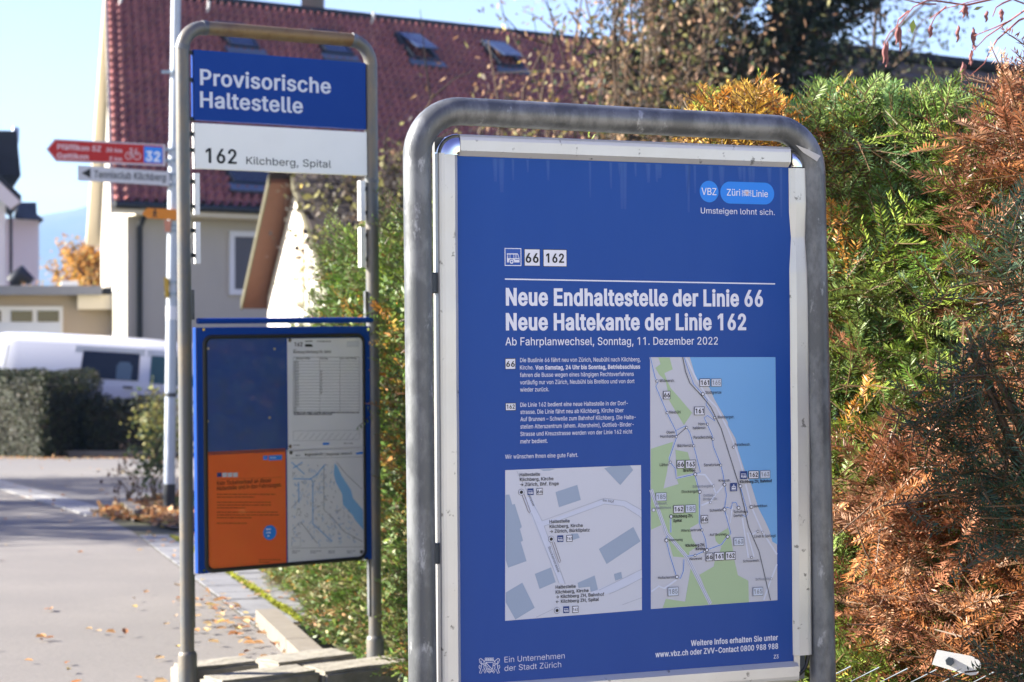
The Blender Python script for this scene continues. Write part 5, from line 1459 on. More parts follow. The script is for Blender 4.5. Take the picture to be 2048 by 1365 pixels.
rl, rrd = A + e2 * (HWD / 2), Cc + e2 * (HWD / 2)
def at(p, z): return Vector((p.x, p.y, z))
k = MB()
vs = [at(A, z0), at(Cc, z0), at(Dd, z0), at(B_, z0), at(A, zE), at(Cc, zE), at(Dd, zE), at(B_, zE), at(rl, zR - .28), at(rrd, zR - .28)]
k.add(vs, [(0, 1, 5, 4), (1, 2, 6, 9, 5), (2, 3, 7, 6), (3, 0, 4, 8, 7), (3, 2, 1, 0)], WALLG)
k.build('wall', house, hl)

def tiled_roof(name, pEL, pER, pRL, pRR, cols, rows, m, parent, off, amp=0.035, step=0.03, thick=0.12, seed=1):
    """interlocking tiles as real relief: rolls along the eave and stepped courses up the slope"""
    r_ = np.random.default_rng(seed)
    pEL, pER, pRL, pRR = (np.array(p) for p in (pEL, pER, pRL, pRR))
    nx, ny = cols * 6 + 1, rows * 3
    u = np.linspace(0, 1, nx)
    vv = []; lift = []
    for j in range(rows):
        for a_, l in ((0.0, 1.0), (0.5, 0.55), (0.985, 0.06)):
            vv.append((j + a_) / rows); lift.append(l * step)
    v = np.array(vv); lift = np.array(lift)
    N = np.cross(pER - pEL, pRL - pEL); N /= np.linalg.norm(N)
    P = ((pEL * (1 - u)[:, None] + pER * u[:, None])[None] * (1 - v)[:, None, None] + (pRL * (1 - u)[:, None] + pRR * u[:, None])[None] * v[:, None, None])
    ph_ = (u * cols) % 1.0
    roll = amp * np.clip(np.sin(ph_ * 2 * np.pi) * .9 + .25, -.45, 1)
    P = P + N[None, None] * (roll[None, :, None] * (.25 + .75 * lift / step)[:, None, None] + lift[:, None, None])
    ids = np.arange(ny * nx).reshape(ny, nx)
    F = np.stack([ids[:-1, :-1], ids[:-1, 1:], ids[1:, 1:], ids[1:, :-1]], -1).reshape(-1, 4)
    ti = np.repeat(np.arange(rows), 3)[:, None] * 1000 + np.minimum((u * cols).astype(int), cols - 1)[None]
    tab = r_.uniform(0.72, 1.2, ti.max() + 1); hue = r_.uniform(0, 1, ti.max() + 1)
    T = tab[ti][..., None] * np.where(hue[ti][..., None] > .86, np.array([0.36, 0.14, 0.11]), np.array([0.31, 0.100, 0.088]))
    if m.name.startswith('brown'): T = tab[ti][..., None] * np.array([0.11, 0.085, 0.07])
    o = np_mesh(name, P.reshape(-1, 3), F, m, T.reshape(-1, 3), parent, off)
    return o
TILE = mat('red_tile', '#7a4038', 0.55, spec=0.5, attr=True, noise=(2.2, 0.35, '#4a2b28', (1, 1, 1), 0.45, 0.75))
ov = 0.12
EL = at(A + n1 * .5 - e1 * .50, zE - 0.12); ER = at(Cc + n1 * .5 + e1 * ov, zE - 0.12)
RL = at(rl - e1 * ov, zR); RR = at(rrd + e1 * ov, zR)
roof = tiled_roof('roof', EL, ER, RL, RR, 100, 29, TILE, house, hl, amp=0.11, step=0.085)
FL = at(B_ - n1 * .5 - e1 * ov, zE - 0.12); FR = at(Dd - n1 * .5 + e1 * ov, zE - 0.12)
tiled_roof('roof', FR, FL, RR, RL, 40, 20, TILE, house, hl, seed=2)
k = MB()   # deck, verge boards and ridge
dn = Vector((0, 0, -.16))
for q in ((EL, RL, RR, ER), (FL, RL, RR, FR)):
    vs = [p_ + Vector((0, 0, -.05)) for p_ in q] + [p_ + dn for p_ in q]
    k.add(vs, [(0, 1, 2, 3), (7, 6, 5, 4), (0, 3, 7, 4)], CREAM)
k.build('soffit', house, hl)
k = MB()
for a_, b_ in ((EL, RL), (FL, RL)):
    o_ = -e1 * 0.06
    k.prism([a_ + Vector((0, 0, .02)), b_ + Vector((0, 0, .02)), b_ + Vector((0, 0, -.17)), a_ + Vector((0, 0, -.17))], o_, CREAM)
k.build('verge_board', house, hl)
k = MB(); k.tube([RL + Vector((0, 0, .03)), RR + Vector((0, 0, .03))], 0.11, TILE, n=10); k.build('ridge', house, hl)
GUT = mat('gutter_dark', '#2c2f33', 0.5, metal=0.4)
k = MB()
k.tube([EL - n1 * -.05 + Vector((0, 0, .0)), ER + n1 * .05], 0.075, GUT, n=10)
k.build('gutter', house, hl)
k = MB(); k.box((0, 0, 0), (0, 0, 0), CREAM) if False else None
k.prism([at(A + n1 * .02, zE - .30), at(Cc + n1 * .02, zE - .30), at(Cc + n1 * .02, zE - .12), at(A + n1 * .02, zE - .12)], n1 * .36, CREAM)
k.build('eave_box', house, hl)
k = MB(); dp = A + e1 * 0.22 + n1 * .09
k.tube([at(dp, z0), at(dp, zE - .5), at(dp + n1 * .3, zE - .2)], 0.055, GUT, n=10)
k.build('downpipe', house, hl)
def wall_frame(p0, ax, out, s0, s1, za, zb):
    """matrix-like helper: box on a wall: along ax from s0..s1, z za..zb, out from a..b"""
    def bx(k, a0, a1, za_, zb_, o0, o1, m):
        P0 = at(p0 + ax * a0 + out * o0, za_); 
        k.prism([at(p0 + ax * a0 + out * o0, za_), at(p0 + ax * a1 + out * o0, za_), at(p0 + ax * a1 + out * o0, zb_), at(p0 + ax * a0 + out * o0, zb_)], out * (o1 - o0), m)
    return bx
SHUT = mat('grey_shutter', '#5a5a60', 0.6)
SHUTB = mat('beige_shutter', '#8f8a80', 0.6)
GLASSD = mat('dark_glass', '#141c26', 0.08, spec=0.8)
def shuttered(p0, ax, out, s0, s1, za, zb, sm, open_=False):
    bx = wall_frame(p0, ax, out, s0, s1, za, zb)
    k = MB(); t = 0.11
    for a in ((s0, s1, zb - t, zb), (s0, s1, za, za + t), (s0, s0 + t, za + t, zb - t), (s1 - t, s1, za + t, zb - t)): bx(k, *a, 0.003, 0.06, WHITEP)
    w = k.build('window_frame', house, hl)
    k = MB(); mid = (s0 + s1) / 2
    for a, b in ((s0 + t + .004, mid - .006), (mid + .006, s1 - t - .004)):
        nn = 14
        for j in range(nn):
            zz = za + t + .004 + (zb - za - 2 * t - .008) * j / nn
            bx(k, a, b, zz, zz + (zb - za - 2 * t) / nn * .86, 0.02, 0.045, sm)
        bx(k, a, b, za + t + .004, zb - t - .004, 0.004, 0.02, sm)
    k.build('shutter', w, None)
shuttered(A, e1, n1, 2.15, 3.35, 1.12 + .91, 1.12 + 2.17, SHUT)
shuttered(A, e1, n1, 6.0, 7.2, 1.12 + .91, 1.12 + 2.17, SHUT)
shuttered(A, e1, n1, 9.6, 10.8, 1.12 + .91, 1.12 + 2.17, SHUT)
shuttered(A, e2, ng, 2.5, 4.6, 2.16, 3.22, SHUTB); shuttered(A, e2, ng, 6.2, 8.4, 2.16, 3.22, SHUTB); shuttered(A, e2, ng, 2.6, 4.4, -.4, 1.30, SHUTB)
# skylights
rn = (ER - EL).cross(RL - EL).normalized(); ru = (ER - EL).normalized(); rv = rn.cross(ru).normalized()
if rv.z < 0: rv = -rv
def skylight(px, py, w, h, tilt=0.0, dark=False):
    c = ray_plane(px, py, EL, rn)
    M = Matrix((ru, rv, rn)).transposed().to_4x4(); M.translation = c + rn * .085
    k = MB(); f = 0.07
    FR_ = mat('skylight_frame', '#2b3440', 0.4, metal=0.3)
    for lo, hi in (((-w / 2, -h / 2, 0), (-w / 2 + f, h / 2, .13)), ((w / 2 - f, -h / 2, 0), (w / 2, h / 2, .13)), ((-w / 2 + f, h / 2 - f, 0), (w / 2 - f, h / 2, .13)), ((-w / 2 + f, -h / 2, 0), (w / 2 - f, -h / 2 + f, .12))):
        k.box(lo, hi, FR_, M)
    k.box((-w / 2 - .12, -h / 2 - .22, 0.02), (w / 2 + .12, -h / 2 - .002, .075), mat('lead_flashing', '#5f6d80', 0.5, metal=0.3), M)
    o = k.build('skylight', house, hl)
    k = MB()
    if tilt:
        T = M @ Matrix.Translation((0, h / 2 - f, .12)) @ Matrix.Rotation(-tilt, 4, 'X') @ Matrix.Translation((0, -(h / 2 - f), 0))
    else: T = M @ Matrix.Translation((0, 0, .08))
    k.box((-w / 2 + f, -h / 2 + f, 0), (w / 2 - f, h / 2 - f, .03), mat('skylight_glass', '#33425e', 0.25, spec=0.35) if not dark else GLASSD, T)
    k.build('pane', o)
skylight(470, 84, .72, .95); skylight(659, 98, .72, .95); skylight(829, 106, .72, 1.1, .22); skylight(1000, 121, .72, 1.1, .22)
skylight(492, 352, 1.05, 1.0, 0, True)
k = MB(); c = ray_plane(621, 30, EL, rn)
k.box((c.x - .25, c.y + .3, c.z - .6), (c.x + .25, c.y + .8, c.z + .55), mat('chimney_render', '#6c6660', 0.9)); k.box((c.x - .31, c.y + .24, c.z + .55), (c.x + .31, c.y + .86, c.z + .63), GUT)
k.build('chimney', house, hl)
for px, py in ((236, 20), (412, 30), (741, 50)):
    c = ray_plane(px, py, EL, rn); k = MB(); k.tube([c, c + rn * .22, c + rn * .22 + Vector((0, 0, .12))], .03, WHITEP, n=8); k.build('roof_vent', house, hl)

# ------------------------------------------------------------------ small white outbuilding
f1 = V2(.97, .242); f2 = V2(-.242, .97)
P0 = V2(-2.40, 22.0)
shed = empty('shed', Vector((P0.x, P0.y, gz(22))), 'small sunlit white outbuilding with brown boarded roof overhang and slit window', 'shed')
so = -shed.location
zg = gz(22) - .2; zA = EYE + 1.71
sF, sN = 2.42, 2.42; zF, zN = EYE + .54, EYE + .56
k = MB()
pf, pn_ = P0 + f2 * sF, P0 - f2 * sN
for q in (0,):
    a = [at(pf, zg), at(pn_, zg), at(pn_, zN), at(P0, zA), at(pf, zF)]
    k.prism(a, at(f1 * 6, 0), mat('white_render', '#e8e2d4', 0.9, noise=(6, .15, '#c9c0ae'), bump=(60, .2, .004)))
shw = k.build('wall', shed, so)
k = MB()
TANR = mat('niche_render', '#b6a791', 0.9)
s_c = 0.55 
qq = lambda s, z, o: at(P0 - f2 * s - f1 * o, z)
zt, zb = EYE + (682 - 461) / FPX * 21.6, EYE + (682 - 613) / FPX * 21.6
k.prism([qq(.28, zb, .003), qq(.80, zb, .003), qq(.80, zt, .003), qq(.70, zt + .05, .003), qq(.28, zt, .003)], at(-f1 * .02, 0), TANR)
k.build('slit_window', shed, so)
BRN = mat('brown_boards', '#55301c', 0.8, noise=(18, .5, '#3a2114', (1, 1, 6)))
RTED = mat('roof_tile_dull', '#2e241d', 0.9, noise=(10, .5, '#221a15'))
for nm, pe, ze, sg in (('roof', pf + f2 * .35, zF - .17, 1), ('roof', pn_ - f2 * .35, zN - .17, -1)):
    ov_ = .27 if sg > 0 else .03
    a = at(P0 - f1 * ov_, zA + .03); b = at(pe - f1 * ov_, ze + .03); c = at(pe + f1 * 6.2, ze + .03); d = at(P0 + f1 * 6.2, zA + .03)
    k = MB(); k.prism([a, b, c, d], (0, 0, .045), BRN); o = k.build(nm, shed, so)
    k = MB(); k.prism([p_ + Vector((0, 0, .047)) for p_ in (a, b, c, d)], (0, 0, .09), RTED); k.build('roof_tiles', o)
    k = MB(); k.prism([a + at(-f1 * .002, -.02), b + at(-f1 * .002, -.02), b + at(-f1 * .002, .10), a + at(-f1 * .002, .10)], at(-f1 * .02, 0), mat('mossy_verge', '#4a4632', 0.9)); k.build('verge_board', o)

# ------------------------------------------------------------------ brown-roofed building on the right
b1 = V2(math.cos(th), math.sin(th)); bn = V2(math.sin(th), -math.cos(th))
R0 = W(1470, 86, 24.0)
Rr = Vector((R0.x, R0.y, R0.z)) + b1 * 13
barn = empty('barn', Vector((R0.x, R0.y, gz(24))), 'long building with dark brown roof behind the yew hedge', 'building')
bo = -barn.location
E0 = Vector((R0.x, R0.y, 0)) + bn * 3.6; E0.z = R0.z - 2.7; E1 = E0 + b1 * 13
BRT = mat('brown_roof_tile', '#463a30', 0.75, attr=True, noise=(3, .4, '#4c4a34', (1, 1, 1), .45, .7))
tiled_roof('roof', E0, E1, R0, Rr, 44, 16, BRT, barn, bo, amp=.02, step=.05, seed=5)
X0 = Vector((R0.x, R0.y, 0)) - bn * 3.6; X0.z = E0.z; X1 = X0 + b1 * 13
tiled_roof('roof', X1, X0, Rr, R0, 30, 12, BRT, barn, bo, amp=.02, step=.05, seed=6)
k = MB(); g_ = gz(26) - .4
a0, a1, c0_, c1_ = E0 - bn * .4, E1 - bn * .4, X0 + bn * .4, X1 + bn * .4
k.add([Vector((p_.x, p_.y, g_)) for p_ in (a0, a1, c1_, c0_)] + [Vector((p_.x, p_.y, E0.z - .05)) for p_ in (a0, a1, c1_, c0_)] + [R0 + Vector((0, 0, -.2)), Rr + Vector((0, 0, -.2))],
      [(0, 1, 5, 4), (2, 3, 7, 6), (1, 2, 6, 9, 5), (3, 0, 4, 8, 7)], mat('barn_wall', '#8a8172', 0.9))
k.build('wall', barn, bo)
k = MB(); k.tube([R0 + Vector((0, 0, .05)), Rr + Vector((0, 0, .05))], .1, BRT, n=8); k.build('ridge', barn, bo)

# ------------------------------------------------------------------ white house and garage at the left edge
wh = empty('house', Vector((-16.5, 62, gz(62))), 'white house with dark slate roof at the left edge, above the flat garage', 'house')
wo = -wh.location
WW = mat('white_wall', '#eceef0', 0.85, noise=(3, .1, '#dadde2')); SLATE = mat('slate_roof', '#14181e', 0.7, noise=(9, .4, '#0e1115'))
def wb(k, x0, x1, y0, y1, Z, depth, m):
    a, b = W(x0, y1, Z), W(x1, y0, Z)
    f = lambda p_, s_: Vector((p_[0] + s_ * depth * ((x0 + x1) / 2 - CX - 40) / FPX * 1.04, Z + s_ * depth, p_[1]))
    q = ((a.x, a.z), (b.x, a.z), (b.x, b.z), (a.x, b.z))
    k.add([f(p_, 0) for p_ in q] + [f(p_, 1) for p_ in q], [(0, 1, 2, 3), (7, 6, 5, 4), (0, 4, 5, 1), (1, 5, 6, 2), (2, 6, 7, 3), (3, 7, 4, 0)], m)
k = MB(); wb(k, -260, 11, 392, 900, 60, 7, WW); wb(k, 11.5, 78, 437, 900, 64, 5, WW)
k.add([W(-260, 392, 60), W(11, 392, 60), W(-110, 265, 60), W(-260, 392, 67), W(-20, 392, 67), W(-130, 265, 67)], [(0, 1, 2), (3, 5, 4)], WW)
k.build('wall', wh, wo)
k = MB()
for (xa, ya), (xb, yb) in (((-110, 255), (43, 402)), ((-110, 255), (-263, 402))):
    a, b = W(xa, ya, 59.2), W(xb, yb, 59.2)
    k.prism([a, b, b + Vector((0, 0, .16)), a + Vector((0, 0, .16))], (-2.4, 8.2, 0), SLATE)
k.build('roof', wh, wo)
k = MB()
a, b = W(-110, 259, 59.2), W(41, 404, 59.2)
k.prism([a, b, b + Vector((-.3, 0, -.22)), a + Vector((-.2, 0, -.42))], (0, .12, 0), WHITEP); k.build('verge_board', wh, wo)
k = MB()
q = [W(-260, 352, 61), W(42, 352, 61), W(37, 300, 61), W(34, 262, 61), W(-260, 258, 61)]
k.prism(q, (-1.5, 5, 0), SLATE); k.build('upper_roof', wh, wo)
k = MB(); c = W(31, 268, 61.5); k.tube([c + Vector((0, 0, -.3)), c + Vector((0, 0, .12)), c + Vector((0, 0, .2))], [.1, .12, .09], mat('zinc', '#8a94a4', .4, metal=.5), n=10); k.build('finial', wh, wo)
k = MB(); k.prism([W(34, 436, 63.5), W(88, 440, 63.5), W(74, 428, 64.5), W(73, 405, 66), W(40, 405, 66)], (-.9, 3, 0), SLATE); k.build('side_roof', wh, wo)
k = MB(); c = W(22, 412, 60.5); k.tube([c, c + Vector((0, 0, -2.6))], .05, GUT, n=8); k.build('downpipe', wh, wo)
k = MB(); c = W(38, 552, 55); k.tube([c + Vector((-.2, 0, -.2)), c + Vector((.1, 0, .05)), c + Vector((.35, 0, -.15))], [.22, .26, .12], GUT, n=10)
k.build('roof_unit', wh, wo)

gar = empty('garage', Vector((-10.5, 44, gz(44))), 'low beige garage with flat roof and row of small door windows', 'garage')
go = -gar.location
BEI = mat('beige_render', '#b3a38f', 0.9, noise=(3, .15, '#a3947f'))
k = MB(); wb(k, -420, 262, 588, 900, 44, 6, BEI); k.build('wall', gar, go)
k = MB(); wb(k, -430, 204, 572, 590, 43.5, 7, mat('grey_fascia', '#7c7f88', .6)); wb(k, 205, 266, 576, 590, 43.6, 6.5, SLATE); k.build('roof', gar, go)
k = MB(); wb(k, 155, 262, 590, 619, 43.6, .39, CREAM); k.build('beam', gar, go)
k = MB(); wb(k, -140, 126, 613, 900, 43.93, .07, WHITEP); gd = k.build('garage_door', gar, go)
k = MB(); wb(k, -140, 121, 646, 900, 43.90, .028, mat('door_panel', '#cfd4de', .5)); k.build('door_leaf', gd)
for xa in (-92, -41, 22, 75):
    k = MB(); wb(k, xa, xa + 43, 622, 644, 43.91, .018, mat('warm_glass', '#4a3f33', .1, spec=.8)); k.build('window', gd)
k = MB(); wb(k, 122, 156, 562, 573, 44.2, .6, WHITEP); k.build('skylight', gar, go)

# ------------------------------------------------------------------ white delivery van
ZV = 34.0
vanM = Matrix.Translation(W(-9, 891, ZV)) @ Matrix.Rotation(math.radians(3.4), 4, 'Y')
van = empty('van', vanM, 'white delivery van with one dark sliding door window parked behind clipped hedges', 'van')
VW = mat('van_paint', '#d4d6dc', 0.28, coat=0.6)
stn = [(0.0, 1.78, .84), (0.05, 1.90, .90), (0.16, 1.95, .94), (0.5, 1.965, .95), (1.5, 1.975, .955), (2.5, 1.97, .955), (3.2, 1.94, .95), (3.55, 1.80, .945), (3.95, 1.42, .935), (4.2, 1.16, .925), (4.6, 1.02, .88), (4.82, .85, .80), (4.9, .62, .74)]
def section(x, h, w):
    belt = min(1.08, h - .12)
    pr = [(.0, .36), (w * .93, .36), (w * .98, .46), (w, .70), (w * .995, belt)]
    pr += [(w * .93 if h > 1.5 else w * .93, h - .16), (w * .86, h - .07), (w * .70, h - .02), (w * .3, h), (0, h)]
    L = [(x, -yy, zz) for yy, zz in pr]
    R_ = [(x, yy, zz) for yy, zz in reversed(pr[1:-1])]
    return [Vector(p_) for p_ in L + R_]
k = MB(); k.loft([section(*s_) for s_ in stn], VW, smooth=True); k.build('body', van)
def side_pt(x, z, out=0.006):
    """point on the van's near flank"""
    hs = np.interp(x, [s_[0] for s_ in stn], [s_[1] for s_ in stn]); w = np.interp(x, [s_[0] for s_ in stn], [s_[2] for s_ in stn])
    belt = min(1.08, hs - .12)
    y = np.interp(z, [.36, .46, .70, belt, hs - .16], [w * .93, w * .98, w, w * .995, w * .93])
    return Vector((x, -y - out, z))
def flank(name, pts, m, parent, out=0.006, th_=0.02):
    k = MB()
    a = [side_pt(x, z, out) for x, z in pts]
    k.prism(a, (0, th_, 0), m); return k.build(name, parent)
VG = mat('van_glass', '#0d1c3c', .25, spec=.25); VG2 = mat('van_glass_light', '#2c5560', .25, spec=.3)
o = flank('sliding_door', [(1.46, .42), (2.62, .42), (2.62, 1.80), (1.46, 1.80)], VW, van, .008, .03)
flank('side_window', [(1.56, 1.27), (2.54, 1.27), (2.54, 1.72), (1.60, 1.72)], VG, o, .013)
flank('headrest', [(2.17, 1.28), (2.42, 1.28), (2.43, 1.50), (2.38, 1.57), (2.22, 1.57), (2.17, 1.50)], mat('seat_grey', '#5d7486', .6), o, .016)
flank('handle', [(2.30, 1.14), (2.46, 1.14), (2.46, 1.17), (2.30, 1.17)], BLACKP, o, .03)
o = flank('front_door', [(2.66, .42), (3.72, .42), (3.70, 1.20), (3.32, 1.80), (2.66, 1.80)], VW, van, .008, .03)
flank('door_window', [(2.73, 1.25), (3.55, 1.22), (3.26, 1.70), (2.73, 1.70)], VG2, o, .013)
flank('handle', [(2.72, 1.13), (2.86, 1.13), (2.86, 1.16), (2.72, 1.16)], BLACKP, o, .03)
flank('panel_seam', [(.27, 1.2), (.30, 1.2), (.36, 1.74), (.33, 1.74)], mat('seam_white', '#f0efe8', .5), van, .010)
flank('sill_trim', [(.7, .40), (4.3, .40), (4.3, .47), (.7, .47)], BLACKP, van, .014)
for x in (.99, 3.99):
    for sg in (-1, 1):
        k = MB(); k.tube([(x, sg * .95, .33), (x, sg * .74, .33)], .33, mat('tyre', '#151515', .8), n=28); w_ = k.build('wheel', van)
        k = MB(); k.tube([(x, sg * .962, .33), (x, sg * .90, .33)], .20, mat('rim', '#9a9da2', .35, metal=.7), n=20); k.build('rim', w_)
k = MB(); k.box((-.012, -.80, 1.05), (.03, .80, 1.60), VG); k.build('rear_window', van)
for sg in (-1, 1):
    k = MB(); k.box((-.02, sg * .80 - .07, .75), (.08, sg * .80 + .07, 1.25), mat('tail_lamp', '#8c1414', .3)); k.build('tail_lamp', van)
    k = MB(); k.box((4.70, sg * .62 - .14, .70), (4.80, sg * .62 + .14, .88), mat('headlamp', '#c8ccd0', .1)); k.build('headlight', van)
k = MB(); k.box((-.06, -.84, .38), (.05, .84, .62), BLACKP); k.build('bumper', van)
k = MB(); k.box((4.82, -.74, .34), (4.95, .74, .56), BLACKP); k.build('bumper', van)

# ------------------------------------------------------------------ signpost
ZS = 15.45
pb = Gp(338, 1032); ZS = pb.y
post = empty('signpost', pb, 'pale grey signpost with black foot carrying cycle route and direction signs', 'signpost')
po = -post.location
ax = lambda y: W(np.interp(y, [-60, 1032], [353, 338]), y, ZS)
PG = mat('pole_grey', '#b4bdc8', .45, metal=.2, noise=(8, .3, '#98a2ae'))
k = MB(); k.tube([ax(1032), ax(968)], .046, mat('pole_black', '#26292d', .6), n=20); k.build('pole_foot', post, po)
k = MB(); k.tube([ax(968), ax(285)], .043, PG, n=20); k.tube([ax(285), ax(-60)], .037, PG, n=20); k.build('pole', post, po)
for ya, yb, c in ((613, 640, '#e4e6e8'), (786, 794, '#3a3d42')):  # the pale ring is a patch of sun put on the pole as colour
    k = MB(); k.tube([ax(ya), ax(yb)], .0445, mat('tone_band' + c, c, .5), n=20); k.build('tone_band', post, po)
class PB:      # a plane facing the camera at the post's distance
    def __init__(s, Z): s.Z = Z; s.u0 = 0; s.vb = 0
    def U(s, x, y):
        p_ = W(x, y, s.Z); return p_.x, -p_.z
def plate(name, pts, m, th_, Zf):
    k = MB(); k.prism([W(x, y, Zf) for x, y in pts], (0, th_, 0), m); return k.build(name, post, po)
ZF = ZS - .07
class PP(Print):
    STEP = 0.0012
    def build(s, name, parent):
        o = s.mb.build(name, parent, fixn=False); o.location = (0, 0, 0); return o
cs = (2.968, 0, 0)
sg1 = plate('cycle_sign', [(92, 299), (109, 278), (329, 289.5), (329, 332), (111, 323)], mat('sign_white_edge', '#c9c2c8', .5), .03, ZF)
p = PP(PB(ZF), ZF)
p.crop = None
p.poly([(96, 299), (111, 281), (326, 292), (326, 329), (113, 320)], '#b3191d', 1)
p.poly([(288, 293), (325, 295), (325, 327.5), (288, 325.5)], '#2f86e6', 2)
for t, a, b, c, d, e in (('Pfäffikon SZ', 114.5, 299, 202, 303.5, 10.5), ('30 km', 212, 304, 244, 306, 8), ('Gattikon', 113.5, 316.5, 177, 319.5, 10.5), ('5 km', 219, 321.5, 244, 323, 8)):
    p.text(t, a, b, c, e, '#dfc4c8', 3, .05, end=(c, d))
p.text('32', 291, 322, 320, 19, '#e6eefa', 3, .07, end=(320, 323.5))
for x in (258, 274.5):
    q = [(x + 7 * math.cos(a_), 312 + (x - 258) * .05 + 7 * math.sin(a_)) for a_ in np.linspace(0, 2 * math.pi, 17)]
    p.line(q, .006, '#e3ccd0', 3)
p.line([(258, 312), (263, 302), (272, 303), (266, 313), (258, 312)], .006, '#e3ccd0', 3); p.line([(266, 313), (262, 299)], .006, '#e3ccd0', 3)
p.line([(274.5, 313), (271, 299), (275, 298)], .006, '#e3ccd0', 3); p.line([(259, 298), (265, 298.5)], .008, '#e3ccd0', 3)
p.build('lettering', sg1)
sg2 = plate('club_sign', [(155.5, 331), (339, 344), (339, 372), (155.5, 361)], mat('sign_grey_white', '#c2c4c8', .5), .03, ZF)
p = PP(PB(ZF), ZF)
p.poly([(163, 346.5), (181, 337), (181, 357)], INK, 1)
p.text('Tennisclub Kilchberg', 188, 355.5, 331.5, 14, '#4a4d54', 1, .05, end=(331.5, 362.5))
p.build('lettering', sg2)
sg3 = plate('hiking_sign', [(284, 427.5), (294, 416.5), (360, 419.5), (360, 441), (294, 436.5)], mat('hiking_yellow', '#d9820c', .5), .03, ZF)
p = PP(PB(ZF), ZF)
p.disc(310, 419.5, .007, INK, 1, 10)
p.line([(310, 421.5), (309, 428)], .016, INK, 1); p.line([(309.5, 428), (305.5, 435)], .008, INK, 2); p.line([(309.5, 428), (313, 435)], .008, INK, 2); p.line([(311, 423), (314, 428)], .006, INK, 2); p.line([(309, 423), (305.5, 427.5)], .006, INK, 2)
p.build('symbol', sg3)
plate('small_plate', [(328, 441), (342, 441), (340, 464), (330, 464)], mat('salmon', '#c9876a', .6), .02, ZF)
plate('reflector', [(327.5, 554), (337, 557), (337, 596), (330, 597)], mat('reflector_yellow', '#c09a2c', .5), .03, ZF)
for y in (145, 300, 322, 350, 370, 452, 462, 565, 588):
    k = MB(); k.tube([ax(y - 3), ax(y + 3)], .05, mat('clamp', '#8c99a8', .4, metal=.5), n=16)
    c = ax(y); k.box((c.x - .10 if y < 440 else c.x - .06, ZF + .031, c.z - .012), (c.x, ZF + .06, c.z + .012), MATS['clamp']); k.build('clamp', post, po)

# ------------------------------------------------------------------ clipped hedges at the driveway
def clip_hedge(label, plan, h, seed, dens=1300):
    r = np.random.default_rng(seed)
    plan = [V2(*q) for q in plan]
    c = sum(plan, V2(0, 0)) / len(plan); zb_ = gz(c.y)
    o = empty('clipped_hedge', Vector((c.x, c.y, zb_)), label, 'hedge')
    fo = Fol(); lo = -o.location
    Ps, Ns = [], []
    for i in range(len(plan)):
        a, b = plan[i], plan[(i + 1) % len(plan)]; L = (b - a).length
        nrm_ = V2((b - a).y, -(b - a).x).normalized()
        n = int(L * h * dens); t = r.uniform(0, 1, n); z = r.uniform(.03, h, n)
        P = np.c_[a.x + (b.x - a.x) * t, a.y + (b.y - a.y) * t, zb_ + z]
        P -= np.array(nrm_) * r.uniform(-.04, .12, (n, 1)); Ps.append(P); Ns.append(np.tile(np.array(nrm_), (n, 1)))
    xs_ = np.array([q.x for q in plan]); ys_ = np.array([q.y for q in plan])
    n = int((xs_.max() - xs_.min()) * (ys_.max() - ys_.min()) * dens)
    P = np.c_[r.uniform(xs_.min(), xs_.max(), n), r.uniform(ys_.min(), ys_.max(), n), zb_ + h + r.uniform(-.12, .04, n)]
    keep = [_inside((p_[0], p_[1]), [(q.x, q.y) for q in plan]) for p_ in P]
    P = P[keep]; Ps.append(P); Ns.append(np.tile([0, 0, 1.], (len(P), 1)))
    P = np.concatenate(Ps); N = np.concatenate(Ns); n = len(P)
    P = P + N * (0.04 * np.sin(P[:, :1] * 7 + P[:, 2:] * 5))
    V, F = kites(P, nrm(np.cross(N, rdirs(r, n)) + N * .25), nrm(N + r.normal(0, .35, (n, 3))), r.uniform(.04, .08, n), r.uniform(.02, .04, n))
    fo.add(V, F, np.repeat(pick(n, [C_(.022, .032, .011), C_(.013, .018, .008), C_(.045, .052, .018), C_(.036, .026, .016)], [3, 3, 1, 1]), 4, 0))
    fo.build('foliage', LEAFM, o, lo)
    k = MB(); ins = [c + (q - c) * .9 for q in plan]
    k.prism([(q.x, q.y, zb_) for q in ins], (0, 0, h - .14), mat('light_block_dark', '#2a2a1c', .95, noise=(30, .6, '#1c170f'))); k.build('light_block_core', o, lo)  # unseen dark solid added inside the leaves to block light
g1_, g2_, g3_ = Gp(86, 918), Gp(160, 915), Gp(300, 916)
clip_hedge('tall clipped hedge before the van, its end face in the sun', [(g1_.x, g1_.y), (g2_.x, g2_.y + .1), (g2_.x, g2_.y + 1.4), (-9.6, 33.5), (-10.6, 32.6)], 1.24, 41)
clip_hedge('lower dark clipped hedge stepping down towards the signpost', [(g2_.x + .02, g2_.y + .05), (g3_.x, g3_.y), (g3_.x, g3_.y + 1.3), (g2_.x + .02, g2_.y + 1.35)], .83, 42)

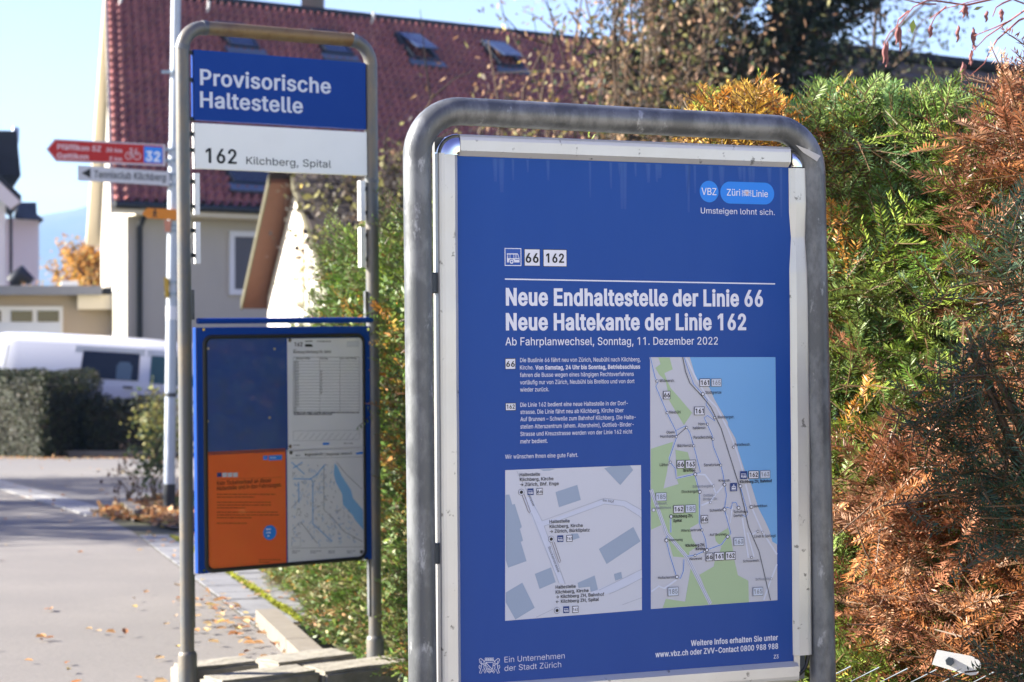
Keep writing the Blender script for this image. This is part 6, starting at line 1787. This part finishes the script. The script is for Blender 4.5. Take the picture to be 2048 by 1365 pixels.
# ------------------------------------------------------------------ trees and shrubs
def stems_from(r, base, n, height, spread, lean=(0, 0), rad=.03, wig=.12):
    out = []
    for i in range(n):
        a = r.uniform(0, 2 * math.pi); s_ = spread * math.sqrt(r.uniform(0, 1)); h = height * r.uniform(.6, 1.0)
        tip = np.array([base[0] + s_ * math.cos(a) + lean[0], base[1] + s_ * math.sin(a) + lean[1], base[2] + h])
        b = np.array(base) + np.array([r.normal(0, .08), r.normal(0, .08), 0])
        pts_ = []
        for j in range(8):
            t = j / 7
            p_ = b + (tip - b) * np.array([t ** 1.3, t ** 1.3, t]); p_[:2] += r.normal(0, wig * t, 2)
            pts_.append(p_)
        out.append((pts_, rad * r.uniform(.5, 1)))
    return out
def shrub(name, label, cat, base, n, height, spread, leaves, cols, w, lsz, lw, seed, group=None, lean=(0, 0), lowest=.25, twigs=6, rad=.03, droop=-.5, scat=.18, low_bias=1.0):
    r = np.random.default_rng(seed)
    o = empty(name, Vector(base), label, cat, group); lo = -o.location
    st = stems_from(r, base, n, height, spread, lean, rad)
    k = MB(); anchors = []
    for pts_, rd in st:
        k.tube([Vector(p_) for p_ in pts_], [rd * (1 - .11 * j) for j in range(8)], BARK, n=6, caps=False)
        for q in range(twigs):
            t = r.uniform(lowest, 1); i = min(int(t * 7), 6); p_ = pts_[i] + (pts_[i + 1] - pts_[i]) * (t * 7 - i)
            d = nrm(np.array([r.normal(), r.normal(), r.uniform(.1, 1.1)])); L = height * r.uniform(.07, .2)
            e = p_ + d * L; m_p = p_ + d * L * .5 + r.normal(0, .03, 3)
            k.tube([Vector(p_), Vector(m_p), Vector(e)], [rd * .35, rd * .25, rd * .12], TWIG, n=4, caps=False)
            for tt in np.linspace(0.2, 1, 6): anchors.append(p_ + d * L * tt)
        for tt in range(3, 8): anchors.append(pts_[tt])
    k.build('stems', o, lo)
    anchors = np.array(anchors)
    hz = (anchors[:, 2] - base[2]) / height
    pw = np.clip(1.25 - hz * low_bias, .15, 1.5); pw /= pw.sum()
    P = anchors[r.choice(len(anchors), leaves, p=pw)] + r.normal(0, scat, (leaves, 3))
    D = nrm(np.c_[r.normal(0, .6, (leaves, 2)), r.normal(droop, .5, leaves)])
    V, F = kites(P, D, rdirs(r, leaves), r.uniform(*lsz, leaves), r.uniform(*lw, leaves))
    fo = Fol(); fo.add(V, F, np.repeat(pick(leaves, cols, w), 4, 0)); fo.build('foliage', LEAFM, o, lo)
    return o
TANL = C_(.34, .22, .12); PINKB = C_(.30, .17, .10); OLIVE = C_(.22, .21, .07); GREYB = C_(.14, .11, .08); YEL = C_(.50, .36, .05); DGR = C_(.05, .08, .035)
def gb(px, Z): 
    p_ = W(px, 700, Z); return (p_.x, Z, gz(Z))
gp = 'thin stemmed autumn shrubs before the red roof'
shrub('shrub', 'thinnest withered shrub, left of the others, its twigs against the sky and red roof', 'shrub', gb(905, 15.5), 12, 3.75, .75, 900, [TANL, OLIVE, PINKB, YEL], [3, 4, 2, .2], (.04, .085), (.02, .04), 51, gp, lowest=.2, low_bias=1.15)
shrub('shrub', 'middle withered shrub, tan leaves covering the right end of the red roof', 'shrub', gb(1090, 16), 20, 3.9, .85, 2300, [TANL, OLIVE, PINKB, GREYB, YEL], [3, 3, 3, 1.5, .2], (.04, .09), (.02, .04), 52, gp, low_bias=1.05)
shrub('shrub', 'tallest and densest withered shrub, reaching the top edge above the blue poster', 'shrub', gb(1270, 16.5), 30, 5.5, 1.1, 6500, [TANL, OLIVE, PINKB, DGR, GREYB], [3, 3, 3, 2, 1.5], (.04, .09), (.02, .045), 53, gp, low_bias=.7)
shrub('shrub', 'dark twiggy shrub with yellow green leaves before the outbuilding roof', 'shrub', gb(772, 18), 52, 3.25, .62, 2800, [OLIVE, C_(.25, .23, .07), GREYB, C_(.06, .05, .04), YEL], [3, 2, 2, 3, .1], (.05, .09), (.03, .055), 54, None, twigs=14, rad=.035, low_bias=.3)
shrub('shrub', 'dark leafless thicket between the outbuilding and the blue poster', 'shrub', gb(830, 17), 40, 2.75, .55, 1700, [GREYB, C_(.06, .05, .04), OLIVE, C_(.25, .23, .07)], [3, 4, 2, 1], (.05, .10), (.03, .05), 55, None, twigs=10, rad=.03, low_bias=.3)
cl = empty('climber', at(P0, gz(22)), 'bare climber with yellow green leaves sprawling over the outbuilding roof', 'climber')
r = np.random.default_rng(56); k = MB(); anch = []
pe = pn_ - f2 * .35
ra, rb, rd_ = np.array(at(P0 - f1 * .03, zA + .16)), np.array(at(pe - f1 * .03, zN - .02)), np.array(f1)
for i in range(150):
    u, v = r.uniform(0, 5.5), r.uniform(0, 1); q = [Vector(ra + (rb - ra) * v + rd_ * u)]
    for j in range(6):
        q.append(q[-1] + Vector((r.normal(0, .13), r.normal(0, .13), r.normal(.05, .09))))
        if q[-1].z < ra[2] + (rb - ra)[2] * min(1, max(0, (q[-1].y - ra[1]) / (rb - ra)[1])) + .02: q[-1].z += .12
    k.tube(q, [.012 * (1 - .12 * j) for j in range(7)], TWIG, n=4, caps=False); anch += [np.array(p_) for p_ in q]
k.build('stems', cl, -cl.location)
anch = np.array(anch); n = 3800; P = anch[r.integers(0, len(anch), n)] + r.normal(0, .09, (n, 3)); P[:, 2] += .05
V, F = kites(P, rdirs(r, n), rdirs(r, n), r.uniform(.05, .10, n), r.uniform(.03, .06, n))
fo = Fol(); fo.add(V, F, np.repeat(pick(n, [C_(.06, .05, .04), GREYB * .7, OLIVE, C_(.24, .22, .07)], [5, 3, 2, 1.4]), 4, 0)); fo.build('foliage', LEAFM, cl, -cl.location)
# broad dark tree with gaps of sky
def big_tree(name, label, px, Z, height, crown_r, nleaf, cols, w, seed, trunk=.16, cz=(.35, 1.0), nl=26, lsz=(.06, .13), clump=.26, cone=False, dens_r=1.0, cat='tree'):
    r = np.random.default_rng(seed); b = gb(px, Z)
    o = empty(name, Vector(b), label, cat); lo = -o.location
    k = MB(); pts_ = [Vector((b[0] + .12 * math.sin(j * .9), b[1], b[2] + height * .9 * j / 8)) for j in range(9)]
    k.tube(pts_, [trunk * (1 - .095 * j) for j in range(9)], BARK, n=10); k.build('trunk', o, lo)
    k = MB(); cl_ = []
    for i in range(nl):
        t = cz[0] + (cz[1] - cz[0]) * (i + .5) / nl
        p_ = np.array([b[0], b[1], b[2] + height * t * .92]); a = r.uniform(0, 2 * math.pi)
        rr_ = crown_r * (1.1 - t if cone else math.sin(math.pi * min(1, max(.12, (t - cz[0]) / (cz[1] - cz[0]) * .85 + .12)))) * r.uniform(.6, 1.1)
        d = np.array([math.cos(a), math.sin(a), r.uniform(.25, .9)])
        pp = [p_ + d * rr_ * s_ + np.array([0, 0, .12 * s_ * s_ * rr_]) + r.normal(0, .03, 3) for s_ in np.linspace(0, 1, 6)]
        k.tube([Vector(q) for q in pp], [trunk * .38 * (1 - .16 * j) for j in range(6)], BARK, n=6, caps=False)
        for s_ in range(1, 6):
            for q in range(4):
                e = pp[s_] + nrm(r.normal(size=3) + [0, 0, .4]) * rr_ * r.uniform(.15, .38)
                k.tube([Vector(pp[s_]), Vector(e)], [trunk * .10, trunk * .03], TWIG, n=4, caps=False)
                cl_.append(e)
        cl_ += pp[2:]
    k.build('limbs', o, lo)
    cl_ = np.array(cl_); P = cl_[r.integers(0, len(cl_), nleaf)] + r.normal(0, clump * crown_r * .32, (nleaf, 3))
    V, F = kites(P, rdirs(r, nleaf), rdirs(r, nleaf), r.uniform(*lsz, nleaf), r.uniform(lsz[0] * .5, lsz[1] * .5, nleaf))
    fo = Fol(); fo.add(V, F, np.repeat(pick(nleaf, cols, w), 4, 0)); fo.build('crown', LEAFM, o, lo)
    return o
DK = [C_(.022, .035, .02), C_(.03, .045, .022), C_(.05, .055, .03), C_(.06, .05, .035)]
big_tree('tree', 'dark evergreen tree with sky showing through, above the middle of the poster', 1390, 21, 7.2, 1.4, 21000, DK, [3, 3, 2, 1], 61, lsz=(.05, .12), cz=(.2, 1))
big_tree('tree', 'darkest dense evergreen tree rising left of the brown roof', 1575, 20, 7.2, 1.05, 19000, DK, [4, 3, 1, .6], 62, lsz=(.05, .12), cz=(.1, 1), nl=34)
big_tree('tree', 'brownish tree with withered leaves mingling behind the tallest withered shrub', 1325, 20, 7.0, .80, 11000, [C_(.13, .09, .065), C_(.05, .055, .03), C_(.10, .085, .045), C_(.20, .13, .09)], [3, 3, 2, 1], 68, lsz=(.05, .12), cz=(.2, 1), nl=30)
big_tree('tree', 'sparse fine twigged tree with small leaves over the brown roof', 1765, 23, 7.6, 1.3, 2600, [C_(.05, .07, .03), C_(.08, .08, .04), C_(.10, .08, .05)], [3, 2, 1], 63, trunk=.05, lsz=(.05, .10), cz=(.5, 1), nl=22, clump=.5)
big_tree('tree', 'orange autumn tree beside the pale gable of the red roofed house', 178, 52, 4.9, 1.25, 6000, [C_(.55, .30, .06), C_(.48, .24, .05), C_(.36, .27, .06), C_(.40, .30, .14)], [3, 2, 1, 1], 64, lsz=(.10, .2), cz=(.3, 1), nl=30, clump=.3)
# street tree standing out of view on the left, throwing its shade across the road
big_tree('tree', 'autumn street tree left of the road shading the asphalt', -2271, 14.5, 6.0, 1.9, 4500, [C_(.3, .2, .08), C_(.2, .15, .06)], [2, 1], 65, trunk=.2, lsz=(.08, .14), cz=(.45, 1), nl=30)
big_tree('tree', 'second autumn street tree left of the driveway', -1630, 21, 7.0, 2.8, 14000, [C_(.3, .2, .08), C_(.2, .15, .06)], [2, 1], 66, trunk=.2, lsz=(.08, .14), cz=(.45, 1), nl=30)
big_tree('tree', 'third autumn street tree left of the road, between the other two', -1934, 17.5, 6.2, 2.0, 8000, [C_(.3, .2, .08), C_(.2, .15, .06)], [2, 1], 67, trunk=.2, lsz=(.08, .14), cz=(.4, 1), nl=30)
# plants round the signpost
shrub('shrub', 'small green leaved shrub growing beside the signpost foot', 'shrub', gb(312, 16.6), 8, .72, .17, 170, [DGR, C_(.10, .14, .05), C_(.16, .19, .06)], [2, 3, 2], (.05, .09), (.025, .045), 71, None, rad=.010, droop=.1, scat=.06, lowest=.3)
shrub('shrub', 'thin dark seedling left of the signpost', 'shrub', gb(267, 16.2), 4, .62, .07, 70, [C_(.08, .05, .04), C_(.12, .07, .05)], [2, 1], (.03, .06), (.02, .03), 72, None, rad=.009, droop=.1, scat=.05)
shrub('shrub', 'yellow green bush behind the signpost beside the low hedge', 'shrub', gb(322, 25), 16, 1.0, .30, 900, [C_(.16, .18, .05), C_(.22, .2, .06), DGR], [3, 2, 1], (.05, .1), (.03, .05), 73, None, rad=.012, droop=.1, scat=.1)
# ground cover and leaf litter
def litter(name, P, cols, w, seed, sz=(.028, .055), flat=.10, lift=.008):
    r = np.random.default_rng(seed); n = len(P)
    D = nrm(np.c_[r.normal(size=(n, 2)), r.normal(0, flat, n)]); N = nrm(np.c_[r.normal(0, flat, (n, 2)), np.ones(n)])
    S = nrm(np.cross(D, N)); ln = r.uniform(*sz, n)[:, None]; wd = ln * r.uniform(.45, .8, (n, 1)); cu = r.uniform(.05, .3, (n, 1)) * ln
    P3 = np.c_[P, gz(P[:, 1]) + lift + r.uniform(0, .01, n)]
    V = np.stack([P3, P3 + D * ln * .3 + S * wd * .45 + N * cu, P3 + D * ln * .7 + S * wd * .4 + N * cu, P3 + D * ln + N * cu * .3, P3 + D * ln * .7 - S * wd * .4 + N * cu, P3 + D * ln * .3 - S * wd * .45 + N * cu], 1)
    F = np.arange(n * 6).reshape(n, 6)
    F4 = np.concatenate([F[:, [0, 1, 2, 3]], F[:, [0, 3, 4, 5]]])
    o = np_mesh(name, V.reshape(-1, 3), F4, LEAFM, np.repeat(pick(n, cols, w), 6, 0))
    return tag(o, kind='stuff')
r = np.random.default_rng(81)
AUT = [C_(.50, .27, .11), C_(.55, .38, .20), C_(.38, .17, .07), C_(.48, .36, .12)]
n = 330; y = 6.3 + 22 * r.uniform(0, 1, n) ** 1.7; x = Lx(np.minimum(y, 15)) - np.abs(r.normal(0, 1, n)) * (1.3 + .03 * y)
k_ = (np.sin(x * 2.7 + y) + r.normal(0, .8, n)) > -.7; P = np.c_[x, y][k_]
y = r.uniform(6.6, 9.3, 110); P = np.r_[P, np.c_[Lx(y) - np.abs(r.normal(.02, .16, 110)) + .05, y]]
y = r.uniform(9, 13.5, 60); P = np.r_[P, np.c_[Lx(y) + r.uniform(0, .6, 60), y]]
y = r.uniform(28.2, 28.8, 420); P = np.r_[P, np.c_[r.uniform(-7.4, -4.5, 420), y - np.abs(r.normal(0, .3, 420))]]
litter('fallen_leaves', P, AUT, [3, 2.5, 2, 1], 82, lift=.012)
n = 2600
t = r.uniform(0, 1, n); P = np.c_[-3.15 + t * 1.0 + r.normal(0, .06, n), 15.35 - t * 1.6 + np.abs(r.normal(0, .45, n)) + r.uniform(0, 2.6, n) * (r.uniform(0, 1, n) < .3)]
litter('leaf_litter', P, AUT, [4, 2, 3, 1], 83, flat=.4, lift=.03, sz=(.04, .08))
n = 1600; P = np.c_[-2.3 + r.uniform(-.5, 1.6, n), 16.0 + r.uniform(-.5, 6, n)]
litter('ground_cover', P, [C_(.10, .16, .04), C_(.18, .20, .05), C_(.07, .11, .03)], [3, 1, 2], 84, flat=.8, lift=.05, sz=(.04, .08))
n = 900; y = r.uniform(7.0, 9.5, n); P = np.c_[hx(y) - np.abs(r.normal(0.02, .09, n)), y]
# ------------------------------------------------------------------ hazel branch hanging in from the right
haz = empty('hazel_tree', Vector((2.3, 4.7, gz(4.7))), 'reddish hazel twigs hung with dusty pink catkins against the sky', 'tree')
ho = -haz.location
k = MB()
fork = Vector((2.15, 4.6, 2.1))
k.tube([haz.location, haz.location + Vector((-.05, 0, 1.0)), fork], [.06, .05, .035], BARK, n=10); k.build('trunk', haz, ho)
RT = mat('hazel_twig', '#8a4a3c', .7, noise=(30, .4, '#5f3a30'))
k = MB()
ZH = 4.35
c8 = lambda x, y: W(1360 + x / 2.73, y / 2.73, ZH)
tw = [[(2100, -160), (1900, -60), (1590, 10), (1420, 5), (1330, 20), (1250, 60), (1200, 130), (1160, 170), (1130, 230)], [(1420, 5), (1330, 22), (1220, 20), (1130, 8), (1100, -10)],
      [(2100, -60), (1950, 20), (1878, 60), (1780, 130), (1700, 185), (1640, 240), (1580, 290), (1550, 370)], [(2100, 10), (1878, 95), (1760, 200), (1690, 290), (1640, 360), (1560, 430)],
      [(1950, 20), (1800, -10), (1700, 0), (1560, 30), (1430, 55), (1380, 90)], [(1780, 130), (1690, 170), (1600, 200)], [(1250, 60), (1215, 90), (1200, 150)], [(2000, -90), (1760, 20), (1700, 60), (1680, 110)], [(1430, 55), (1370, 110), (1365, 150)], [(1560, 30), (1550, 55)], [(1640, 240), (1600, 250), (1590, 290)]]
for i, t in enumerate(tw):
    pts_ = [c8(*q) + Vector((0, .05 * math.sin(i * 2.1 + j), 0)) for j, q in enumerate(t)]
    if t[0][0] >= 2000: pts_ = [fork] + pts_
    n = len(pts_)
    k.tube(pts_, [max(.0032 * (1 - j / n), .0010) if t[0][0] >= 2000 else max(.0020 * (1 - j / n), .0010) for j in range(n)], RT, n=7)
k.build('twigs', haz, ho)
CAT = mat('catkin', '#8a5a58', .85, noise=(260, .6, '#5f3a38'), bump=(400, .6, .002))
for x, y, L in ((1130, 225, 115), (1118, 235, 90), (1200, 150, 105), (1188, 145, 80), (1365, 140, 55), (1372, 145, 45), (1520, 140, 75), (1600, 150, 95), (1612, 180, 40), (1590, 275, 70), (1545, 340, 90), (1555, 350, 70), (1550, 30, 55), (1562, 35, 45), (1760, 60, 50), (1675, 60, 50), (1752, 50, 40)):
    a = c8(x, y); b = c8(x + random.uniform(-8, 8), y + L * 1.25)
    k = MB(); n = 9
    k.tube([a.lerp(b, j / (n - 1)) + Vector((.0015 * math.sin(j * 1.3), 0, 0)) for j in range(n)], [.0012 if j == 0 else .0040 * math.sin(math.pi * (.18 + .74 * j / (n - 1))) for j in range(n)], CAT, n=8)
    k.build('catkin', haz, ho)
fo = Fol(); P = np.array([c8(1275, 105), c8(1600, 55), c8(1880, 30)]); V, F = kites(P, nrm(np.array([[-.1, 0, -1.], [.9, 0, .3], [.3, 0, .8]])), np.array([[.2, -1., 0]] * 3), np.array([.035, .025, .025]), np.array([.016, .008, .008]))
fo.add(V, F, np.repeat(np.array([[.20, .26, .06], [.2, .2, .08], [.25, .1, .06]]), 4, 0)); fo.build('leaf', LEAFM, haz, ho)

# ------------------------------------------------------------------ distant hill and the air in front of it
xs = np.linspace(-3000, 3000, 121); ysn = np.linspace(2000, 3300, 24)
XX, YY = np.meshgrid(xs, ysn)
prof = np.exp(-((YY - 2750) / 330) ** 2)
ridge = 235 + 26 * np.sin(XX / 310 + 1) + 12 * np.sin(XX / 97) + 18 * np.sin(XX / 700)
HZ = -16 + ridge * prof + 5 * np.sin(XX / 40 + YY / 60) * prof
ids = np.arange(XX.size).reshape(XX.shape)
F = np.stack([ids[:-1, :-1], ids[:-1, 1:], ids[1:, 1:], ids[1:, :-1]], -1).reshape(-1, 4)
o = np_mesh('hill', np.c_[XX.ravel(), YY.ravel(), HZ.ravel()], F, mat('hill_forest', '#3d4a34', .95, noise=(.01, .7, '#5d5a3c')), smooth=True)
tag(o, kind='structure')
k = MB(); k.box((-3100, -40, -20), (3100, 3400, 310), mat('haze_tmp'))
hm = bpy.data.materials.new('haze_air'); hm.use_nodes = True; t = hm.node_tree
t.nodes.remove(t.nodes['Principled BSDF'])
pv = t.nodes.new('ShaderNodeVolumePrincipled'); pv.inputs['Color'].default_value = (.32, .55, 1, 1); pv.inputs['Density'].default_value = 0.00026; pv.inputs['Anisotropy'].default_value = 0.0
t.links.new(pv.outputs[0], t.nodes['Material Output'].inputs['Volume'])
o = k.build('haze'); o.data.materials.clear(); o.data.materials.append(hm); tag(o, kind='stuff')
